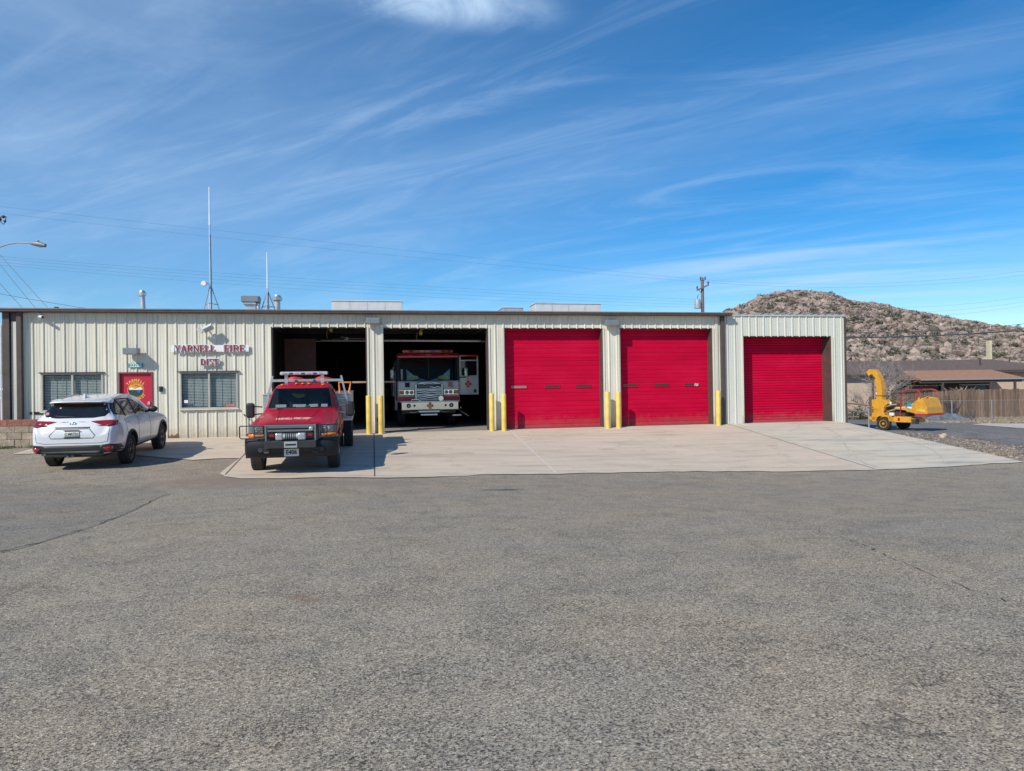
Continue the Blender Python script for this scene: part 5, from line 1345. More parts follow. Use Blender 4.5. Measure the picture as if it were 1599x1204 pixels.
def build_engine():
    p = onY(669.8, 600, 2.9)
    t = thing('fire_engine', 'white and red fire engine facing out of the dark bay, cab door open', 'fire engine', (p.x, 2.95, .032), R(0))
    m_w = M('engine_white', (.52, .53, .54), .3, coat=.5); m_r = M('engine_red', (.55, .01, .02), .3, coat=.5)
    W = 1.22
    lw = MB(); lw.box(-W, W, 0, 2.6, 1.0, 1.83); lw.build('cab_lower', m_w, t, bevel=.06, seg=3)
    for s in (-1, 1):
        up = MB(); up.prism([(.06, 1.8), (.22, 2.74), (.34, 2.74), (.2, 1.8)], s*W, s*(W-.09), 'x')
        up.build('cab_pillar', m_black, t)
        for y_ in (1.15, 2.4): MB().box(min(s*W, s*(W-.06)), max(s*W, s*(W-.06)), y_, y_+.2, 1.8, 2.74).build('cab_pillar', m_black, t)
    MB().box(-W, W, 2.52, 2.6, 1.8, 2.76).build('cab_back', m_dark2, t)
    MB().box(-W+.02, W-.02, .12, 2.5, 1.78, 1.84).build('dashboard', m_dark, t)
    MB().prism([(.12, 2.74), (.1, 2.83), (.3, 2.93), (2.6, 2.93), (2.6, 2.74)], -W, W, 'x').build('cab_roof', m_r, t, bevel=.03)
    MB().box(-W+.04, W-.04, .075, .098, 2.755, 2.80).build('visor_edge', m_r, t)
    # windscreen (two panes) + sunshades
    gl = MB()
    for s in (-1, 1):
        x0, x1 = sorted((s*.02, s*(W-.12)))
        gl.add([(x0, .05, 1.85), (x1, .05, 1.85), (x1, .2, 2.72), (x0, .2, 2.72)], [(0, 1, 2, 3)])
    gl.build('windscreen', glassmat('engine_glass', (.01, .012, .015), .15), t)
    MB().bar((0, .045, 1.84), (0, .2, 2.73), .035, .03).build('centre_post', m_black, t)
    m_sh = M('sunshade', (.3, .48, .52), .5, .3, var=.3, scale=4)
    m_gs = M('sunshade_green', (.45, .6, .3), .5, var=.4, scale=5)
    for s in (-1, 1):
        a = MB(); a.add([(s*.06, .2, 1.85), (s*.85, .2, 1.85), (s*.86, .28, 2.3), (s*.8, .27, 2.24), (s*.55, .24, 2.03), (s*.3, .22, 1.92)], [(0, 1, 2, 3, 4, 5)]); a.build('sunshade', m_sh, t)
        a = MB(); n = 20; a.add([(s*.62+.24*math.cos(R(i*18)), .19+.02*math.sin(R(i*18)), 1.955+.09*math.sin(R(i*18))) for i in range(n)], [tuple(range(n))]); a.build('sunshade_pocket', m_gs, t)
    MB().box(-W+.14, -W+.22, .2, .24, 1.86, 2.3).build('sunshade', m_white, t, bevel=.02)
    for s in (-1, 1): MB().tube([(s*.35, .02, 1.8), (s*.6, .02, 1.83), (s*.2, .06, 1.95)], .012, 6).build('wiper', m_black, t)
    # front face: grille, lamps, stripe
    fr = MB(); fr.prism([(-.55, 1.05), (.55, 1.05), (.55, 1.70), (.3, 1.79), (0, 1.81), (-.3, 1.79), (-.55, 1.70)], -.10, -.005, 'y'); fr.build('grille_frame', M('dull_chrome', (.42, .44, .47), .25, .8), t, bevel=.02)
    m_fl = M('grille_dark', (.012, .014, .03), .4)
    for k, (z0, z1) in enumerate(((1.52, 1.70), (1.31, 1.46), (1.1, 1.25))):
        o = MB().box(-.48, .48, -.108, -.101, z0, z1).build('grille', m_fl, t)
        for q in range(2 if k else 1):
            zz = z0+.05+.07*q; n = 14; w = MB()
            x0 = .02 if k == 0 else -.46
            pts = [(x0+(.46-x0)*i/n, zz+.018*math.sin(i*.8+k)) for i in range(n+1)]
            w.add([(x, -.111, z-.014) for x, z in pts]+[(x, -.111, z+.014) for x, z in pts], [(i, i+1, n+2+i, n+1+i) for i in range(n)]); w.build('flag_stripe', m_alu, o)
        if k == 0:
            for i in range(4):
                for j in range(3):
                    cx, cz = -.4+.1*i+(.05 if j % 2 else 0), z0+.03+.055*j; w = MB()
                    w.add([(cx+(.02 if a % 2 == 0 else .009)*math.cos(R(90+36*a)), -.111, cz+(.02 if a % 2 == 0 else .009)*math.sin(R(90+36*a))) for a in range(10)], [tuple(range(10))]); w.build('flag_star', m_white, o)
        MB().box(-.5, .5, -.125, -.101, z0-.04, z0-.012).build('grille_bar', bpy.data.materials['dull_chrome'], t, bevel=.006)
    n = 24; w = MB(); w.tube([(.19*math.cos(R(i*15)), -.12, 1.7+.045*math.sin(R(i*15))) for i in range(n+1)], .016, 6); w.build('maker_badge', m_chrome, t, smooth=True)
    for s in (-1, 1):
        x0, x1 = sorted((s*.58, s*1.16))
        MB().box(x0, x1, -.05, -.001, 1.27, 1.48).build('lamp_housing', m_chrome, t, bevel=.012)
        for k, xx in enumerate((.68, .85)):
            MB().lathe([(-.051, .075), (-.07, .07), (-.085, .04), (-.086, 0)], (s*xx, 0, 1.375), 'y', 20).build('headlight', m_lamp, t, smooth=True)
        x0, x1 = sorted((s*.97, s*1.15))
        MB().box(x0, x1, -.07, -.051, 1.3, 1.45).build('side_lamp', m_amber if s < 0 and False else m_rlens, t, bevel=.01)
        x0, x1 = sorted((s*.72, s*.96))
        MB().box(x0, x1, -.035, -.001, 1.55, 1.79).build('warning_lamp', m_steel, t, bevel=.02)
        MB().box(x0+.03, x1-.03, -.05, -.036, 1.58, 1.76).build('warning_lens', m_grey if s < 0 else M('warn_red', (.4, .1, .1), .2), t, bevel=.01)
        x0, x1 = sorted((s*.56, s*1.2))
        MB().box(x0, x1, -.012, .0, 1.05, 1.21).build('red_stripe', M('stripe_red', (.75, .01, .02), .35) if s < 0 else bpy.data.materials['stripe_red'], t)
        MB().box(x0, x1, -.012, .0, 1.221, 1.25).build('pink_stripe', M('stripe_pale', (.6, .4, .4), .4), t)
    # bumper
    bp = MB(); bp.prism([(-1.2, -.3), (-1.1, -.52), (1.1, -.52), (1.2, -.3), (1.2, .0), (-1.2, .0)], .70, 1.0, 'z'); b = bp.build('bumper', m_chrome, t, bevel=.015)
    MB().prism([(-1.22, -.3), (-1.12, -.54), (1.12, -.54), (1.22, -.3), (1.22, .0), (-1.22, .0)], 1.001, 1.03, 'z').build('bumper_deck', m_alu, b)
    cross_emblem(b, 0, -.521, .855, .12, M('emblem_orange_red', (.7, .16, .04), .4), M('emblem_gold', (.6, .35, .1), .4))
    for s in (-1, 1):
        MB().lathe([(-.521, .085), (-.54, .08), (-.53, .05), (-.53, 0)], (s*.82, 0, .865), 'y', 24).build('air_horn', m_black, b, smooth=True)
        MB().lathe([(-.531, .03), (-.545, .02), (-.545, 0)], (s*.82, 0, .865), 'y', 12).build('horn_core', m_chrome, b)
        MB().lathe([(-.521, .045), (-.535, .04), (-.53, 0)], (s*.6, 0, .865), 'y', 16).build('marker', m_black, b)
    MB().lathe([(-.16, .0), (-.16, .1), (-.13, .125), (-.03, .125), (-.02, .0)], (.44, -.15, 1.13), 'y', 24).build('siren', m_chrome, t, smooth=True)
    MB().tube([(-.7, -.4, 1.03), (-.7, -.4, 1.1), (-.45, -.4, 1.1), (-.35, -.4, 1.04)], .02, 6).build('hand_rail', m_chrome, t)
    MB().box(-.42, .38, -.35, -.1, .6, .66).build('under_bumper', m_alu, t); MB().box(-.35, .3, -.3, -.1, .48, .53).build('under_bumper', m_alu, t)
    for s in (-1, 1): MB().tube([(s*.4, -.2, .66), (s*.55, -.15, .6), (s*.75, 0, .6)], .02, 6).build('brake_line', m_steel, t)
    # light bar
    lb = MB(); lb.box(-1.0, 1.0, .3, .6, 2.94, 3.06); o = lb.build('light_bar', m_r, t, bevel=.02)
    for k in range(9):
        mm = [m_r, m_black, bpy.data.materials['warn_red'], m_lamp, m_lamp, M('lamp_blue', (.03, .04, .3), .2) if k == 5 else m_r, bpy.data.materials['warn_red'], m_black, m_black][k]
        MB().box(-.95+k*.213, -.78+k*.213, .29, .3, 2.965, 3.04).build('lamp_module', mm, o)
    for x in (-.7, -.06, .0, .06, .7): MB().box(x-.025, x+.025, .08, .12, 2.835, 2.86).build('marker_lamp', m_amber, t)
    MB().tube([(-.9, .8, 2.93), (-.9, .8, 3.35)], .01, 6).build('whip_aerial', m_dark2, t)
    # mirrors
    m_mir = M('mirror_shell', (.3, .31, .32), .25, .8, var=.5, scale=9)
    MB().tube([(-1.2, .1, 2.6), (-1.32, -.1, 2.6), (-1.34, -.12, 1.9), (-1.22, .0, 1.85)], .018, 6).build('mirror_arm', m_black, t)
    MB().box(-1.52, -1.34, -.2, -.08, 1.9, 2.3).build('mirror', m_mir, t, bevel=.06, seg=4)
    MB().tube([(1.2, .1, 1.95), (1.45, -.1, 1.95)], .018, 6).build('mirror_arm', m_black, t)
    MB().box(1.38, 1.56, -.2, -.08, 1.95, 2.34).build('mirror', m_mir, t, bevel=.06, seg=4)
    # open door swung out on the right of the picture
    d = MB(); x0, x1 = 1.24, 2.0
    d.box(x0, x1, .18, .25, 1.26, 2.02)
    for a, b_, c_, e_ in ((x0, x0+.05, 2.02, 2.78), (x1-.06, x1, 2.02, 2.78), (x0+.05, x1-.06, 2.6, 2.65)): d.box(a, b_, .18, .25, c_, e_)
    do = d.build('cab_door', m_w, t)
    MB().box(x0+.05, x1-.06, .205, .215, 2.02, 2.6).build('window', m_glassd, do)
    cross_emblem(do, 1.58, .179, 1.68, .13, m_r, M('emblem_gold2', (.5, .2, .1), .4))
    MB().box(x1-.2, x1-.09, .165, .179, 1.33, 1.46).build('door_latch', m_black, do)
    MB().box(x0, x1, .17, .26, 2.781, 2.84).build('door_top', m_r, do)
    MB().bar((1.15, .3, .68), (1.55, -.1, .42), .03, .03).build('step_rail', m_alu, t)
    for z in (.42, .72): MB().box(.95, 1.3, .25, .8, z, z+.05).build('step', m_alu, t)
    MB().box(-1.05, 1.05, .0, 10, .55, .99).build('chassis', m_black, t)
    # pump panel and body behind the cab
    MB().box(-1.24, 1.24, 2.7, 3.5, .6, 2.3).build('pump_panel', m_alu, t, bevel=.02)
    MB().box(-1.25, 1.25, 3.52, 8.8, .6, 2.7).build('hose_body', m_r, t, bevel=.02)
    for s in (-1, 1):
        for k in range(4): MB().box(min(s*1.252, s*1.27), max(s*1.252, s*1.27), 3.65+k*1.25, 4.75+k*1.25, 1.2, 2.5).build('roller_shutter', m_alu, t)
        wheel(t, s*1.02, 1.55, .49, .49, .32, s, m_chrome, .55, 10); wheel(t, s*1.02, 6.9, .49, .49, .32, s, m_chrome, .55, 10)
build_engine()
# ------------------------------------------------------------ wood chipper trailer
def build_chipper():
    p = at(1396, 671, 30); p.z = G(p.x, p.y)
    t = thing('wood_chipper', 'yellow towable wood chipper with curved discharge chute right of the annex', 'wood chipper', (p.x, p.y, p.z), R(-60)-YAW)
    # local: +x = infeed end, +y = away, -y = near side ; axle at x=0
    m_y = M('chipper_yellow', (.66, .33, .035), .45, var=.12, scale=5); m_rd = M('chipper_red', (.42, .03, .04), .45)
    m_do = M('dark_opening', (.12, .06, .02), .8)
    k = 1.0
    fr = MB()
    for s in (-1, 1): fr.box(-1.1, 1.25, s*.42-.05, s*.42+.05, .42, .56)
    for x in (-1.0, .1, 1.2): fr.box(x-.05, x+.05, -.37, .37, .42, .54)
    fr.build('frame', m_y, t, bevel=.008)
    fd = MB()
    for s in (-1, 1):
        pts = [(-.42, .40), (-.34, .60), (-.2, .66), (.2, .66), (.34, .60), (.42, .40), (.38, .40), (.3, .56), (.18, .61), (-.18, .61), (-.3, .56), (-.38, .40)]
        fd.prism(pts, s*.62, s*.92, 'y')
    fd.build('mudguard', m_y, t)
    MB().box(.38, 1.3, -.56, -.47, .36, .6).build('side_skirt', m_y, t, bevel=.01)
    MB().box(.6, .72, -.57, -.561, .42, .54).build('skirt_lamp', m_rlens, t); MB().box(1.3, 1.5, -.5, -.2, .3, .5).build('rear_step', m_dark2, t)
    MB().box(1.3, 1.36, -.5, .5, .36, .52).build('rear_bar', m_y, t)
    for s in (-1, 1): wheel_y(t, 0, s*.78, .29, .29, .2, s, m_y)
    # tongue, jack
    to = MB(); to.bar((-.9, -.35, .48), (-1.5, 0, .48), .09, .09); to.bar((-.9, .35, .48), (-1.5, 0, .48), .09, .09); to.bar((-1.45, 0, .48), (-1.85, 0, .48), .1, .1); to.build('tow_bar', m_y, t)
    MB().blob((-1.9, 0, .5), .09, 4, 2, .1, (1.6, .8, .8)).build('coupling', M('orange_hitch', (.6, .28, .08), .6), t)
    MB().cyl((-1.3, -.2, .02), (-1.3, -.2, .98), .04, 10).build('jack', m_steel, t); MB().cyl((-1.3, -.2, 0), (-1.3, -.2, .03), .12, 12).build('jack_foot', m_dark2, t)
    MB().bar((-1.2, -.25, .98), (-1.3, -.33, 1.0), .03, .03).build('jack_handle', m_steel, t)
    # drum housing with notch, discharge neck
    hs = MB(); hs.prism([(-.92, .36), (-.92, 1.30), (-.2, 1.30), (-.02, 1.12), (-.22, .98), (-.26, .74), (-.1, .6), (-.1, .56), (-.44, .56), (-.5, .36)], -.47, -.02, 'y'); hs.build('drum_housing', m_y, t, bevel=.015)
    MB().box(-.88, -.82, -.482, -.471, .75, 1.0).build('hinge', m_dark2, t); MB().box(-.9, -.6, -.49, -.471, .9, .94).build('latch', m_y, t)
    # chute: curved square duct
    path = [(-.52, 1.3), (-.52, 1.75), (-.57, 2.05), (-.7, 2.32), (-.87, 2.48), (-1.05, 2.5), (-1.18, 2.4)]
    half = [.17, .16, .155, .145, .135, .125, .115]
    vs = []; fs = []; n = len(path)
    for i, (x, z) in enumerate(path):
        a = Vector(path[max(i-1, 0)]); b = Vector(path[min(i+1, n-1)]); d = (b-a).normalized(); nn = Vector((-d.y, d.x))*half[i]
        for sy in (-.41, -.09):
            vs += [(x+nn.x, sy, z+nn.y), (x-nn.x, sy, z-nn.y)]
    for i in range(n-1):
        q = i*4; r_ = q+4
        fs += [(q, q+1, r_+1, r_), (q+2, r_+2, r_+3, q+3), (q, r_, r_+2, q+2), (q+1, q+3, r_+3, r_+1)]
    mb = MB(); mb.add(vs, fs); ch = mb.build('chute', m_y, t); s_ = ch.modifiers.new('t', 'SOLIDIFY'); s_.thickness = .012
    sd = ch.modifiers.new('b', 'BEVEL'); sd.width = .008
    MB().box(-.72, -.32, -.435, -.065, 1.46, 1.5).build('chute_flange', M('chipper_brown', (.35, .17, .03), .5), ch)
    MB().box(-.7, -.65, -.43, -.415, 1.52, 1.6).build('chute_tag', m_white, ch)
    MB().bar((-.95, -.425, 2.4), (-.72, -.425, 2.2), .06, .01, up=(0, 1, 0)).build('decal', m_brown, ch)
    # engine, pipes, tank
    en = MB(); en.box(-.1, .5, -.3, .3, .58, .95); en.cyl((-.05, -.3, .98), (.45, -.3, .98), .07, 12); en.cyl((-.1, -.1, 1.05), (.4, -.1, 1.05), .1, 12); en.build('motor', m_dark2, t, bevel=.01)
    MB().cyl((-.02, -.2, 1.1), (-.02, -.2, 1.2), .05, 10).build('filter_cap', m_white, t)
    hm = MB(); hm.tube([(-.25, -.42, .8), (-.1, -.5, 1.0), (.2, -.5, 1.08), (.45, -.4, 1.1)], .03, 8); hm.tube([(-.2, -.45, .7), (.1, -.5, .82), (.4, -.45, .9)], .03, 8); hm.build('hydraulic_hose', M('hose_tan', (.4, .27, .14), .5), t, smooth=True)
    MB().box(.05, .3, -.46, -.33, .62, .75).build('battery', m_white, t, bevel=.01)
    MB().box(.4, .9, -.45, .4, .58, .75).build('tank', m_dark2, t, bevel=.02)
    # feed housing and flared hopper
    MB().prism([(.36, .9), (.36, .98), (.95, 1.03), (.95, .86)], -.44, .4, 'y').build('feed_housing', m_y, t, bevel=.01)
    MB().box(.45, .92, -.455, -.441, .93, 1.0).build('warning_label', M('label_pale', (.6, .5, .3), .5, var=.4, scale=30), t)
    ho = MB()
    a = [(.95, -.42, .84), (.95, .38, .84), (.95, .38, 1.24), (.95, -.42, .96)]
    b = [(1.55, -.58, .74), (1.55, .58, .74), (1.55, .58, 1.46), (1.55, -.58, 1.08)]
    c = [(2.2, -.63, .74), (2.2, .61, .74), (2.2, .61, 1.12), (1.95, .61, 1.42), (1.95, -.63, 1.42), (2.2, -.63, 1.12)]
    ho.add(a+b, [(0, 1, 5, 4), (0, 4, 7, 3), (1, 2, 6, 5), (3, 7, 6, 2)])
    h = ho.build('hopper', m_y, t); s_ = h.modifiers.new('t', 'SOLIDIFY'); s_.thickness = .015
    ho = MB()
    ho.add([(1.552, -.59, .74), (2.2, -.63, .74), (2.17, -.63, 1.02), (2.0, -.63, 1.36), (1.78, -.61, 1.42), (1.552, -.59, 1.08)], [(0, 1, 2, 3, 4, 5)])
    ho.add([(1.552, .59, .74), (2.2, .61, .74), (2.17, .61, 1.02), (2.0, .61, 1.36), (1.552, .59, 1.42)], [(0, 1, 2, 3, 4)])
    ho.add([(1.552, -.59, .74), (2.2, -.63, .74), (2.2, .61, .74), (1.552, .59, .74)], [(0, 1, 2, 3)])
    ho.add([(2.17, -.63, 1.02), (2.17, .61, 1.02), (2.0, .61, 1.36), (2.0, -.63, 1.36)], [(0, 1, 2, 3)])
    ho.add([(2.2, -.63, .75), (2.2, .61, .75), (2.17, .61, 1.02), (2.17, -.63, 1.02)], [(0, 1, 2, 3)])
    h2 = ho.build('infeed_tray', m_y, t); s_ = h2.modifiers.new('t', 'SOLIDIFY'); s_.thickness = .015
    MB().box(1.7, 2.1, -.645, -.633, .82, .9).build('decal', M('decal_orange', (.7, .45, .15), .5, var=.5, scale=30), h2)
    for s in (-1, 1): MB().bar((1.56, s*.61, .7), (2.25, s*.66, .7), .05, .07).build('tray_edge', m_rd, t)
    MB().bar((2.23, -.66, .7), (2.23, .64, .7), .05, .07).build('tray_edge', m_rd, t)
    # teal and white decal on the flare
    tri = MB(); tri.add([(1.0, -.455, 1.0), (1.35, -.52, .98), (1.25, -.5, 1.2), (1.1, -.51, 1.2)], [(0, 1, 2, 3)]); tri.build('decal', M('decal_teal', (.03, .3, .42), .5), t)
    tri = MB(); tri.add([(1.1, -.512, .95), (1.33, -.52, .93), (1.34, -.525, 1.0), (1.1, -.512, 1.02)], [(0, 1, 2, 3)]); tri.build('decal', m_white, t)
    # red feed control bar looping over the hopper
    rb = MB(); rb.tube([(.72, -.52, .62), (.76, -.56, 1.2), (.85, -.58, 1.5), (.98, -.58, 1.66), (1.2, -.58, 1.72), (1.7, -.66, 1.72), (1.86, -.7, 1.66), (1.9, -.7, 1.4)], .028, 10)
    rb.build('control_bar', m_rd, t, smooth=True)
    rb = MB(); rb.tube([(.85, .56, 1.3), (.98, .56, 1.66), (1.2, .56, 1.72), (1.7, .64, 1.72), (1.86, .68, 1.66), (1.9, .68, 1.4)], .025, 10); rb.tube([(1.2, -.58, 1.72), (1.2, .56, 1.72)], .022, 8)
    rb.build('control_bar', m_rd, t, smooth=True)

def wheel_y(parent, x, y, z, r, w, s, rim):
    h = w/2; t = MB()
    pr = [(-h*.8, r*.55), (-h, r*.62), (-h, r*.88), (-h*.8, r*.98), (-h*.3, r), (h*.3, r), (h*.8, r*.98), (h, r*.88), (h, r*.62), (h*.8, r*.55)]
    t.lathe(pr, (x, y, z), 'y', 36); o = t.build('wheel', m_rub, parent, smooth=True)
    m = MB(); m.lathe([(-h*.7*s, r*.57), (h*.85*s, r*.57), (h*.85*s, r*.52), (h*.66*s, r*.46), (h*.7*s, r*.2), (h*.95*s, r*.14), (h*.95*s, 0)], (x, y, z), 'y', 24); m.build('rim', rim, o, smooth=True)
build_chipper()
c_ = bpy.data.objects['wood_chipper']; c_.scale = (.78, .86, .98)
for k_ in kids(c_):
    if k_.name.startswith('wheel'): k_.scale.x = 1/.78

# ------------------------------------------------------------ block wall at the left
def block_wall():
    t = thing('block_wall', 'low tan split face block wall with a red cap course at the left end of the station', 'wall', (0, 0, 0))
    ma = M('split_block', (.36, .29, .22), .9, var=.25, scale=7, bump=1.0, bscale=16, isl=.14); mr = M('red_block', (.3, .125, .09), .9, var=.25, scale=7, bump=1.0, bscale=16, isl=.14)
    y0, y1 = -1.25, -1.05; zb = -.35; top = onY(30, 655.5, -1.25).z; x0, x1 = -18, -9.9
    q = random.Random(4); h = .2; rows = 5
    red = MB(); tan = MB()
    for r_ in range(rows):
        z1 = top-r_*h; z0 = z1-h+.008; x = x0-(.2 if r_ % 2 else 0)
        while x < x1:
            e = min(x+.4, x1)-.008
            if e-x > .05:
                dd = q.uniform(-.012, .012)
                (red if r_ == 0 else tan).box(x, e, y0+dd, y1, z0, z1-.0)
            x += .4
    tan.build('block_course', ma, t, bevel=.01); red.build('cap_course', mr, t, bevel=.008)
    MB().box(x0, x1-.01, y0+.03, y1-.02, zb-.3, top-.01).build('mortar', M('mortar', (.28, .25, .22), .9), t)
    MB().box(-18, -11.5, -1.0, .6, zb-.2, top-.12).build('planter_fill', m_dirt, t)
block_wall()

# ------------------------------------------------------------ fences
def fences():
    wd = thing('wood_fence', 'tall weathered board fence behind the wood chipper', 'fence', (0, 0, 0))
    a, b = at(1392, 650, 46.5), at(1660, 650, 46); q = random.Random(5)
    d = Vector((b.x-a.x, b.y-a.y, 0)); L_ = d.length; d.normalize(); n = Vector((-d.y, d.x, 0)); ang = math.atan2(d.y, d.x)
    mb = MB(); s = 0; k = 0
    rot = Matrix.Rotation(ang, 4, 'Z')
    while s < L_:
        w = .14; p = a+d*s; z = G(p.x, p.y); h = 1.82+q.uniform(-.03, .05)
        dy = -.02 if k % 2 else .015
        mb.box(0, w*.97, dy, dy+.02, -.05, h, Matrix.Translation((p.x, p.y, z)) @ rot @ Matrix.Rotation(q.uniform(-.006, .006), 4, 'Y'))
        s += w*.98; k += 1
    mb.build('boards', m_wood, wd)
    for hh in (.4, 1.4):
        MB().box(0, L_, .04, .08, hh, hh+.09, Matrix.Translation((a.x, a.y, G(b.x, b.y))) @ rot).build('rail', m_wood, wd)
    # chain link fence in front
    ch = thing('chain_link_fence', 'low chain link fence with thin steel posts in front of the board fence', 'fence', (0, 0, 0))
    a, b = at(1463, 650, 43.5), at(1660, 650, 43.2); d = Vector((b.x-a.x, b.y-a.y, 0)); L_ = d.length; d.normalize(); H_ = 1.18
    def Q(s, z): p = a+d*s; return Vector((p.x, p.y, G(p.x, p.y)+z))
    for px in (1487.5, 1548.5, 1610):
        s = (at(px, 650, 43.4)-a).dot(d); MB().cyl(Q(s, -.1), Q(s, H_+.03), .024, 8).build('post', m_steel, ch)
    MB().tube([Q(0, H_), Q(L_, H_)], .013, 6).build('top_rail', M('old_galvanised', (.3, .31, .32), .6, .3), ch)
    me = MB(); st = .085; k = -int(H_/st)
    while k*st < L_:
        for sg in (1, -1):
            s0, s1 = k*st, k*st+H_
            z0, z1 = (.03, H_) if sg > 0 else (H_, .03)
            if s0 < 0: f = -s0/(s1-s0); z0 = z0+(z1-z0)*f; s0 = 0
            if s1 > L_: f = (L_-s0)/(s1-s0); z1 = z0+(z1-z0)*f; s1 = L_
            if s1 > s0: me.tube([Q(s0, z0), Q(s1, z1)], .0013, 3, cap=False)
        k += 1
    me.build('mesh_wire', M('mesh_wire', (.3, .31, .32), .5, .5), ch)
    # split rail fence beside the annex
    rf = thing('rail_fence', 'old split rail fence between the annex corner and the chipper', 'fence', (0, 0, 0))
    a, b = at(1316, 648, 41), at(1361, 648, 40)
    z = lambda p: G(p.x, p.y)
    MB().box(b.x-.09, b.x+.09, b.y-.09, b.y+.09, z(b)-.1, z(b)+1.35).build('post', m_wood, rf, bevel=.02)
    MB().box(a.x-.09, a.x+.09, a.y-.09, a.y+.09, z(a)-.1, z(a)+1.2).build('post', m_wood, rf, bevel=.02)
    for h0, h1 in ((.95, .82), (.52, .42), (.18, .12)):
        MB().tube([Vector((a.x, a.y, z(a)+h0)), Vector(((a.x+b.x)/2, (a.y+b.y)/2, z(a)+(h0+h1)/2+.02)), Vector((b.x, b.y, z(b)+h1))], .055, 6).build('rail', m_wood, rf)
fences()

# ------------------------------------------------------------ house and neighbours
def house():
    m_tan = M('stucco', (.52, .405, .31), .9, var=.06, bump=.2); m_sh = M('shingle', (.145, .105, .088), .9, var=.3, scale=6, bump=.4, bscale=30)
    m_sh2 = M('porch_shingle', (.34, .185, .115), .9, var=.25, scale=8, bump=.4, bscale=30)
    def frame(px, Z): p = at(px, 600, Z); return p
    t = thing('house', 'low tan house with brown shingle roof behind the board fence', 'house', (0, 0, 0))
    a, b = frame(1290, 58), frame(1640, 58)
    d = Vector((b.x-a.x, b.y-a.y, 0)); L_ = d.length; ang = math.atan2(d.y, d.x); g = -.85
    T = Matrix.Translation((a.x, a.y, g)) @ Matrix.Rotation(ang, 4, 'Z')
    sc = F/58
    zt = lambda y, px, Z: (at(px, y, Z).z-g)
    ze = zt(580, 1450, 58); zr = zt(562.5, 1450, 62)
    xp = lambda px, Z=58: (Matrix.Inverted(T) @ Vector((*frame(px, Z)[:2], 0, )).to_4d()).x if False else ((frame(px, Z)-a).dot(d.normalized()))
    def B(name, x0, x1, y0, y1, z0, z1, m, par=t): return MB().box(x0, x1, y0, y1, z0, z1, T).build(name, m, par)
    B('wall', 0, L_, 0, 9, -.3, ze, m_tan)
    B('wall', 0, xp(1366), -3.2, -.005, -.3, ze-.25, m_tan)
    def roof(x0, x1, y0, yr, y1, z0, z1, m, name='roof', hip=0., hipl=0.):
        vs = [(x0, y0, z0), (x1, y0, z0), (x1-hip, yr, z1), (x0+hipl, yr, z1), (x0, y1, z0), (x1, y1, z0)]
        vs2 = [(x, y, z-.12) for x, y, z in vs]; mb = MB()
        mb.add([T @ Vector(v) for v in vs+vs2], [(0, 1, 2, 3), (3, 2, 5, 4), (1, 5, 2), (0, 3, 4), (0, 1, 7, 6), (1, 5, 11, 7), (5, 4, 10, 11), (4, 0, 6, 10), (6, 7, 11, 10)])
        return mb.build(name, m, t)
    roof(-1.5, xp(1640)+1, -.7, 4, 9.6, ze+.02, zr, m_sh, hip=3.0)
    B('fascia', -1.5, xp(1640)+1, -.76, -.701, ze-.17, ze+.03, m_brown)
    roof(-1.5, xp(1366)+.4, -3.8, 1.5, 4, ze-.15, zr-.12, m_sh)
    # porch
    zp0 = zt(591.5, 1500, 54.5); zp1 = zt(577.8, 1500, 57.2)
    x0, x1 = xp(1398), xp(1600, 54.5)
    mb = MB(); mb.add([T @ Vector(v) for v in ((x0, -3.6, zp0), (x1, -3.6, zp0), (xp(1538), -.75, zp1), (x0, -.75, zp1), (x0, -3.6, zp0-.05), (x1, -3.6, zp0-.05), (x1, -.1, zp0-.02), (x0, -.1, zp0-.02), (x1, -.1, zp0))],
        [(0, 1, 2, 3), (0, 1, 5, 4), (1, 8, 2), (4, 5, 6, 7), (1, 8, 6, 5), (0, 3, 7, 4)]); mb.build('porch_roof', m_sh2, t)
    B('porch_fascia', x0, x1, -3.65, -3.601, zp0-.09, zp0+.01, M('fascia_pale', (.3, .28, .26), .6))
    B('porch_beam', x0, x1-.2, -3.5, -3.4, zp0-.3, zp0-.06, m_brown)
    for px in (1545, 1583): x = xp(px, 54.7); B('porch_post', x-.07, x+.07, -3.5, -3.36, -.2, zp0-.3, m_brown)
    for px in (1420, 1470): x = xp(px, 54.7); B('porch_post', x-.07, x+.07, -3.5, -3.36, -.2, zp0-.3, m_brown)
    B('porch_wall', x0, xp(1545), -.12, -.006, -.2, zp0-.1, M('porch_dark', (.07, .055, .05), .8))
    for px, w in ((1435, .9), (1460, .6), (1520, 1.2)):
        x = xp(px); o = B('window', x-w, x+w, -.16, -.121, .9, 2.1, m_glassd)
        MB().box(x-w-.06, x+w+.06, -.15, -.122, 2.101, 2.16, T).build('window_frame', m_steel, o)
    B('porch_door', xp(1528)-.45, xp(1528)+.45, -.18, -.125, -.2, 2.05, M('porch_door', (.12, .14, .17), .5))
    for px in (1360,): B('post_dark', xp(px, 55)-.06, xp(px, 55)+.06, -3.3, -3.19, -.2, ze-.3, m_brown)
    # chimney and vent pipe
    p = frame(1539, 64); x = (p-a).dot(d.normalized())
    B('chimney', x-.09, x+.09, 5.2, 5.7, zr-.6, zt(532, 1539, 63.5), M('chimney_cream', (.62, .55, .36), .7))
    x = xp(1548); B('vent_pipe', x-.05, x+.05, 1.3, 1.4, ze+.3, zr+.05, m_brown)
    # small building glimpsed at the far left
    t2 = thing('neighbour_house', 'small pale house with a blue grey roof glimpsed past the left end of the station', 'house', (0, 0, 0))
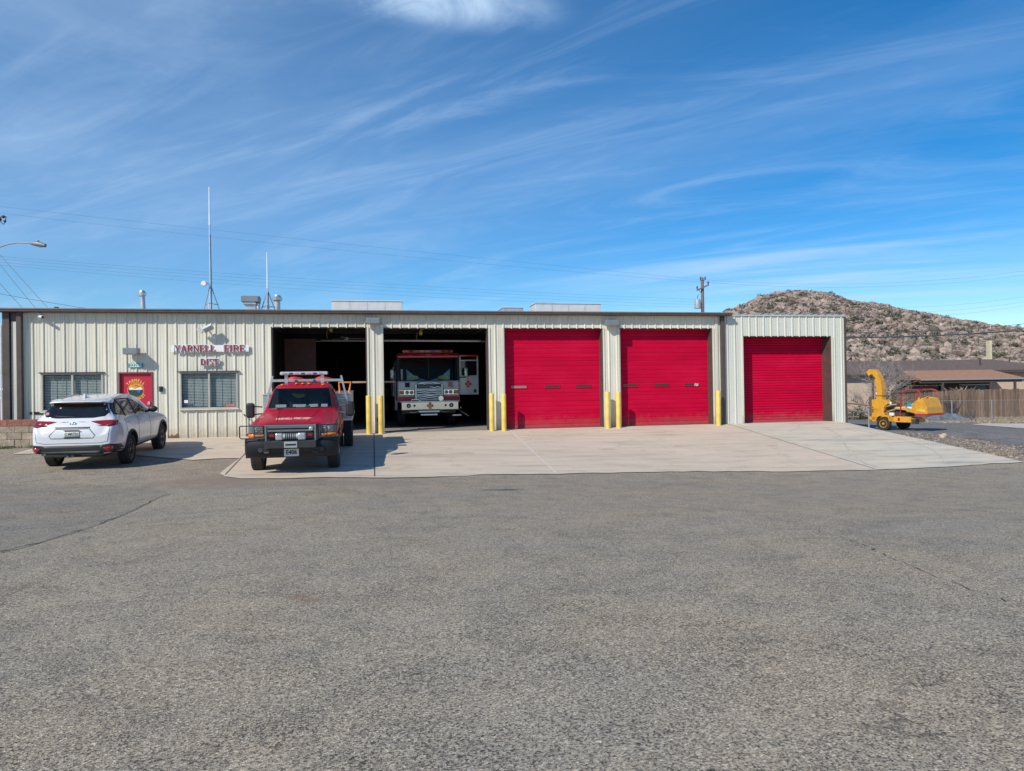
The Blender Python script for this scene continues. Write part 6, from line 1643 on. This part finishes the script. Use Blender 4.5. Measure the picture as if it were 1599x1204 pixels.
    a2 = at(-60, 640, 46); g2 = G(a2.x, a2.y); b2 = at(13.5, 640, 46); d2 = Vector((b2.x-a2.x, b2.y-a2.y, 0)); L2 = d2.length+1.2; T2 = Matrix.Translation((a2.x, a2.y, 0)) @ Matrix.Rotation(math.atan2(d2.y, d2.x), 4, 'Z')
    z_ = lambda y: at(8, y, 46).z
    MB().box(0, L2, 0, 6, g2-.3, z_(608), T2).build('wall', M('pale_render', (.5, .46, .38), .9), t2)
    m = MB(); m.add([T2 @ Vector(v) for v in ((-.3, -.4, z_(607)), (L2+.3, -.4, z_(607)), (L2+.3, 2.2, z_(583)), (-.3, 2.2, z_(583)), (-.3, 6.4, z_(607)), (L2+.3, 6.4, z_(607)))], [(0, 1, 2, 3), (3, 2, 5, 4), (1, 5, 2), (0, 3, 4), (0, 4, 5, 1)])
    m.build('roof', M('blue_roof', (.12, .15, .19), .5), t2)
    MB().box(-.3, L2+.3, -.46, -.401, z_(609), z_(606.6), T2).build('fascia', m_white, t2)
    MB().box(L2-2.2, L2+.25, 3, 3.1, z_(583), z_(574), T2).build('parapet', m_white, t2)
    # timber retaining wall below
    t3 = thing('retaining_wall', 'dark brown timber retaining wall behind the block wall at far left', 'wall', (0, 0, 0))
    a3, b3 = at(-60, 640, 33), at(14, 640, 33)
    MB().box(a3.x, b3.x+.5, a3.y, a3.y+.25, -.6, at(8, 626.5, 33).z).build('sleepers', m_wood, t3)
    MB().box(a3.x, b3.x+.5, a3.y-.04, a3.y+.3, at(8, 626.5, 33).z+.001, at(8, 624.5, 33).z).build('cap', m_wood, t3)
    q = random.Random(6); mb = MB()
    for i in range(60): mb.blob((q.uniform(a3.x, b3.x+.5), a3.y+.3+q.uniform(0, .6), at(8, 624, 33).z+q.uniform(-.1, .08)), q.uniform(.06, .16), i, 1, .3)
    o = mb.build('rubble', M('rubble', (.25, .22, .2), .9, isl=.3)); o['kind'] = 'stuff'
    # white pole
    p = at(2.5, 640, 31); pz = at(2, 508, 31).z
    t4 = thing('white_pole', 'thin white pole standing at the far left edge beside the station corner', 'pole', (p.x, p.y, G(p.x, p.y)))
    MB().cyl((0, 0, 0), (0, 0, pz-G(p.x, p.y)), .035, 10).build('shaft', m_white, t4); MB().blob((0, 0, pz-G(p.x, p.y)), .05, 1, 2, 0).build('cap', m_white, t4)
house()

# ------------------------------------------------------------ vegetation near the house
def bare_tree(name, base, h, seed, mat, label, cat='tree', spread=1.0, depth=5, lean=0., group=None):
    q = random.Random(seed); t = thing(name, label, cat, tuple(base), group=group)
    tr = MB(); br = MB()
    def grow(p, d, l, r, k):
        pts = [p]; rr = [r]
        for i in range(3):
            d = (d+Vector((q.uniform(-.18, .18), q.uniform(-.18, .18), q.uniform(-.05, .12)))).normalized()
            p = p+d*l/3; pts.append(p); rr.append(r*(1-.22*(i+1)/3*1.3))
        (tr if k >= depth-0 else br).tube(pts, rr, 5 if k < 3 else 7, cap=False)
        if k == 0: return
        for j in range(q.choice((3, 3, 4)) if k > 1 else 4):
            ax = Vector((q.uniform(-1, 1), q.uniform(-1, 1), q.uniform(-.3, .5))).normalized()
            nd = (d*q.uniform(.6, 1.0)+ax*.85*spread).normalized()
            grow(pts[q.choice((1, 2, 3, 3))], nd, l*q.uniform(.6, .82), r*.55, k-1)
    for s in range(3):
        grow(Vector((q.uniform(-.1, .1), q.uniform(-.1, .1), 0)), Vector((q.uniform(-.4, .4)+lean, q.uniform(-.4, .4), 1)).normalized(), h*.36, h*.018, depth)
    tr.build('trunk', mat, t); br.build('branches', mat, t); return t

def leafy(name, base, r, hgt, seed, mat, label, cat='shrub', n=900, leaf=.06, blade=False, group=None):
    q = random.Random(seed); t = thing(name, label, cat, tuple(base), group=group); mb = MB()
    cl = [(q.uniform(-.6, .6)*r, q.uniform(-.6, .6)*r, q.uniform(.25, .85)*hgt, q.uniform(.3, .55)*r) for _ in range(9)]
    for i in range(n):
        c = q.choice(cl); a = Vector((q.gauss(0, 1), q.gauss(0, 1), q.gauss(0, 1))).normalized()*c[3]*q.uniform(.5, 1.05)
        p = Vector(c[:3])+a
        if p.z < 0: continue
        u = Vector((q.uniform(-1, 1), q.uniform(-1, 1), q.uniform(-1, 1))).normalized(); v = u.cross(a).normalized() if a.length else u
        s = leaf*q.uniform(.6, 1.3); mb.add([p-u*s, p+v*s*.5, p+u*s, p-v*s*.5], [(0, 1, 2, 3)])
    mb.build('foliage', mat, t)
    st = MB()
    for c in cl[:5]: st.tube([(0, 0, 0), (c[0]*.5, c[1]*.5, c[2]*.5), (c[0], c[1], c[2])], .02, 5)
    st.build('stems', m_wood, t); return t

def vegetation():
    m_br = M('grey_bark', (.3, .255, .235), .9, var=.2); m_gr = M('olive_leaf', (.13, .13, .04), .8, isl=.4); m_sg = M('sage_leaf', (.2, .22, .18), .9, isl=.3)
    def b(px, Z): p = at(px, 645, Z); return (p.x, p.y, G(p.x, p.y))
    bare_tree('bare_tree', b(1388, 47.5), 4.6, 3, m_br, 'leafless grey tree spreading behind the chipper chute', spread=1.15)
    bare_tree('bare_shrub', b(1352, 50), 3.0, 8, m_br, 'low leafless tangle against the tan wall left of the chute', 'shrub', spread=1.5, depth=4)
    leafy('leafy_shrub', b(1380, 41), .7, 1.5, 4, m_gr, 'olive green shrub just behind the chipper drum')
    leafy('leafy_shrub', (lambda p: (p.x, p.y, G(p.x, p.y)+1.3))(at(1414, 600, 48.5)), .75, 1.2, 9, m_gr, 'green shrub top showing over the board fence behind the hopper bar')
    leafy('sage_bush', b(1343, 42), .9, .75, 12, m_sg, 'low grey green bush behind the split rail fence')
    # dead yucca fronds over the fence
    q = random.Random(2); p = b(1496, 47.8); t = thing('dried_palm', 'dry grey yucca fronds rising above the board fence under the porch', 'plant', p)
    mb = MB()
    for i in range(150):
        a = q.uniform(0, 6.28); e = q.uniform(.0, 1.3); l = q.uniform(.9, 1.6); o = Vector((q.uniform(-.9, .9), q.uniform(-.2, .2), 1.45))
        d = Vector((math.cos(a)*math.cos(e), math.sin(a)*math.cos(e)*.5, math.sin(e)*.55)); n = d.cross(Vector((0, 0, 1))).normalized()*.025
        m_ = o+d*l*.5; e_ = o+d*l+Vector((0, 0, -.15)); mb.add([o-n, m_-n, e_, m_+n, o+n], [(0, 1, 2, 3, 4)])
    mb.build('fronds', M('dry_frond', (.36, .31, .25), .9, isl=.25), t)
    MB().tube([(-.2, 0, 0), (-.15, 0, 1.5)], .15, 8).build('trunk', m_wood, t)
    q = random.Random(22); p = b(1484, 45.8); t = thing('thorn_bush', 'dark bare thorn bush against the board fence right of the chipper', 'shrub', p)
    mb = MB()
    for i in range(60):
        a = q.uniform(0, 6.28); x, y = q.uniform(-.3, .3), q.uniform(-.05, .05); mb.tube([(x*.4, y, 0), (x, y, q.uniform(.5, .9)), (x+.5*math.cos(a), y+.15*math.sin(a), q.uniform(.9, 1.5))], [.015, .01, .006], 4, cap=False)
    mb.build('branches', M('dark_twig', (.05, .045, .045), .9), t)
    # crumpled tarp pile
    p = b(1484, 42.6); t = thing('tarp_pile', 'crumpled blue grey tarp heaped by the chain link fence', 'tarp', p)
    bm = bmesh.new(); bmesh.ops.create_grid(bm, x_segments=34, y_segments=18, size=1)
    for v in bm.verts:
        x, y = v.co.x, v.co.y; e = max(abs(x), abs(y)); n = mnoise.fractal(Vector((x*2.2, y*1.6, 3.3)), .8, 2.2, 4)
        v.co = Vector((x*1.35, y*.5, max(0.0, .36*(1-e**3)+.3*n*(1-e**4)-.12*x)))
    me = bpy.data.meshes.new('sheet'); bm.to_mesh(me); bm.free(); me.materials.append(M('tarp', (.14, .17, .21), .5, var=.35, scale=3)); link('sheet', me, t)
    q = random.Random(8); mb = MB()
    for i in range(14):
        a = q.uniform(0, 6.28); c = Vector((1.2+q.uniform(-.4, .4), q.uniform(-.2, .2), .1)); mb.tube([c, c+Vector((math.cos(a)*.5, .1*math.sin(a), q.uniform(.2, .6)))], .015, 4)
    mb.build('sticks', M('dark_stick', (.08, .075, .08), .8), t)
    p = b(1521, 42.4)
    # distant left trees glimpse
    leafy('leafy_shrub', (lambda p: (p.x, p.y, at(8, 585, 50).z-1.2))(at(6, 600, 50)), 1.2, 2.2, 31, M('dark_leaf', (.05, .07, .03), .8, isl=.3), 'dark green treetop between station corner and white pole', 'tree', 900, .09)
    for i, (px, py) in enumerate(((1473, 683), (1441, 689))):
        p = onG(px, py); r = .16 if i == 0 else .06
        o = MB().blob((0, 0, .03), r, 40+i, 2, .3, (1, 1, .7)).build('rock', M('pale_rock%d' % i, (.5, .42, .28), .9, bump=.3), smooth=False); o.location = p
        tag(o, ('pale yellowish rock on the gravel verge below the chipper hopper', 'small pale stone nearest the driveway edge below the chipper')[i], 'rock')
vegetation()

# ------------------------------------------------------------ boulder hill
def hill():
    sil = [(1000, 560), (1080, 520), (1130, 494), (1165, 478), (1188, 463), (1215, 457), (1245, 455), (1290, 459), (1330, 471), (1390, 479), (1450, 490), (1500, 500), (1560, 514), (1599, 521), (1680, 538), (1800, 548), (1950, 556), (2200, 580), (2500, 620)]
    ZC, ZB = 330., 190.
    def crest(px):
        for (a, ya), (b, yb) in zip(sil, sil[1:]):
            if a <= px <= b: return ya+(yb-ya)*(px-a)/(b-a)
        return 620
    q = random.Random(17)
    pxs = [1000+7.5*i for i in range(201)]; nz = 60
    vs = []; cols = len(pxs)
    def hp(px, f):
        # f 0 base .. 1 crest .. 1.5 behind
        Z = ZB+(ZC-ZB)*f; base = at(px, 600, Z); top = at(px, crest(px), ZC).z
        k = f**.8 if f <= 1 else 1-(f-1)*1.2
        n = mnoise.fractal(Vector((base.x*.03, base.y*.03, 0)), .9, 2., 5)
        env = min(1, f*2)*(1 if f < .9 else max(.35, 1-(f-.9)*6))
        z = -1.5+(top+1.5)*k+n*3.5*env
        return Vector((base.x, base.y, z))
    for j in range(nz+1):
        f = 1.45*j/nz
        for px in pxs: vs.append(tuple(hp(px, f)))
    fs = [(j*cols+i, j*cols+i+1, (j+1)*cols+i+1, (j+1)*cols+i) for j in range(nz) for i in range(cols-1)]
    mb = MB(); mb.add(vs, fs)
    o = mb.build('hill', mat_speckle('hill_soil', [(0, (.05, .045, .035)), (.5, (.13, .105, .085)), (1, (.24, .19, .155))], .55, .08, .6)); o['kind'] = 'structure'
    o.data.shade_smooth()
    # rocks
    import array
    base = bmesh.new(); bmesh.ops.create_icosphere(base, subdivisions=1, radius=1)
    bv = [v.co.copy() for v in base.verts]; bf = [tuple(v.index for v in f.verts) for f in base.faces]; base.free()
    shapes = []
    for k in range(14):
        off = Vector((k*7.3, 1.1, 2.2)); shapes.append([v*(1+.55*mnoise.noise(v*1.3+off)) for v in bv])
    V = []; Fc = []
    N_ = 38000
    for i in range(N_):
        px = q.uniform(1110, 1680); f = q.random()**.9*1.03
        p = hp(px, f); s = .2+min(.8, q.paretovariate(2.0)*.17) if q.random() < .975 else q.uniform(.9, 1.9)
        if f > .93: s = max(s, q.uniform(.35, 1.1))
        sx, sy, sz = s*q.uniform(.8, 1.5), s*q.uniform(.8, 1.3), s*q.uniform(.55, 1.0); a = q.uniform(0, 6.28); ca, sa = math.cos(a), math.sin(a)
        o_ = len(V)
        for v in shapes[i % 14]:
            x, y, z = v.x*sx, v.y*sy, v.z*sz
            V.append((p.x+x*ca-y*sa, p.y+x*sa+y*ca, p.z+z+s*.2))
        Fc += [(a_+o_, b_+o_, c_+o_) for a_, b_, c_ in bf]
    me = bpy.data.meshes.new('boulders'); me.from_pydata(V, [], Fc); me.update()
    m = M('granite', (.27, .212, .175), .95, var=.35, scale=.6, isl=.5)
    me.materials.append(m); o = link('boulders', me); o['kind'] = 'stuff'; o['label'] = 'thousands of pinkish granite boulders covering the hill'
    # scrub
    mb = MB()
    for i in range(1050):
        px = q.uniform(1130, 1660); f = q.random()**.8
        p = hp(px, f); r = q.choice([.5, .7, 1.0, 1.5])*q.uniform(.8, 1.2)
        for _ in range(45):
            d = Vector((q.gauss(0, 1), q.gauss(0, 1), q.gauss(0, 1))).normalized()*r*q.uniform(.4, 1); c = p+Vector((d.x*1.3, d.y, abs(d.z)*.9+.7))
            u = Vector((q.uniform(-1, 1), q.uniform(-1, 1), q.uniform(-1, 1))).normalized()*r*.22; w = u.orthogonal().normalized()*r*.16
            mb.add([c-u, c+w, c+u, c-w], [(0, 1, 2, 3)])
    o = mb.build('scrub', M('scrub_green', (.075, .082, .05), .9, isl=.45)); o['kind'] = 'stuff'; o['label'] = 'dark green scrub dotted between the boulders'
    # far left hill glimpse
    vs = []
    for j in range(9):
        f = j/8
        for i in range(25):
            px = -420+26*i; b_ = at(px, 600, 160+90*f); top = at(px, 505+abs(px-20)*.06, 250).z
            vs.append((b_.x, b_.y, -1.5+(top+1.5)*f+mnoise.noise(Vector((b_.x*.05, b_.y*.05, 1)))*2*f))
    mb = MB(); mb.add(vs, [(j*25+i, j*25+i+1, (j+1)*25+i+1, (j+1)*25+i) for j in range(8) for i in range(24)])
    mb.build('hill', mat_speckle('far_soil', [(0, (.08, .085, .08)), (.5, (.14, .14, .13)), (1, (.22, .21, .19))], .7, .1, .6))['kind'] = 'structure'
hill()

# ------------------------------------------------------------ poles and wires
def poles():
    # right pole behind the station
    Z = 62; p = at(1099.5, 620, Z); top = at(1101, 429, Z).z; g = -.5
    t = thing('utility_pole', 'wooden utility pole with transformer rising behind the right part of the station', 'utility pole', (p.x, p.y, g))
    m_p = M('pole_wood', (.2, .155, .13), .9, var=.2, stretch=(6, 6, .4)); m_ins = M('insulator', (.16, .1, .1), .3)
    z = lambda y: at(1100, y, Z).z-g
    MB().cyl((0, 0, 0), (0, 0, z(438)), .17, 12, .13).build('pole', m_p, t, smooth=True)
    MB().bar((-.6, -.2, z(452)-.1), (.5, -.2, z(446)+.05), .12, .12).build('crossarm', m_p, t)
    MB().bar((-.1, -.16, z(462)), (-.45, -.2, z(452)), .04, .04).build('brace', m_steel, t)
    MB().box(-.22, .22, -.05, .05, z(438), z(438)+.06).build('crossarm', m_steel, t)
    for x, zz in ((-.2, z(438)+.06), (.0, z(438)+.0), (.22, z(438)+.06), (-.58, z(452)+.0), (.45, z(446)+.1)):
        MB().lathe([(0, .03), (.04, .08), (.1, .05), (.16, .09), (.24, .05), (.3, .0)], (x, -.1 if zz > z(440) else -.2, zz), 'z', 10).build('insulator', m_ins, t, smooth=True)
    MB().lathe([(z(482), .0), (z(482), .27), (z(470)-.0, .27), (z(467.5), .2), (z(467.5), 0)], (-.52, -.1, 0), 'z', 18).build('transformer', M('transformer_grey', (.33, .38, .42), .4), t, smooth=True)
    MB().tube([(-.52, -.1, z(468)), (-.5, -.1, z(463)), (-.4, -.1, z(460))], .03, 6).build('bushing', m_ins, t)
    MB().tube([(.14, -.1, z(480)), (.2, -.1, z(465)), (.25, -.1, z(455))], .02, 6).build('conduit', m_steel, t)
    pt = at(1101, 434, Z)
    # left pole is out of frame; its lamp arm reaches in
    Zl = 34; b = at(-42, 640, Zl); g2 = G(b.x, b.y); zl = lambda y: at(0, y, Zl).z-g2
    t2 = thing('street_light', 'wooden pole street light whose arm and lamp reach in at far left', 'street light', (b.x, b.y, g2))
    ax = (at(75, 380, Zl)-at(-42, 380, Zl)); ax.z = 0; Ld = ax.length; ax.normalize()
    MB().cyl((0, 0, 0), (0, 0, zl(300)), .16, 12, .12).build('pole', m_p, t2, smooth=True)
    A = lambda px, y: ax*((px+42)/117*Ld)+Vector((0, 0, at(px, y, Zl).z-g2))
    MB().tube([A(-42, 398), A(0, 386.5), A(16, 381), A(30, 378.5), A(52, 379.5)], .03, 8).build('arm', m_fix, t2, smooth=True)
    hd = MB(); hd.tube([A(50, 379.5), A(56, 380), A(64, 381), A(74, 383.3), A(75.5, 383.8)], [.05, .1, .13, .09, .02], 12); hd.build('lamp_head', m_fix, t2, smooth=True)
    MB().cyl(A(63, 378), A(63, 375.5), .04, 8).build('photocell', m_dark2, t2)
    MB().tube([A(57, 381.8), A(65, 383.5), A(73, 384.8)], [.05, .08, .03], 10).build('lens', M('lamp_glass', (.5, .5, .5), .2), t2, smooth=True)
    # hardware on the pole near frame edge
    MB().bar(A(-42, 350), A(10, 337), .05, .05).build('bracket', m_p, t2)
    for px, y, r in ((3, 342, .09), (9, 338, .07), (11, 345, .06)): MB().blob(A(px, y), r, px, 2, .2).build('insulator', m_dark2, t2, smooth=True)
    MB().tube([A(13, 337), A(12, 344), A(9, 350), A(5, 347), A(4, 341)], .018, 6).build('loop', m_dark2, t2, smooth=True)
    g_ = 'wires strung between the poles'
    lab = ['upper wire of the high pair crossing the left sky', 'lower wire of the high pair crossing the left sky', 'top wire of the low bundle passing behind the antenna tripods', 'second wire of the low bundle passing behind the antenna tripods', 'third wire of the low bundle passing behind the antenna tripods', 'lowest wire of the bundle passing behind the antenna tripods']
    W_ = M('wire_grey', (.07, .08, .1), .6)
    def wire(a, b, sag, r, label, cat='wire', n=24, grp=None):
        mb = MB(); pts = [a+(b-a)*i/n-Vector((0, 0, sag*4*(i/n)*(1-i/n))) for i in range(n+1)]
        mb.tube(pts, r, 5); o = mb.build('overhead_wire', W_); tag(o, label, cat, grp)
    Za = 50
    rows = [((-40, 318), (1098, 437), .12), ((-40, 328), (1103, 441), .3), ((-30, 398), (1096, 468), .3), ((-30, 402), (1098, 472), .35), ((-30, 407), (1098, 476), .4), ((-30, 411), (1098, 480), .5)]
    for (a, b_, sg), lb in zip(rows, lab): wire(at(*a, 48), at(*b_, 61.8), sg, .005, lb, grp=g_)
    rows = [((1100, 437), (1640, 417), .9, 'highest wire running right from the transformer pole over the hill'), ((1103, 441), (1640, 424), .9, 'second highest wire running right from the transformer pole over the hill'),
            ((1330, 480), (1640, 456), .5, 'thin wire low over the right hill crest, uppermost of the low set'), ((1330, 488), (1640, 464), .5, 'thin wire low over the right hill crest, middle of the low set'), ((1330, 496), (1640, 470), .5, 'thin wire low over the right hill crest, lowest of the low set')]
    for a, b_, sg, lb in rows: wire(at(*a, 61.8), at(*b_, 70), sg, .0055, lb, grp='wires over the right hill')
    wire(at(1290, 519, 44), at(1660, 499, 44), .25, .014, 'thin dark cable crossing in front of the boulder hill, above the thick one')
    wire(at(1290, 527, 43), at(1585, 516.5, 43), .12, .04, 'thick black cable crossing in front of the boulder hill')
    wire(at(1585, 516.5, 43), at(1700, 519, 43), .0, .03, 'last stretch of thick black cable at the right edge beyond its splice')
    for k, (a, b_) in enumerate((((-20, 375), (74, 480)), ((-20, 388), (56, 482)), ((-20, 420), (36, 482)), ((-20, 455), (150, 484)))):
        wire(at(*a, 33), at(*b_, 31), .02, .009, ['steep service wire dropping to the roof corner, rightmost', 'steep service wire dropping to the roof corner, second from right', 'steep service wire dropping to the roof corner, leftmost', 'nearly level service wire skimming the roof at far left'][k], grp='service wires at far left')
poles()
# ------------------------------------------------------------ light, sky, camera
SUN_EL, SUN_AZ = R(37.5), R(-50)      # azimuth measured from -Y (toward the viewer side), negative = left
sd = Vector((math.sin(SUN_AZ)*math.cos(SUN_EL), -math.cos(SUN_AZ)*math.cos(SUN_EL), math.sin(SUN_EL)))
sl = bpy.data.lights.new('sun', 'SUN'); sl.energy = 4.4; sl.angle = R(.53); sl.color = (1, .93, .81)
so = bpy.data.objects.new('sun', sl); col.objects.link(so); so.rotation_euler = (-sd).to_track_quat('-Z', 'Y').to_euler()
w = bpy.data.worlds.new('World'); scene.world = w; w.use_nodes = True
nt = w.node_tree; N, L = nt.nodes, nt.links; bg = N['Background']
sky = N.new('ShaderNodeTexSky'); sky.sky_type = 'NISHITA'; sky.sun_disc = False; sky.sun_elevation = SUN_EL
sky.sun_rotation = math.atan2(sd.x, sd.y); sky.altitude = 1400; sky.air_density = 1.0; sky.dust_density = .4; sky.ozone_density = 2.5
tc = N.new('ShaderNodeTexCoord')
# wispy cirrus laid out on a high plane over the place
sp = N.new('ShaderNodeSeparateXYZ'); L.new(tc.outputs['Generated'], sp.inputs[0])
mz = N.new('ShaderNodeMath'); mz.operation = 'ADD'; mz.inputs[1].default_value = .12; L.new(sp.outputs[2], mz.inputs[0])
mm = N.new('ShaderNodeMath'); mm.operation = 'MAXIMUM'; mm.inputs[1].default_value = .02; L.new(mz.outputs[0], mm.inputs[0])
dx = N.new('ShaderNodeMath'); dx.operation = 'DIVIDE'; L.new(sp.outputs[0], dx.inputs[0]); L.new(mm.outputs[0], dx.inputs[1])
dy = N.new('ShaderNodeMath'); dy.operation = 'DIVIDE'; L.new(sp.outputs[1], dy.inputs[0]); L.new(mm.outputs[0], dy.inputs[1])
cb = N.new('ShaderNodeCombineXYZ'); L.new(dx.outputs[0], cb.inputs[0]); L.new(dy.outputs[0], cb.inputs[1])
def layer(scale, rot, sc, lo, hi, amt, det=9, loc=(0, 0, 0), dist=.6, mask=None):
    mp0 = N.new('ShaderNodeMapping'); mp0.inputs['Rotation'].default_value = (0, 0, R(rot)); L.new(cb.outputs[0], mp0.inputs['Vector'])
    mp = N.new('ShaderNodeMapping'); mp.inputs['Scale'].default_value = scale; mp.inputs['Location'].default_value = loc; L.new(mp0.outputs[0], mp.inputs['Vector'])
    n = N.new('ShaderNodeTexNoise'); n.inputs['Scale'].default_value = sc; n.inputs['Detail'].default_value = det; n.inputs['Roughness'].default_value = .62; n.inputs['Distortion'].default_value = dist
    L.new(mp.outputs[0], n.inputs['Vector'])
    mr = N.new('ShaderNodeMapRange'); mr.interpolation_type = 'SMOOTHSTEP'; mr.inputs[1].default_value = lo; mr.inputs[2].default_value = hi; mr.inputs[3].default_value = 0; mr.inputs[4].default_value = amt
    L.new(n.outputs['Fac'], mr.inputs[0]); return mr.outputs[0]
def blobmask(c, r):
    mp = N.new('ShaderNodeMapping'); mp.inputs['Location'].default_value = (-c[0]/r[0], -c[1]/r[1], 0); mp.inputs['Scale'].default_value = (1/r[0], 1/r[1], 0); L.new(cb.outputs[0], mp.inputs['Vector'])
    l = N.new('ShaderNodeVectorMath'); l.operation = 'LENGTH'; L.new(mp.outputs[0], l.inputs[0])
    mr = N.new('ShaderNodeMapRange'); mr.interpolation_type = 'SMOOTHSTEP'; mr.inputs[1].default_value = 1; mr.inputs[2].default_value = 0; mr.inputs[3].default_value = 0; mr.inputs[4].default_value = 1; L.new(l.outputs['Value'], mr.inputs[0]); return mr.outputs[0]
def mul(a, b):
    m = N.new('ShaderNodeMath'); m.operation = 'MULTIPLY'
    for i, q in enumerate((a, b)):
        if isinstance(q, float): m.inputs[i].default_value = q
        else: L.new(q, m.inputs[i])
    return m.outputs[0]
def add(a, b):
    m = N.new('ShaderNodeMath'); m.operation = 'ADD'; m.use_clamp = True; L.new(a, m.inputs[0]); L.new(b, m.inputs[1]); return m.outputs[0]
def skyxy(px, py):
    r = ray(px, py).normalized(); z = max(.02, r.z+.12); return (r.x/z, r.y/z)
c1 = layer((1, .3, 1), -50, .8, .46, .88, .2)
c2 = layer((1, .26, 1), -52, 3.2, .42, .88, .26, loc=(3, 1, 0), dist=1.3)
c3 = mul(layer((1, .8, 1), -20, 3.0, .3, .66, .95, loc=(1, 7, 0), dist=1.2), blobmask(skyxy(705, 5), (.3, .12)))
c4 = mul(layer((1, .4, 1), -40, 1.2, .3, .75, .4, loc=(5, 2, 0)), blobmask(skyxy(20, 130), (.9, .9)))
c5 = mul(layer((1, .12, 1), -52, 3.0, .4, .7, .5, loc=(2, 2, 0)), blobmask(skyxy(1350, 430), (2.2, 1.5)))
c6 = mul(layer((1, .35, 1), -45, .5, .1, .75, .3, loc=(2, 5, 0)), blobmask(skyxy(60, 240), (3.2, 2.8)))
cl = add(add(add(c1, c2), add(c3, c4)), add(c5, c6))
hs = N.new('ShaderNodeHueSaturation'); hs.inputs['Saturation'].default_value = 1.45; hs.inputs['Value'].default_value = 1.36; L.new(sky.outputs[0], hs.inputs['Color'])
mx = N.new('ShaderNodeMix'); mx.data_type = 'RGBA'; L.new(cl, mx.inputs[0]); L.new(hs.outputs[0], mx.inputs[6]); mx.inputs[7].default_value = (6.2, 8.2, 10.6, 1)
L.new(mx.outputs[2], bg.inputs[0]); bg.inputs[1].default_value = .1

cam = bpy.data.cameras.new('camera'); co = bpy.data.objects.new('camera', cam); col.objects.link(co)
cam.sensor_fit = 'HORIZONTAL'; cam.sensor_width = 36; cam.lens = F/1599*36; cam.clip_end = 6000; cam.clip_start = .05
fwd = Vector((math.sin(YAW)*math.cos(PIT), math.cos(YAW)*math.cos(PIT), math.sin(PIT)))
rt = Vector((math.cos(YAW), -math.sin(YAW), 0)); up = rt.cross(fwd)
cr = rt*math.cos(ROL)+up*math.sin(ROL); cu = -rt*math.sin(ROL)+up*math.cos(ROL)
mat = Matrix((cr, cu, -fwd)).transposed().to_4x4(); mat.translation = O; co.matrix_world = mat
scene.camera = co
vs_ = scene.view_settings; vs_.view_transform = 'Standard'; vs_.look = 'None'; vs_.exposure = 0.0; vs_.gamma = 1
scene.cycles.max_bounces = 8; scene.cycles.transparent_max_bounces = 12
